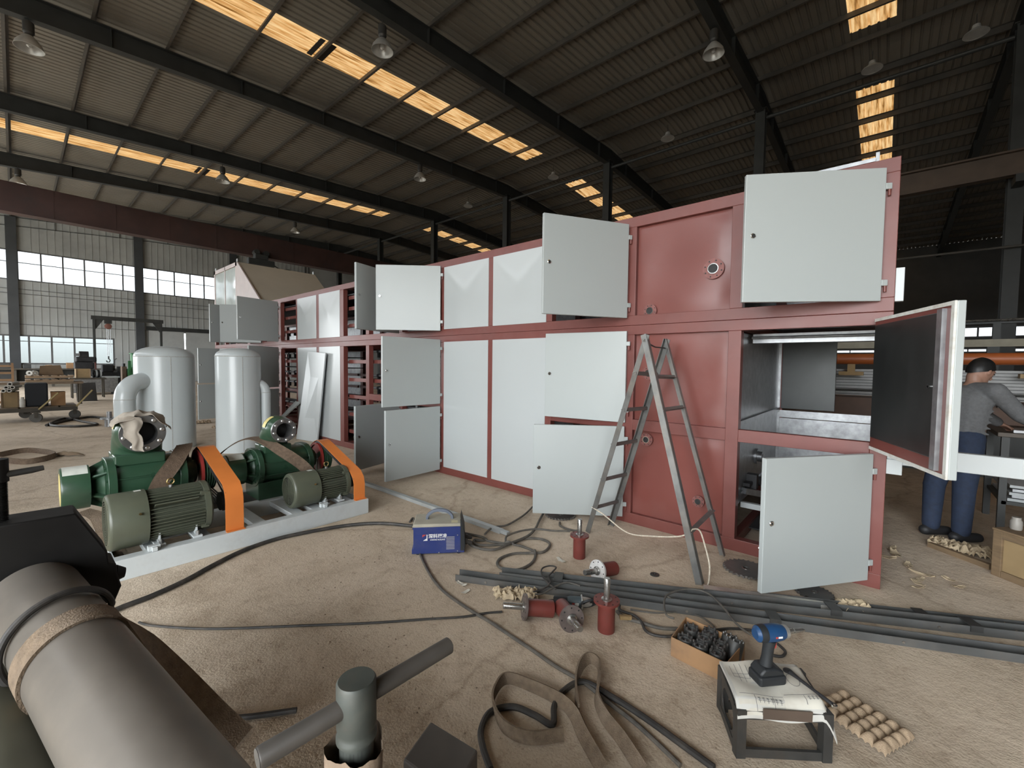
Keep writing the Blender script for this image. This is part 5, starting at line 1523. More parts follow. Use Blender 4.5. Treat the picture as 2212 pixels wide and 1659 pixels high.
# end plates with an oval opening
for (p, q) in ((A, D_),):
    e = (q-p).normalized()
    L_ = (q-p).length
    out = [(0, 0), (L_, 0), (L_, HT), (0, HT)]
    n_o = 24
    ov = [(L_/2+L_*0.33*cos(2*pi*k/n_o), HT/2+HT*0.34*sin(2*pi*k/n_o)) for k in range(n_o)]
    sq = []
    for k in range(n_o):
        cx_, cy_ = cos(2*pi*k/n_o), sin(2*pi*k/n_o)
        m_ = max(abs(cx_), abs(cy_))
        sq.append((L_/2+L_/2*cx_/m_, HT/2+HT/2*cy_/m_))
    nn = Vector((-e.y, e.x, 0))*0.004
    vs = []
    for pts in (sq, ov):
        for s_ in (0, 1):
            vs += [p+e*x+Vector((0, 0, z))+nn*s_ for x, z in pts]
    fs = []
    for k in range(n_o):
        j = (k+1) % n_o
        fs += [(k, j, 2*n_o+j, 2*n_o+k), (n_o+k, 3*n_o+k, 3*n_o+j, n_o+j), (2*n_o+k, 2*n_o+j, 3*n_o+j, 3*n_o+k), (k, n_o+k, n_o+j, j)]
    MB().add(vs, fs).build('end_plate', m_darksteel, st, ang=0)
U, V = (B_-A), (D_-A)
def pad(u, v):
    p = A+U*(-0.02+1.10*u)+V*(-0.03+1.06*v)
    z = HT+0.012
    e = max(0, u-0.86)/0.14
    f = max(0, 0.10-v)/0.10
    z -= 0.085*e**1.5 + 0.045*f**1.3
    p = p - V*0.02*f + U*0.05*e*0
    return Vector((p.x, p.y, z+0.006*sin(9*u+4*v)))
MB().grid(pad, 26, 18, (0, 0, 0.012)).build('foam_pad', m_foamw, st, ang=70)
MB().bar(A+U*0.26+V*(-0.045)+Vector((0, 0, HT-0.008)), A+U*0.80+V*(-0.045)+Vector((0, 0, HT-0.012)), 0.004, 0.040).build('brown_tape', mat('brown_tape', (0.10, 0.072, 0.055), 0.45), st)
def sheet(u0, u1, v0, v1, dz, label, seed, lines):
    def fn(u, v):
        q = pad(0, 0)
        uu, vv = u0+(u1-u0)*u, v0+(v1-v0)*v
        p = pad(uu, vv)
        return p + Vector((0, 0, 0.0135+dz+0.004*noise.noise(Vector((uu*5, vv*5, seed)))))
    o = MB().grid(fn, 14, 12, (0, 0, 0.0006)).build('drawing_sheet', m_paper, None, ang=70)
    tag(o, label, 'paper', 'drawings on the stool')
    ink = mat('printed_ink', (0.16, 0.16, 0.16), 0.8)
    pm = MB()
    for (a0, b0, a1, b1) in lines:
        P = [fn(a0+(a1-a0)*t, b0+(b1-b0)*t)+Vector((0, 0, 0.0012)) for t in [k/8 for k in range(9)]]
        sd = (P[-1]-P[0]).cross(Vector((0, 0, 1)))
        pm.ribbon(P, sd, 0.0016, 0.0004)
    if lines:
        pm.build('printed_lines', ink, o)
    return o, fn
def glyph_rows(a, b, n, s, rows=3):
    out = []
    for k in range(n):
        x = a+k*s*1.35
        out += [(x, b, x+s, b), (x, b+s*0.6, x+s, b+s*0.55), (x+s*0.5, b-s*0.3, x+s*0.45, b+s), (x+0.1*s, b+s, x+s*0.9, b+s*0.95)]
    return out
circ = [(0.5+0.16*cos(2*pi*k/16), 0.55+0.16*sin(2*pi*k/16), 0.5+0.16*cos(2*pi*(k+1)/16), 0.55+0.16*sin(2*pi*(k+1)/16)) for k in range(16)]
sheet(0.03, 0.62, 0.0, 0.98, 0.0, 'yellowed printed drawing on the stool beneath the cordless driver', 1.0,
      [(0.05, 0.20, 0.92, 0.20), (0.3, 0.02, 0.3, 0.19), (0.62, 0.02, 0.62, 0.19), (0.1, 0.6, 0.4, 0.6), (0.1, 0.7, 0.4, 0.7), (0.1, 0.6, 0.1, 0.9), (0.4, 0.6, 0.4, 0.9), (0.2, 0.5, 0.2, 0.95), (0.3, 0.5, 0.3, 0.95)] + glyph_rows(0.34, 0.09, 6, 0.055))
sheet(0.50, 0.90, 0.04, 0.90, 0.003, 'printed drawing on the stool beneath the ratchet wrench', 2.0, [(0.05, 0.2, 0.95, 0.2), (0.55, 0.03, 0.55, 0.19)] + circ + glyph_rows(0.62, 0.09, 3, 0.07))

# --- cordless impact driver on the stool
DZ = HT+0.031
dv = thing('cordless_driver', (1.985, 0.318, DZ), 'blue and black cordless impact driver standing on the stool', 'power tool', rz=atan2(-0.66, 0.75))
MB().box(-0.060, 0.058, -0.038, 0.038, 0.0, 0.040).build('battery', m_toolblk, dv, ang=0, bevel=0.009)
MB().box(0.0585, 0.0595, -0.030, 0.030, 0.006, 0.024).build('battery_label', m_labelr, dv, ang=0)
text_mesh('4.0Ah', 0.014, m_white_p, dv, Matrix.Translation((0.0597, 0, 0.015)) @ Matrix.Rotation(pi/2, 4, 'Z') @ Matrix.Rotation(pi/2, 4, 'X'), 'lettering')
MB().prism([(-0.055, 0.038), (0.052, 0.038), (0.048, 0.056), (0.018, 0.070), (-0.036, 0.070), (-0.053, 0.052)], (0, -0.034, 0), (1, 0, 0), (0, 0, 1), (0, 1, 0), 0.068).build('battery_shoe', m_toolblk, dv, ang=25, bevel=0.007)
MB().tube([(-0.008, 0, 0.060), (-0.004, 0, 0.10), (0.0, 0, 0.14), (0.004, 0, 0.172)], 0.022, 16, True, [0.026, 0.021, 0.021, 0.025]).build('grip', m_toolblk, dv)
MB().lathe([(0.020, -0.062), (0.031, -0.052), (0.034, -0.02), (0.034, 0.012)], (0, 0, 0.20), (1, 0, 0), 26).build('motor_housing', m_toolblue, dv)
MB().lathe([(0.0345, 0.012), (0.0345, 0.022), (0.031, 0.050), (0.026, 0.062)], (0, 0, 0.20), (1, 0, 0), 26).build('gear_nose', m_toolblue, dv)
MB().lathe([(0.027, 0.062), (0.025, 0.078), (0.018, 0.084)], (0, 0, 0.20), (1, 0, 0), 22).build('nose_ring', m_alu, dv)
MB().lathe([(0.010, 0.084), (0.010, 0.105), (0.007, 0.106), (0.007, 0.112), (0.0095, 0.113), (0.008, 0.15), (0.004, 0.162)], (0, 0, 0.20), (1, 0, 0), 14).build('bit_holder', m_shaft, dv)
MB().box(0.018, 0.030, -0.010, 0.010, 0.138, 0.166).build('trigger', m_labelr, dv, ang=0, bevel=0.003)
MB().lathe([(0.0315, -0.05), (0.0345, -0.03), (0.0345, -0.022)], (0, 0, 0.2005), (1, 0, 0), 26, caps=False).build('grip_band', m_toolblk, dv)
MB().box(0.004, 0.014, -0.0352, -0.034, 0.196, 0.203).build('badge', m_labelr, dv, ang=0)
MB().box(0.016, 0.034, -0.0350, -0.0325, 0.196, 0.203).build('badge', m_white_p, dv, ang=0)
# --- ratchet wrench
wr = thing('ratchet_wrench', (2.10, 0.262, DZ-0.006), 'dark chromed ratchet wrench lying on the drawings on the stool', 'wrench', rz=atan2(0.105-0.262, 2.005-2.10))
MB().lathe([(0.004, 0), (0.017, 0.001), (0.018, 0.012), (0.012, 0.016)], (0, 0, 0), (0, 0, 1), 24).build('ratchet_head', m_darkin, wr, ang=40)
MB().tube([(0.012, 0, 0.010), (0.05, 0, 0.011), (0.12, 0, 0.010), (0.185, 0, 0.009)], 0.007, 12, True, [0.012, 0.0065, 0.006, 0.0075]).build('shank', m_darkin, wr)
MB().lathe([(0.0045, -0.004), (0.010, -0.004), (0.010, 0.004), (0.0045, 0.004)], (0.192, 0, 0.009), (0, 0, 1), 18, closed=True).build('hanging_eye', m_chrome, wr)

# --- egg trays of paper pulp
def egg_tray(o, e1, e2, n1, n2, h, label, mtl=None, rough=0.0, seed=0):
    o, e1, e2 = Vector(o), Vector(e1), Vector(e2)
    k = 6
    def fn(u, v):
        a, c = u*n1*pi, v*n2*pi
        z = h*(0.18+0.82*(abs(sin(a))*abs(sin(c)))**0.8) + h*0.25*abs(cos(a)*cos(c))
        if min(u, 1-u, v, 1-v) < 0.01: z = h*0.12+0.012*abs(sin(a*2+c*2))
        p = o+e1*u+e2*v
        if rough:
            q = Vector((u*7+seed, v*7, seed))
            p += Vector((noise.noise(q), noise.noise(q+Vector((5, 5, 5))), 0))*rough
            z += abs(noise.noise(q*2))*rough*2
        return Vector((p.x, p.y, p.z+z+0.002))
    ob = MB().grid(fn, n1*k, n2*k, (0, 0, -0.0022)).build('egg_tray', mtl or m_pulp, None, ang=70)
    return tag(ob, label, 'egg tray', 'paper pulp egg trays')
egg_tray((2.345, -0.150, 0.0), (0.115, 0.245, 0.0), (-0.200, 0.093, 0.01), 6, 4, 0.042, 'brown pulp egg tray on the floor beside the stool')
egg_tray((2.03, 1.90, 0.0), (0.17, -0.22, 0.0), (-0.07, -0.08, 0.0), 6, 3, 0.030, 'pale crumpled egg tray behind the fallen red spindle', m_pulp2, 0.03, 4)
egg_tray((5.28, -0.36, 0.0), (-0.05, -0.42, 0.0), (-0.24, 0.03, 0.0), 7, 3, 0.03, 'torn pulp egg tray at the feet of the man', m_pulp2, 0.03, 9)
egg_tray((3.30, 0.13, 0.0), (0.08, -0.13, 0.02), (0.10, 0.06, 0.0), 3, 2, 0.03, 'scrap of egg tray sticking out below the lower right door', m_pulp2, 0.015, 2)
egg_tray((4.02, 0.60, 0.07), (0.0, -0.22, 0.10), (0.14, 0.0, 0.08), 4, 2, 0.035, 'egg tray inside the lower opening of the red frame', m_pulp2, 0.02, 5)

# --- cables, hoses and slings on the floor
def cable(key, r, label, mtl, n=8, lift=0.0, cat='cable', name='power_cable'):
    P = spline([(x, y, max(r, z)) for x, y, z in PATHS[key]], 7)
    out = []
    for i, p in enumerate(P):
        out.append(Vector((p.x, p.y, r+0.001+lift)))
    # lift crossings a little so the strand lies over itself
    for i in range(len(out)):
        for j in range(0, i-12):
            d = (out[i].xy-out[j].xy).length
            if d < 2.2*r:
                out[i].z = max(out[i].z, out[j].z+2.0*r*(1-d/(3.5*r)))
    o = MB().tube(out, r, n).build(name, mtl, None)
    return tag(o, label, cat)
cable('cable_big', 0.016, 'thick black power cable curving along the front of the blower skid', m_rubber)
cable('cable_thin', 0.0065, 'thin black cable running across the floor to the fallen spindle', m_rubber)
cable('cable_welder', 0.009, 'grey welding cable running from the blue welder across the foreground floor', m_dusty, lift=0.0)
cable('hose', 0.013, 'thick black hose looping through the slings in the foreground', m_rubber, name='rubber_hose', cat='hose')
cable('weld_cable1', 0.0105, 'grey cable looped in large coils right of the blue welder', m_dusty)
cable('weld_cable2', 0.011, 'grey cable from the welder running under the low open door', m_dusty, lift=0.012)
cable('weld_cable3', 0.009, 'thin grey cable curving up towards the ladder door', m_dusty, lift=0.012)
cable('weld_cable4', 0.009, 'grey cable ending at the upright spindle by the ladder', m_dusty, lift=0.022)
cable('weld_cable5', 0.009, 'short grey cable under the sprocket by the ladder', m_dusty)
cable('grinder_cord', 0.0055, 'black cord of the angle grinder looped over the steel channels', m_rubber, lift=0.055)
cable('cord_r1', 0.0055, 'grey cord draped behind the angle grinder', m_dusty, lift=0.052)
cable('cord_r2', 0.010, 'thick dark cord running up to the cardboard box', m_dusty)
cable('cord_r3', 0.008, 'dark cord curving beneath the yellow plug towards the box', m_rubber, lift=0.008)
cable('cord_r4', 0.006, 'thin brown cord looping wide behind the cardboard box', m_dusty, lift=0.06)
cable('cord_r5', 0.005, 'thin cord between the steel channel and the box', m_dusty)
cable('cord_r6', 0.007, 'dark cord running from the box towards the driver', m_rubber)
cable('cord_r7', 0.007, 'short loop of dark cord behind the cordless driver', m_rubber)
tag(MB().box(-0.035, 0.035, -0.012, 0.012, 0.0, 0.022, Matrix.Translation((2.315, 1.10, 0.012)) @ Matrix.Rotation(-0.9, 4, 'Z')).box(-0.02, 0.02, -0.016, 0.016, 0.004, 0.018, Matrix.Translation((2.315, 1.10, 0.012)) @ Matrix.Rotation(-0.9, 4, 'Z')).build('cable_connector', mat('ochre_plastic', (0.30, 0.20, 0.09), 0.6), None, ang=0, bevel=0.003), 'ochre plastic cable connector on the floor behind the box', 'connector')
S3 = [(0.25, 0.2, 1)]
P = PATHS['sling_a']
sling('webbing_sling', P, [(0.1, 0.1, 1), (0.1, 0.1, 1), (0.1, 0.1, 1), (-0.1, 0.1, 1), (0.1, 0.1, 1), (0.1, 0.2, 1), (0.2, 0.25, 1), (0.5, 0.3, 0.8), (0.8, 0.3, 0.5), (0.9, 0.4, 0.35), (0.9, 0.4, 0.3)], 0.052, 'dusty brown sling curled in a loop, left one in the foreground', m_strap2, th=0.009, ribs=4)
P = PATHS['sling_b']
sling('webbing_sling', P, [(0.3, 0.2, 1), (0.2, 0.1, 1), (-0.1, 0.1, 1), (-0.2, 0.3, 1), (0.1, 0.4, 1), (0.3, 0.1, 1), (0.4, -0.1, 1), (0.4, 0.0, 0.9), (0.8, 0.3, 0.6), (0.9, 0.5, 0.4), (0.9, 0.5, 0.35)], 0.052, 'dusty brown sling with an upright eye loop, right one in the foreground', m_strap2, th=0.009, ribs=4)
# lumps of dirt and pebbles
def pebble(c, r, seed):
    b = MB()
    def g(u, v):
        th, ph = 2*pi*u, pi*v
        rr = r*(0.8+0.5*noise.noise(Vector((cos(th)*sin(ph), sin(th)*sin(ph), cos(ph)))*1.6+Vector((seed, 0, 0))))
        return Vector((c[0]+rr*cos(th)*sin(ph), c[1]+rr*sin(th)*sin(ph), max(-0.001, rr*0.55+rr*0.6*cos(ph))))
    b.grid(g, 8, 5)
    return b
rr_ = random.Random(4)
gb = MB()
for k in range(420):
    cx, cy, sp = rr_.choice([(1.35, 2.55, 0.5), (1.25, 1.9, 0.4), (1.15, 1.45, 0.35), (1.9, 2.9, 0.3), (1.55, 3.1, 0.35), (4.3, -0.2, 0.35), (1.0, 2.4, 0.5)])
    x, y = rr_.gauss(cx, sp*0.6), rr_.gauss(cy, sp*0.6)
    if x > 3.6 and y > -0.05: continue
    q = pebble((x, y), rr_.choice([0.002, 0.002, 0.003, 0.003, 0.004, 0.006]), k)
    gb.add(q.v, q.f)
tag(gb.build('dirt_crumbs', mat('dirt_crumb', (0.26, 0.20, 0.145), 0.9, 0, 0.3, 30), None, ang=60), 'scattered crumbs of dirt over the concrete', 'dirt', kind='stuff')
# broken scraps of pulp near the end of the line
for k, (x, y, s_) in enumerate([(4.42, -0.19, 0.07), (4.30, -0.26, 0.09), (4.18, -0.24, 0.06), (4.10, -0.23, 0.055), (4.02, -0.225, 0.05), (4.62, -0.12, 0.09), (4.50, -0.06, 0.08), (4.75, -0.10, 0.07), (4.33, -0.40, 0.05), (4.22, -0.44, 0.05), (3.75, -0.62, 0.07), (1.95, 2.12, 0.05), (1.90, 2.03, 0.04), (2.70, 1.82, 0.06), (2.76, 0.97, 0.07)]):
    ang = k*1.3
    def fn(u, v, x=x, y=y, s_=s_, ang=ang, k=k):
        a, c = (u-0.5)*s_*1.6, (v-0.5)*s_*0.8*(1-0.5*abs(2*u-1))
        return Vector((x+a*cos(ang)-c*sin(ang), y+a*sin(ang)+c*cos(ang), 0.003+0.02*s_/0.07*abs(noise.noise(Vector((u*2.5, v*2.5, k)))) + 0.012*(2*u-1)**2*s_/0.07))
    o = MB().grid(fn, 6, 5, (0, 0, 0.002)).build('pulp_scrap', m_pulp2 if k < 11 else m_paper, None, ang=70)
    where = ['beside the end of the red frame', 'by the frame end, biggest of the trail', 'third in the trail by the frame', 'fourth in the trail by the frame', 'last of the trail by the frame', 'furthest back near the frame corner', 'beside the frame corner', 'between the frame and the torn tray', 'alone left of the wooden crate', 'small one left of the wooden crate', 'beside the channels at the right edge', 'on the cable left of the channels', 'on the cable, nearer the spindle', 'beside the upright spindle', 'under the ladder leg'][k]
    tag(o, f'torn scrap of pale pulp lying {where}', 'scrap', 'torn pulp scraps')
# ---------------------------------------------------------------- foreground rolls, clamp and T-handled screw
m_roll = mat('dull_grey_roll', (0.155, 0.138, 0.118), 0.45, 0.35, 0.12, 3, dirt=(0.20, 0.175, 0.145), dscale=5, damt=0.5)
m_olive = mat('dark_olive_roll', (0.060, 0.058, 0.040), 0.5, 0.2, 0.2, 4)
m_cast = mat('black_cast_iron', (0.0065, 0.006, 0.0055), 0.6, 0.0, 0.3, 9, spec=0.25)
RA, RB = Vector((0.390, 0.20, 0.341)), Vector((-0.044, 2.80, 0.652))
RD = (RB-RA).normalized()
def rp_(y): return RA+(RB-RA)*((y-0.20)/2.6)
rl = wthing('steel_roll', (0.2, 1.4, 0), 'large dull grey steel roll slanting through the left foreground', 'roll')
MB().cyl(rp_(-0.6), rp_(2.395), 0.13, n=64).build('roll_barrel', m_roll, rl, ang=40)
MB().cyl(rp_(-0.75), rp_(-0.6), 0.05, n=24).build('roll_journal', m_shaft, rl)
# trestle carrying the roll
for y in (0.75, 1.75):
    c = rp_(y)
    tz = c.z-0.13/0.9
    t = MB()
    t.box(c.x-0.10, c.x+0.05, y-0.03, y+0.03, max(0.02, tz-0.05), tz-0.004)
    t.bar((c.x-0.06, y, tz-0.05), (c.x-0.16, y, 0.0), 0.04, 0.04, (0, 1, 0)); t.bar((c.x+0.02, y, tz-0.05), (c.x+0.05, y, 0.0), 0.04, 0.04, (0, 1, 0))
    t.build('roll_trestle', m_darksteel, rl, ang=0)
ol = wthing('steel_roll', (-0.05, 1.3, 0), 'dark olive roll half hidden at the bottom left corner', 'roll')
MB().cyl(RA+Vector((-0.17, -0.1, -0.20)), rp_(2.25)+Vector((-0.17, 0, -0.185)), 0.125, n=48).build('roll_barrel', m_olive, ol, ang=40)
for yy in (0.3, 1.5):
    cc_ = rp_(yy)+Vector((-0.17, 0, -0.19))
    MB().box(cc_.x-0.10, cc_.x+0.06, yy, yy+0.08, 0.0, max(0.012, cc_.z-0.135)).build('roll_chock', m_darksteel, ol, ang=0)

cl = wthing('pipe_clamp', (0.1, 2.45, 0), 'black cast clamp gripping the end of the grey roll', 'clamp')
pl = [(-0.20, 0.90), (0.141, 0.893), (0.227, 0.714), (0.232, 0.66), (0.254, 0.65), (0.256, 0.607), (0.268, 0.55), (0.245, 0.49), (0.135, 0.50), (0.10, 0.42), (-0.10, 0.42), (-0.20, 0.50)]
MB().prism(pl, (0, 2.40, 0), (1, 0, 0), (0, 0, 1), (0, 1, 0), 0.16).build('clamp_body', m_cast, cl, ang=20, bevel=0.006)
MB().lathe([(0.03, 0), (0.035, 0.02), (0.02, 0.05)], (0.235, 2.44, 0.60), (1, 0, -0.2), 12).build('pawl', m_cast, cl)
MB().box(-0.02, 0.23, 2.42, 2.54, 0.0, 0.03).build('clamp_base', m_cast, cl, ang=0)
MB().box(0.02, 0.10, 2.43, 2.53, 0.03, 0.43).build('clamp_post', m_cast, cl, ang=0)
sc_ = MB()
prof = []
for k in range(26):
    z = 0.90+k*0.0056
    prof += [(0.024, z), (0.020, z+0.0028)]
sc_.lathe(prof, (-0.055, 2.47, 0), (0, 0, 1), 18)
sc_.build('clamp_screw', m_cast, cl, ang=0)
MB().cyl((-0.055, 2.47, 1.045), (-0.055, 2.47, 1.13), 0.028, n=18).build('screw_head', m_cast, cl)
MB().tube([(-0.20, 2.45, 1.06), (0.03, 2.47, 1.075), (0.060, 2.475, 1.078)], 0.0125, 12, True, [0.0125, 0.0125, 0.010]).build('tommy_bar', m_darksteel, cl)

tv = wthing('screw_vise', (0.45, 0.8, 0), 'grey T-handled screw standing in the foreground with cardboard wrapped below', 'vise')
AX = Vector((0.443, 0.799, 0))
MB().lathe([(0.034, 0.70), (0.034, 0.728), (0.0405, 0.73), (0.0405, 0.738), (0.0375, 0.742), (0.0375, 0.752), (0.0395, 0.757), (0.0395, 0.846), (0.036, 0.851)], AX, (0, 0, 1), 40).build('screw_head', mat('greenish_worn_steel', (0.058, 0.064, 0.056), 0.55, 0.2, 0.25, 9, dirt=(0.10, 0.088, 0.07), dscale=7, damt=0.6), tv, ang=40)
P0, P1 = Vector((0.261, 0.811, 0.800)), Vector((0.685, 0.787, 0.808))
bd = (P1-P0).normalized()
MB().lathe([(0.0165, 0), (0.019, 0.003), (0.019, (P1-P0).length-0.004), (0.014, (P1-P0).length)], P0, bd, 28).build('tommy_bar', mat('worn_bar', (0.062, 0.055, 0.048), 0.5, 0.3, 0.25, 9), tv, ang=40)
MB().lathe([(0.0172, -0.0006), (0.001, -0.0006)], P0, bd, 28, caps=False).build('bar_end', m_shaft, tv)
MB().cyl(AX+Vector((0, 0, 0.40)), AX+Vector((0, 0, 0.72)), 0.034, n=28).build('screw', m_darksteel, tv)
wrp = MB()
def wf(u, v):
    th = 2*pi*u
    r = 0.050+0.006*noise.noise(Vector((cos(th)*2, sin(th)*2, v*3)))+0.006*v*(1+sin(3*th))
    return AX+Vector((r*cos(th), r*sin(th), 0.30+0.415*v+0.016*noise.noise(Vector((cos(th)*3, sin(th)*3, 7)))*(1 if v > 0.9 else 0)))
wrp.grid(wf, 30, 10)
wrp.build('cardboard_wrap', mat('torn_cardboard', (0.20, 0.145, 0.10), 0.9, 0, 0.2, 12, bump=0.3, bscale=60), tv, ang=60)
MB().box(-0.045, 0.10, -0.10, 0.10, 0.0, 0.40, Matrix.Translation((0.495, 0.80, 0)) @ Matrix.Rotation(0.16, 4, 'Z')).build('vise_base', m_cast, tv, ang=0, bevel=0.006)
bk = MB().prism([(0.665, 0.956), (0.796, 1.001), (0.822, 0.823), (0.690, 0.775)], (0, 0, 0.0), (1, 0, 0), (0, 1, 0), (0, 0, 1), 0.42)
tag(bk.build('steel_block', mat('dark_oiled_block', (0.060, 0.052, 0.045), 0.5, 0.2, 0.25, 6), None, ang=0, bevel=0.006), 'dark square steel block at the bottom edge beside the T-handled screw', 'block')

# slings and hose over the roll
def around(y, r, a0, a1, n, skew=0.0):
    c = rp_(y)
    s_ = RD.cross(Vector((0, 0, 1))).normalized()
    u_ = s_.cross(RD)
    return [c + RD*(skew*(k/n)) + s_*(r*cos(a0+(a1-a0)*k/n)) + u_*(r*sin(a0+(a1-a0)*k/n)) for k in range(n+1)]
ar = around(1.90, 0.135, radians(215), radians(15), 14, 0.06)
pts = [tuple(p) for p in ar] + [(0.30, 2.02, 0.45), (0.36, 2.02, 0.33), (0.43, 1.98, 0.20), (0.50, 1.93, 0.08), (0.55, 1.86, 0.015)]
sd = [tuple(RD)]*len(ar) + [(0.25, 0.8, 0.3), (0.45, 0.6, 0.38), (0.6, 0.4, 0.42), (0.7, 0.3, 0.35), (0.8, 0.3, 0.2)]
o = sling('webbing_sling', pts, sd, 0.085, 'brown webbing sling wrapped over the grey roll and trailing to the floor', m_strap2, n=3, th=0.009, ribs=5)
hp = around(2.03, 0.145, radians(215), radians(-5), 14, 0.10)
hz = MB().tube(spline([tuple(p) for p in hp] + [(0.27, 2.20, 0.34), (0.33, 2.25, 0.14), (0.42, 2.15, 0.02), (0.56, 2.0, 0.013), (0.75, 1.85, 0.013)], 4), 0.011, 10)
tag(hz.build('rubber_hose', m_rubber), 'black hose looped over the far part of the grey roll', 'hose')
# ---------------------------------------------------------------- loose panels leaning on the line
def slab(c, th, name, mtl, parent=None, bev=0.0):
    """Flat board from 4 corners (in order), thickness th along its normal."""
    c = [Vector(p) for p in c]
    n = (c[1]-c[0]).cross(c[3]-c[0]).normalized()*th
    return MB().add(c+[p+n for p in c], [(0, 1, 2, 3), (7, 6, 5, 4), (0, 4, 5, 1), (1, 5, 6, 2), (2, 6, 7, 3), (3, 7, 4, 0)]).build(name, mtl, parent, ang=0, bevel=bev)
o = slab([(3.60, 8.70, 0.0), (3.71, 8.05, 0.0), (3.765, 7.80, 1.68), (3.765, 8.52, 1.72)], 0.03, 'insulated_board', m_white, bev=0.003)
tag(o, 'white insulated panel leaning against the panelled far section of the line', 'panel')
o = slab([(3.40, 9.78, 0.0), (3.34, 9.62, 0.0), (3.77, 8.93, 0.69), (3.79, 9.20, 0.69)], 0.025, 'loose_plank', m_white)
tag(o, 'short white plank leaning beside the large loose panel', 'plank')

# ---------------------------------------------------------------- person working beyond the end of the line
def capsule(b, p, q, r0, r1, n=14):
    p, q = Vector(p), Vector(q)
    L = (q-p).length
    prof = [(0.003, -r0)] + [(r0*sin(a), -r0*cos(a)) for a in (0.4, 0.8, 1.2)] + [(r0, 0), (r1, L)] + [(r1*cos(a), L+r1*sin(a)) for a in (0.4, 0.8, 1.2)] + [(0.003, L+r1)]
    b.lathe(prof, p, q-p, n)
def ellip(b, c, rx, ry, rz, R=None, n=18):
    R = R or Matrix.Identity(3)
    def fn(u, v):
        th, ph = 2*pi*u, pi*v
        return Vector(c)+R @ Vector((rx*cos(th)*sin(ph), ry*sin(th)*sin(ph), rz*cos(ph)))
    b.grid(fn, n, 12)
def fuse(o, vox, smooth=4):
    m_ = o.modifiers.new('fuse', 'REMESH')
    m_.mode = 'VOXEL'
    m_.voxel_size = vox
    m_.use_smooth_shade = True
    s = o.modifiers.new('soften', 'SMOOTH')
    s.iterations = smooth
    s.factor = 0.5
E_ = Vector((0.656, -0.755, 0))       # the way he faces (to the right of the picture)
N_ = Vector((-0.755, -0.656, 0))      # his right side, towards the camera
ps = wthing('person', (5.43, -0.47, 0), 'man in grey sweater and blue jeans bending over a bench past the line', 'person')
m_skin = mat('skin', (0.34, 0.19, 0.135), 0.55, 0, 0.08, 12)
m_sweat = mat('grey_sweater', (0.135, 0.138, 0.142), 0.9, 0, 0.12, 40, bump=0.2, bscale=120)
m_jean = mat('blue_jeans', (0.022, 0.034, 0.066), 0.85, 0, 0.2, 30)
m_hair = mat('black_hair', (0.008, 0.008, 0.008), 0.5, 0, 0.3, 60)
m_shoe = mat('dark_shoe', (0.02, 0.02, 0.022), 0.6)
pel, che, nek, hd = Vector((5.50, -0.52, 0.90)), Vector((5.545, -0.555, 1.22)), Vector((5.590, -0.60, 1.375)), Vector((5.636, -0.648, 1.495))
shR, shL = Vector((5.565, -0.60, 1.325))+N_*0.175, Vector((5.565, -0.60, 1.325))-N_*0.175
elR, wrR = shR+Vector((0.125, -0.165, -0.20)), shR+Vector((0.25, -0.325, -0.315))
elL, wrL = shL+Vector((0.13, -0.17, -0.20)), shL+Vector((0.27, -0.34, -0.315))
hpR, hpL = pel+N_*0.085+Vector((0, 0, -0.05)), pel-N_*0.085+Vector((0, 0, -0.05))
knR, knL = Vector((5.43, -0.52, 0.46))+N_*0.06, Vector((5.40, -0.43, 0.46))-N_*0.08
anR, anL = Vector((5.42, -0.515, 0.085))+N_*0.06, Vector((5.37, -0.42, 0.085))-N_*0.08
HR = Matrix((E_, -N_, Vector((0, 0, 1)))).transposed() @ Matrix.Rotation(radians(28), 3, 'Y')   # head frame: x forward, nodding down
b = MB()
ellip(b, hd, 0.093, 0.074, 0.108, HR)
ellip(b, hd+HR @ Vector((0.025, 0, -0.065)), 0.062, 0.052, 0.052, HR)
capsule(b, hd+HR @ Vector((0.088, 0, 0.012)), hd+HR @ Vector((0.108, 0, -0.022)), 0.010, 0.015, 8)     # nose
ellip(b, hd+HR @ Vector((0.086, 0, -0.062)), 0.012, 0.022, 0.008, HR, 10)                               # mouth
ellip(b, hd+HR @ Vector((0.080, 0, 0.030)), 0.014, 0.050, 0.009, HR, 10)                                # brow
for s_ in (-1, 1):
    ellip(b, hd+HR @ Vector((-0.005, s_*0.077, -0.010)), 0.020, 0.008, 0.030, HR, 10)
capsule(b, nek-Vector((0, 0, 0.04)), hd+HR @ Vector((-0.03, 0, -0.07)), 0.055, 0.052)
capsule(b, pel, che, 0.12, 0.13); capsule(b, che, nek, 0.12, 0.06); capsule(b, shR, shL, 0.055, 0.055)
for sh, el, wr in ((shR, elR, wrR), (shL, elL, wrL)):
    capsule(b, sh, el, 0.048, 0.040); capsule(b, el, wr, 0.040, 0.027)
    d = (wr-el).normalized()
    sd_ = d.cross(Vector((0, 0, 1))).normalized()
    up = sd_.cross(d)
    pm = wr+d*0.055
    for k in range(4):
        off = sd_*((k-1.5)*0.021)
        capsule(b, wr+d*0.01+off*0.6, pm+off+d*0.03, 0.016, 0.012, 8)
        kn = pm+off+d*(0.055+0.006*(1.5-abs(k-1.5)))-up*0.004
        capsule(b, pm+off+d*0.025, kn, 0.0100, 0.0092, 8)
        capsule(b, kn, kn+d*0.022-up*0.022, 0.0092, 0.0078, 8)
    capsule(b, wr+d*0.02+sd_*0.028, wr+d*0.05+sd_*0.055-up*0.012, 0.0115, 0.0095, 8)
    capsule(b, wr+d*0.05+sd_*0.055-up*0.012, wr+d*0.075+sd_*0.055-up*0.022, 0.0095, 0.0085, 8)
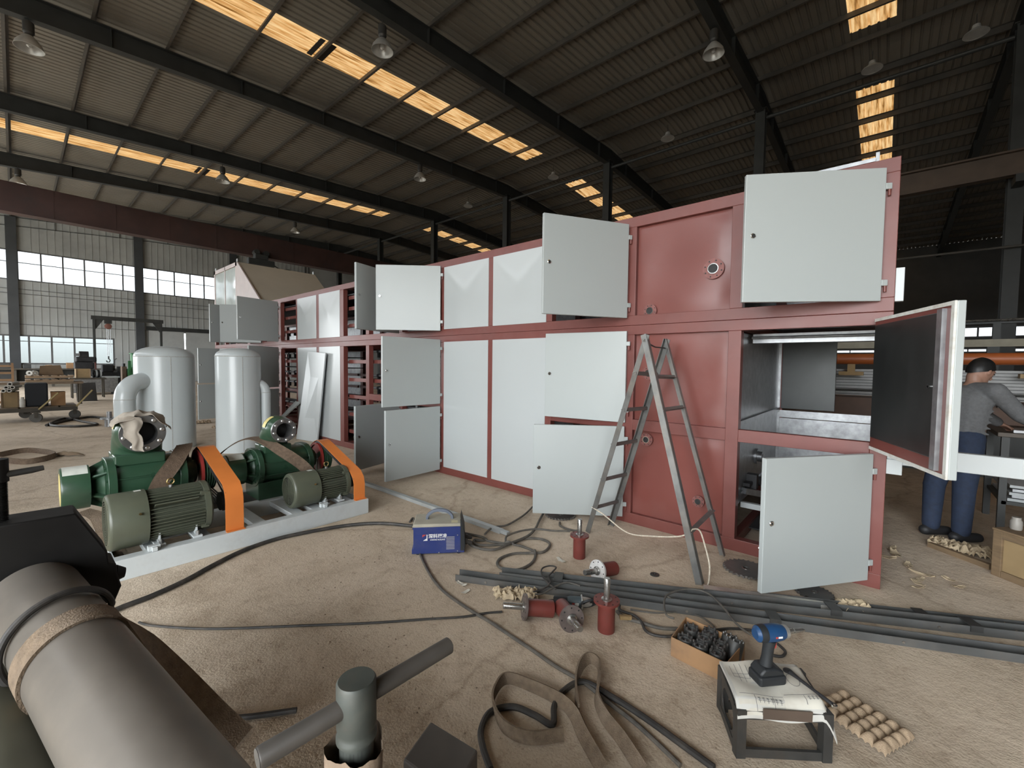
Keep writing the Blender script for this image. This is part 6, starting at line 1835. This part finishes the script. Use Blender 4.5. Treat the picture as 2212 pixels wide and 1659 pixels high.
for hp, kn, an in ((hpR, knR, anR), (hpL, knL, anL)):
    capsule(b, hp, kn, 0.078, 0.052); capsule(b, kn, an, 0.052, 0.035)
    capsule(b, an+Vector((0, 0, -0.03)), an+E_*0.12+Vector((0, 0, -0.05)), 0.032, 0.026)
o = b.build('body', m_skin, ps, ang=0)
fuse(o, 0.0065, 3)
for s_ in (-1, 1):
    q = MB(); ellip(q, hd+HR @ Vector((0.086, s_*0.030, 0.010)), 0.006, 0.011, 0.007, HR, 10)
    q.build('eye', mat('eye_dark', (0.03, 0.02, 0.015), 0.3), ps)
b = MB()
def hairfn(u, v):
    th = 2*pi*u
    ph = pi*v*(0.36+0.34*(1-cos(th))/2)
    p = Vector((0.100*cos(th)*sin(ph)-0.010, 0.083*sin(th)*sin(ph), 0.118*cos(ph)+0.004))
    p *= 1+0.03*noise.noise(p*40)
    return hd+HR @ p
b.grid(hairfn, 36, 16)
b.build('hair', m_hair, ps, ang=80)
b = MB()
capsule(b, pel+Vector((0, 0, 0.03)), che, 0.135, 0.150); capsule(b, pel+N_*0.05+Vector((0, 0, 0.03)), che+N_*0.06, 0.11, 0.125); capsule(b, pel-N_*0.05+Vector((0, 0, 0.03)), che-N_*0.06, 0.11, 0.125)
capsule(b, che, nek+Vector((0, 0, -0.03)), 0.14, 0.068); capsule(b, shR, shL, 0.074, 0.074)
for sh, el, wr in ((shR, elR, wrR), (shL, elL, wrL)):
    capsule(b, sh, el, 0.073, 0.060); capsule(b, el, el+(wr-el)*0.86, 0.060, 0.043)
for k in range(5):
    z = 0.98+k*0.05
    c_ = pel+(che-pel)*((z-0.90)/0.32)
    capsule(b, c_+N_*0.155-E_*0.06+Vector((0, 0, 0.02)), c_+N_*0.165+E_*0.07-Vector((0, 0, 0.03)), 0.012, 0.010, 8)
o = b.build('sweater', m_sweat, ps, ang=0)
fuse(o, 0.010, 3)
b = MB()
capsule(b, pel+N_*0.06, pel-N_*0.06, 0.125, 0.125); capsule(b, pel+Vector((0, 0, 0.05)), pel, 0.125, 0.13)
for hp, kn, an in ((hpR, knR, anR), (hpL, knL, anL)):
    capsule(b, hp, kn, 0.105, 0.078); capsule(b, kn, an+Vector((0, 0, 0.02)), 0.078, 0.064)
o = b.build('jeans', m_jean, ps, ang=0)
fuse(o, 0.012, 3)
for an in (anR, anL):
    b = MB()
    a0 = Vector((an.x, an.y, 0.045))
    capsule(b, a0-E_*0.05, a0+E_*0.15-Vector((0, 0, 0.006)), 0.046, 0.040)
    capsule(b, a0, a0+Vector((0, 0, 0.05)), 0.046, 0.046)
    q = b.build('shoe', m_shoe, ps, ang=0)
    fuse(q, 0.012, 3)

# workbench he works on, with sheets below
wb_ = wthing('workbench', (6.25, -1.6, 0), 'dark steel workbench in front of the bending man', 'workbench')
TX0, TX1, TY0, TY1 = 5.86, 6.7, -2.9, -0.80
MB().box(TX0, TX1, TY0, TY1, 0.90, 0.94).build('bench_top', mat('bench_dark', (0.07, 0.055, 0.042), 0.5, 0.2, 0.3, 5), wb_, ang=0, bevel=0.004)
for (x, y) in ((TX0+0.03, TY1-0.08), (TX1-0.08, TY1-0.08), (TX0+0.03, TY0+0.05), (TX1-0.08, TY0+0.05)):
    MB().box(x, x+0.05, y, y+0.05, 0, 0.90).build('leg', m_steel, wb_, ang=0)
MB().box(TX0+0.03, TX1-0.03, TY0+0.05, TY1-0.05, 0.28, 0.31).build('lower_shelf', m_steel, wb_, ang=0)
for k in range(5):
    o = MB().box(TX0+0.06+0.02*sin(k*2), TX1-0.06, TY0+0.10, TY1-0.09-0.03*abs(sin(k*1.7)), 0.312+k*0.030, 0.336+k*0.030).build('panel_sheet', m_galv if k % 2 else m_white, ang=0)
    tag(o, f'pale sheet stacked on the lower shelf of the workbench, {["bottom", "second from bottom", "middle", "second from top", "top"][k]} of five', 'sheet', 'sheets under the workbench')
o = MB().lathe([(0.10, 0), (0.14, 0.05), (0.15, 0.16), (0.10, 0.23), (0.01, 0.25)], (6.05, -1.16, 0.942), (0, 0, 1), 24).build('black_bundle', m_black, None)
tag(o, 'round black bundle on the workbench at the right edge', 'bundle')
o = MB().box(5.90, 6.15, -1.03, -0.90, 0.942, 0.965).build('steel_plate', m_galv, ang=0)
tag(o, 'bright steel plate under the hands of the man', 'plate')

# roller machine behind: orange tube, pale cladding, brackets
rm = wthing('roller_machine', (9.1, -0.6, 0), 'machine with a long orange tube behind the line and the man', 'machine')
m_otube = mat('orange_tube_paint', (0.36, 0.095, 0.025), 0.45, 0, 0.1, 3)
MB().cyl((9.0, -5.0, 1.665), (9.0, 2.4, 1.665), 0.085, n=28).build('orange_tube', m_otube, rm)
MB().box(9.30, 9.34, -5.0, 2.4, 1.06, 1.50).build('pale_cladding', mat('pale_cladding', (0.40, 0.40, 0.39), 0.5), rm, ang=0)
for k in range(9):
    MB().box(9.29, 9.30, -5.0, 2.4, 1.08+k*0.047, 1.088+k*0.047).build('cladding_joint', m_steel, rm, ang=0)
for y in (-4.9, -3.3, -2.03, -0.55, 0.9, 2.3):
    MB().box(9.20, 9.30, y, y+0.12, 0.0, 1.58).build('upright', m_steel, rm, ang=0)
for y in (-1.55, 0.42):
    b = MB(); b.box(8.93, 9.07, y-0.16, y+0.16, 1.40, 1.46); b.box(8.98, 9.02, y-0.05, y+0.05, 1.46, 1.59)
    b.build('tube_bracket', mat('ochre_bracket', (0.34, 0.22, 0.09), 0.6), rm, ang=0)
MB().box(8.8, 9.3, -5.0, 2.4, 0.62, 1.05).build('machine_bed', mat('brown_bed', (0.10, 0.055, 0.035), 0.6), rm, ang=0)
MB().box(8.9, 9.28, -5.0, 2.4, 0.0, 0.62).build('machine_base', m_steel, rm, ang=0)
MB().cyl((8.7, -5.0, 1.17), (8.7, 2.4, 1.17), 0.018, n=8).build('side_rod', m_steel, rm)
for y in (-4.9, -1.2, 2.3):
    MB().box(8.68, 8.82, y, y+0.03, 1.0, 1.18).build('rod_bracket', m_steel, rm, ang=0)
for y in (-5.0, 2.3):
    MB().box(8.95, 9.25, y, y+0.1, 1.05, 1.75).build('tube_stand', m_steel, rm, ang=0)
lg = wthing('long_beam', (12.0, -1, 0), 'long beige beam on dark posts far behind the orange tube', 'beam')
MB().box(12.0, 12.12, -8.0, 2.6, 1.95, 2.09).build('beam', mat('beige_beam', (0.30, 0.27, 0.20), 0.6), lg, ang=0)
MB().box(12.0, 12.12, -8.0, 2.6, 2.38, 2.45).build('beam', m_steel, lg, ang=0)
MB().cyl((11.95, -8.0, 2.44), (11.95, 2.6, 2.44), 0.022, n=8).build('bright_rail', m_shaft, lg)
for y in (-7.5, -4.5, -1.60, 1.3):
    MB().box(12.01, 12.11, y, y+0.16, 0, 1.95).build('post', m_steel, lg, ang=0)
    MB().box(12.01, 12.11, y, y+0.10, 2.09, 2.38).build('post', m_steel, lg, ang=0)

# wooden crate at the right edge
ck = thing('wooden_crate', (4.68, -0.65, 0), 'wooden crate with a framed front panel at the right edge', 'crate', rz=atan2(-0.73, -0.68))
m_wood = mat('crate_wood', (0.185, 0.125, 0.070), 0.75, 0, 0.2, 6, dirt=(0.10, 0.075, 0.05), dscale=5, damt=0.5, stretch=(1, 1, 6))
m_ply = mat('crate_plywood', (0.29, 0.205, 0.105), 0.7, 0, 0.12, 5)
CW, CD, CH = 0.62, 0.42, 0.335
# local x runs along the front face, local y is towards the camera side; body behind it
MB().box(0.0, CW, 0.012, CD, 0.0, CH).build('crate_body', m_ply, ck, ang=0)
for (a, b_, z0, z1) in ((0.0, 0.055, 0, CH), (CW-0.055, CW, 0, CH), (0.055, CW-0.055, 0, 0.05), (0.055, CW-0.055, CH-0.05, CH)):
    MB().box(a, b_, -0.008, 0.011, z0, z1).build('batten', m_wood, ck, ang=0, bevel=0.003)
MB().box(-0.004, CW+0.004, -0.012, CD+0.004, CH+0.0005, CH+0.016).build('crate_lid', m_wood, ck, ang=0, bevel=0.003)
jar = MB().lathe([(0.028, 0), (0.032, 0.01), (0.032, 0.06), (0.024, 0.075), (0.024, 0.09)], (4.72, -0.76, CH+0.0175), (0, 0, 1), 20).build('small_jar', mat('dusty_jar', (0.30, 0.28, 0.25), 0.5))
tag(jar, 'small dusty jar standing on the wooden crate', 'jar')
o = MB().bar((5.05, -0.34, 0.02), (4.78, -0.66, 0.02), 0.04, 0.04)
tag(o.build('wooden_bar', m_wood, ang=0), 'dark bar lying on the floor between the torn tray and the crate', 'bar')

# ---------------------------------------------------------------- clutter near the end wall
tr = wthing('flat_trolley', (0.3, 15.8, 0), 'flat workshop trolley with two yellowish pull bars', 'trolley')
m_trol = mat('trolley_steel', (0.075, 0.066, 0.052), 0.6, 0.2, 0.2, 6)
MB().box(-0.95, 1.0, 15.5, 15.56, 0.24, 0.33).build('deck_rail', m_trol, tr, ang=0)
MB().box(-0.95, 1.0, 16.5, 16.56, 0.24, 0.33).build('deck_rail', m_trol, tr, ang=0)
for k in range(6):
    MB().box(-0.95+k*0.33, -0.66+k*0.33, 15.5, 16.56, 0.33, 0.355).build('deck_board', mat('deck_wood', (0.13, 0.10, 0.07), 0.8), tr, ang=0)
def wheel(x, y, r=0.11):
    w_ = MB().lathe([(0.03, -0.025), (r*0.6, -0.02), (r, -0.025), (r, 0.025), (r*0.6, 0.02), (0.03, 0.025)], (x, y, r), (0.35, 1, 0), 24)
    o = w_.build('wheel', mat('wheel_rubber', (0.10, 0.095, 0.085), 0.7), tr)
    MB().box(x-0.03, x+0.03, y-0.05, y-0.035, r, 0.25).build('fork', m_trol, tr, ang=0)
wheel(0.28, 15.35); wheel(0.96, 15.75); wheel(0.12, 16.6); wheel(-0.8, 15.7)
MB().box(0.20, 0.36, 15.32, 15.52, 0.22, 0.25).build('caster_plate', m_trol, tr, ang=0)
m_ybar = mat('yellow_bar', (0.33, 0.26, 0.11), 0.6)
MB().bar((0.33, 15.4, 0.30), (0.66, 15.3, 0.70), 0.045, 0.03).build('pull_bar', m_ybar, tr)
MB().bar((0.98, 15.5, 0.33), (1.27, 15.4, 0.74), 0.045, 0.03).build('pull_bar', m_ybar, tr)
o = MB().box(0.12, 0.50, 15.62, 16.0, 0.357, 0.93).build('black_case', mat('black_case', (0.014, 0.017, 0.022), 0.7), ang=0, bevel=0.03)
tag(o, 'black upright case standing on the flat trolley', 'case')
o = MB().box(0.55, 0.80, 15.7, 16.0, 0.357, 0.70).box(0.548, 0.802, 15.69, 16.01, 0.66, 0.70).build('brown_carton', m_card, ang=0)
tag(o, 'brown carton on the trolley beside the black case', 'carton')
wc = wthing('wooden_box', (-0.1, 15.8, 0.357), 'pale wooden box on the left end of the trolley', 'box')
MB().box(-0.26, 0.03, 15.65, 16.1, 0.358, 0.72).build('box_body', m_ply, wc, ang=0)
for x in (-0.26, 0.0):
    MB().box(x, x+0.03, 15.63, 15.65, 0.358, 0.72).build('batten', m_wood, wc, ang=0)
for k, (x, z) in enumerate(((-0.215, 0.765), (-0.125, 0.765), (-0.17, 0.842), (-0.075, 0.842), (-0.11, 0.92))):
    o = MB().lathe([(0.026, 0), (0.042, 0), (0.042, 0.8), (0.026, 0.8)], (x, 15.5, z), (0.15, 1, 0), 18, closed=True).build('white_tube', mat('white_plastic_tube', (0.55, 0.54, 0.50), 0.5))
    tag(o, ['lower left white tube', 'lower right white tube', 'middle left white tube', 'middle right white tube', 'topmost white tube'][k]+' of the bundle on the wooden box', 'tube', 'white tubes on the wooden box')
o = MB().lathe([(0.045, 0), (0.05, 0.01), (0.05, 0.16), (0.03, 0.21), (0.03, 0.24)], (0.075, 15.58, 0.357), (0, 0, 1), 18).build('white_canister', m_foamw)
tag(o, 'white canister on the trolley left of the black case', 'canister')

# low bench with pallets, rolls, boards
bn = wthing('low_bench', (0.7, 21.2, 0), 'long low bench carrying pallets behind the trolley', 'bench')
MB().box(-0.6, 1.5, 20.8, 21.8, 0.70, 0.77).build('bench_top', mat('bench_wood', (0.17, 0.125, 0.085), 0.8), bn, ang=0)
for (x, y) in ((-0.55, 20.85), (1.4, 20.85), (-0.55, 21.7), (1.4, 21.7)):
    MB().box(x, x+0.06, y, y+0.06, 0, 0.70).build('leg', m_trol, bn, ang=0)
pt = wthing('wooden_pallet', (0.7, 21.2, 0.772), 'pale wooden pallet stacked on the low bench', 'pallet')
m_pal = mat('pallet_wood', (0.33, 0.235, 0.15), 0.8, 0, 0.15, 6)
for z in (0.772, 0.90):
    for k in range(3):
        MB().box(0.18, 1.27, 20.9+k*0.33, 21.0+k*0.33, z, z+0.06).build('stringer', m_pal, pt, ang=0)
    for k in range(6):
        MB().box(0.18+k*0.2, 0.30+k*0.2, 20.88, 21.7, z+0.06, z+0.08).build('deck_board', m_pal, pt, ang=0)
o = slab([(0.48, 21.0, 0.985), (1.05, 21.05, 0.985), (1.0, 21.5, 1.30), (0.52, 21.45, 1.27)], 0.03, 'brown_board', mat('brown_board', (0.16, 0.105, 0.06), 0.7))
tag(o, 'brown board tilted up on the pallet', 'board')
for k, x in enumerate((0.27, 0.40)):
    o = MB().lathe([(0.03, 0), (0.08, 0), (0.08, 0.12), (0.03, 0.12)], (x, 20.86, 1.065), (0.4*(1-2*k), 1, 0), 18, closed=True).build('white_roll', m_foamw)
    tag(o, ('left' if k == 0 else 'right')+' white roll lying on the wooden pallet', 'roll', 'white rolls on the pallet')
wf_ = wthing('wooden_rack', (-0.2, 19.0, 0), 'orange wooden slatted rack at the left edge', 'rack')
m_ow = mat('orange_wood', (0.36, 0.22, 0.12), 0.7)
for x in (-0.9, -0.42, -0.10):
    MB().box(x, x+0.05, 18.95, 19.0, 0, 1.40 if x > -0.2 else 1.30).build('upright', m_ow, wf_, ang=0)
for z in (0.25, 0.60, 0.88, 1.08, 1.28):
    MB().box(-0.9, -0.05, 18.92, 18.95, z, z+0.06).build('slat', m_ow, wf_, ang=0)
MB().box(-0.9, -0.05, 19.0, 19.5, 0.60, 0.63).build('shelf', m_ow, wf_, ang=0)
for x in (-0.9, -0.10):
    MB().box(x, x+0.05, 19.45, 19.5, 0, 1.3).build('upright', m_ow, wf_, ang=0)
tk = wthing('steel_trough', (2.25, 26.2, 0), 'long grey steel trough near the end wall', 'trough')
MB().box(1.56, 2.98, 26.0, 26.02, 0.10, 0.80).build('trough_side', m_galv, tk, ang=0)
MB().box(1.56, 2.98, 26.7, 26.72, 0.10, 0.80).build('trough_side', m_galv, tk, ang=0)
MB().box(1.56, 2.98, 26.02, 26.7, 0.10, 0.12).build('trough_bottom', m_galv, tk, ang=0)
for x in (1.56, 2.96):
    MB().box(x, x+0.02, 26.02, 26.7, 0.12, 0.80).build('trough_end', m_galv, tk, ang=0)
MB().box(1.5, 3.04, 25.97, 26.0, 0.74, 0.80).build('trough_lip', m_white, tk, ang=0)
for x in (1.7, 2.8):
    MB().box(x, x+0.1, 26.05, 26.65, 0.0, 0.10).build('foot', m_steel, tk, ang=0)
o = slab([(1.42, 22.2, 0.0), (1.95, 22.1, 0.0), (1.93, 22.35, 0.66), (1.42, 22.45, 0.64)], 0.05, 'dark_board', mat('dark_board', (0.030, 0.028, 0.026), 0.6))
MB().box(1.45, 1.92, 22.45, 22.6, 0.0, 0.3).build('prop', m_trol, o, ang=0)
tag(o, 'dark square board propped upright before the grey trough', 'board')
sd2 = wthing('work_stand', (1.9, 24.3, 0), 'dark stand holding the wooden parts box', 'stand')
MB().box(1.35, 2.4, 24.0, 24.6, 0.74, 0.80).build('stand_top', m_trol, sd2, ang=0)
for (x, y) in ((1.4, 24.05), (2.3, 24.05), (1.4, 24.5), (2.3, 24.5)):
    MB().box(x, x+0.05, y, y+0.05, 0, 0.74).build('leg', m_trol, sd2, ang=0)
pb = wthing('parts_box', (1.72, 24.2, 0.80), 'small pale wooden parts box on the dark stand', 'box')
MB().box(1.52, 1.95, 24.05, 24.4, 0.802, 1.16).build('box_body', m_ply, pb, ang=0)
for x in (1.52, 1.92):
    MB().box(x, x+0.03, 24.03, 24.05, 0.802, 1.16).build('batten', m_pal, pb, ang=0)
for k in range(4):
    o = MB().lathe([(0.06, 0), (0.155, 0), (0.155, 0.05), (0.06, 0.05)], (2.03+0.062*k, 24.25, 0.96), (1, 0.12, 0), 20, closed=True).build('belt_coil', m_white if k % 2 else m_black)
    tag(o, ['first coil, beside the box', 'second coil, pale', 'third coil, black', 'last coil, pale'][k].join(['', ' of the row of belt coils on the dark stand']), 'coil', 'belt coils on the stand')
dm = wthing('drill_press', (2.0, 27.2, 0), 'dark machine with a round motor on a stand before the window', 'machine')
MB().box(1.75, 2.35, 27.0, 27.5, 0.0, 1.12).build('stand', m_steel, dm, ang=0)
MB().box(1.68, 2.30, 26.95, 27.5, 1.12, 1.42).build('gearbox', m_darkin, dm, ang=0, bevel=0.03)
MB().box(1.72, 2.40, 27.0, 27.4, 1.42, 1.66).build('head', m_darkin, dm, ang=0, bevel=0.05)
MB().cyl((1.85, 27.2, 1.70), (2.15, 27.2, 1.70), 0.20, n=24).build('motor', m_darkin, dm)
MB().box(1.72, 1.86, 26.97, 27.0, 1.68, 1.80).build('cover', m_galv, dm, ang=0)
gs = wthing('gantry_hoist', (3.9, 30, 0), 'dark gantry frame with a chain hoist before the end wall', 'gantry')
for x in (2.60, 5.24):
    MB().box(x-0.05, x+0.05, 29.95, 30.05, 0.06, 3.55).build('gantry_post', m_steel, gs, ang=0)
    MB().box(x-0.08, x+0.08, 29.2, 30.8, 0.0, 0.06).build('gantry_foot', m_steel, gs, ang=0)
    for s_ in (-1, 1):
        MB().bar((x, 30.0, 1.5), (x, 30.0+0.7*s_, 0.06), 0.05, 0.05, (1, 0, 0)).build('gantry_brace', mat('red_brace', (0.10, 0.035, 0.03), 0.6), gs)
    pts_ = [(x+(0.05 if x < 4 else -0.05), 3.05), (x+(0.35 if x < 4 else -0.35), 3.55), (x+(0.05 if x < 4 else -0.05), 3.55)]
    MB().prism(pts_, (0, 29.98, 0), (1, 0, 0), (0, 0, 1), (0, 1, 0), 0.04).build('gusset', m_steel, gs, ang=0)
MB().box(2.50, 5.34, 29.93, 30.07, 3.55, 3.74).build('gantry_beam', m_steel, gs, ang=0)
b = MB(); b.box(2.98, 3.26, 29.9, 30.1, 3.38, 3.56)
b.build('hoist_trolley', m_steel, gs, ang=0)
MB().lathe([(0.05, -0.08), (0.14, -0.06), (0.14, 0.06), (0.05, 0.08)], (3.12, 30, 3.24), (0, 1, 0), 20).build('hoist_drum', mat('red_hoist', (0.20, 0.085, 0.065), 0.6), gs)
for dx, zb in ((-0.03, 1.7), (0.03, 1.55), (0.10, 1.9)):
    MB().cyl((3.10+dx, 30, zb), (3.10+dx, 30, 3.2), 0.012, n=6).build('chain', m_galv, gs)
MB().tube([(3.10, 30, 1.72), (3.10, 30, 1.60), (3.16, 30, 1.52), (3.13, 30, 1.42), (3.05, 30, 1.42), (3.02, 30, 1.50)], 0.025, 8).build('hook', m_steel, gs)
gm = wthing('green_press', (3.35, 25.2, 0), 'green machine partly hidden behind the wide pale tank', 'machine')
m_grn2 = mat('bright_green_paint', (0.035, 0.16, 0.055), 0.45)
MB().box(3.18, 3.75, 25.0, 25.5, 0.0, 1.15).build('body', m_grn2, gm, ang=0, bevel=0.02)
MB().cyl((3.40, 25.2, 1.15), (3.40, 25.2, 1.80), 0.09, n=18).build('column', m_grn2, gm)
MB().cyl((3.40, 25.2, 1.80), (3.40, 25.2, 1.84), 0.13, n=18).build('cap', m_grn2, gm)
MB().box(3.20, 3.30, 24.96, 25.0, 1.0, 1.5).build('side_plate', m_grn2, gm, ang=0)
d2 = wthing('lathe_bed', (2.95, 28, 0), 'dark lathe standing by the end wall', 'machine')
b = MB(); b.box(2.55, 3.6, 27.8, 28.4, 0.0, 0.95)
b.build('lathe_base', m_darkin, d2, ang=0, bevel=0.02)
MB().box(2.65, 3.05, 27.85, 28.35, 0.95, 1.30).build('headstock', m_darkin, d2, ang=0, bevel=0.03)
MB().box(3.2, 3.35, 27.9, 28.3, 0.95, 1.22).build('carriage', m_steel, d2, ang=0, bevel=0.02)
MB().cyl((3.0, 28.1, 1.15), (3.12, 28.1, 1.15), 0.12, n=18).build('chuck', m_rawsteel, d2)
MB().tube([(3.05, 27.9, 1.30), (3.10, 27.9, 1.55), (3.18, 27.9, 1.60)], 0.02, 6).build('lever', m_steel, d2)
mp_ = wthing('metal_drums', (2.9, 25.6, 0), 'rusty brown machine block beside the grey trough', 'machine')
b = MB(); b.box(3.0, 3.16, 25.0, 25.4, 0.0, 1.25)
b.build('block', mat('rusty_block', (0.10, 0.068, 0.045), 0.8, 0, 0.3, 8), mp_, ang=0, bevel=0.02)
MB().cyl((3.08, 25.2, 1.25), (3.08, 25.2, 1.38), 0.06, n=14).build('boss', m_darkin, mp_)
sb_ = wthing('striped_bench', (0.9, 35.5, 0), 'dark bench line under the low windows', 'bench')
MB().box(-3.0, 4.3, 35.2, 36.0, 0.95, 1.02).build('bench_top', m_trol, sb_, ang=0)
for k in range(6):
    MB().box(-2.9+k*1.4, -2.8+k*1.4, 35.3, 35.9, 0, 0.95).build('leg', m_trol, sb_, ang=0)
MB().box(-3.0, 4.3, 35.85, 35.9, 0.3, 0.95).build('bench_back', m_steel, sb_, ang=0)
rr_ = random.Random(11)
for k in range(7):
    x = -1.4+k*0.82
    o = MB().box(x, x+rr_.uniform(0.25, 0.5), 35.3, 35.7, 1.022, 1.022+rr_.uniform(0.12, 0.35)).build('toolbox', rr_.choice([m_card, m_steel, m_wood, m_galv]), ang=0, bevel=0.02)
    tag(o, f'box on the bench line under the low windows, {["first", "second", "third", "fourth", "fifth", "sixth", "seventh"][k]} from the left', 'box', 'boxes under the low windows')

# flanged stud, rope, sling and sack on the far floor
fs_ = wthing('flanged_stud', (1.36, 13.3, 0), 'grey flanged stud standing on the floor left of the larger blower', 'stud')
MB().cyl((1.36, 13.3, 0.0), (1.36, 13.3, 0.17), 0.085, n=20).build('stud_body', m_galv, fs_)
MB().cyl((1.36, 13.3, 0.17), (1.36, 13.3, 0.20), 0.16, n=24).build('stud_flange', m_galv, fs_)
MB().cyl((1.36, 13.3, 0.20), (1.36, 13.3, 0.34), 0.045, n=14).build('stud_neck', m_galv, fs_)
cable('far_rope', 0.028, 'dark rope heaped on the floor in front of the trolley', m_rubber, name='rope', cat='rope', n=6)
o = MB().ribbon(spline(PATHS['far_strap1'], 6), (0, 0.4, 1), 0.12, 0.01, 3).build('webbing_sling', m_strap, None, ang=60)
tag(o, 'dark twisted sling on the floor at the left edge', 'sling', 'brown webbing slings')
o = crumple(lambda u, v: Vector((0.33+0.34*u, 9.78-0.34*u+0.10*(v-0.5), 0.012+0.05*sin(pi*u)*sin(pi*v))), 20, 8, 0.04, 9, 5).build('sack_scrap', mat('brown_sack', (0.20, 0.145, 0.095), 0.9, 0, 0.2, 12), None, ang=80)
tag(o, 'crumpled brown sack lying on the floor left of the blowers', 'sack')
for k, (x, y, lab) in enumerate(((3.05, 9.95, 'nearest pulp scrap pile between the two tanks'), (3.05, 11.2, 'middle pulp scrap pile between the two tanks'), (2.95, 12.4, 'furthest pulp scrap pile between the two tanks'))):
    egg_tray((x-0.2, y, 0.0), (0.34, 0.02, 0), (0.02, 0.22, 0), 5, 3, 0.03, lab, m_pulp2 if k == 0 else m_pulp, 0.04, 20+k)
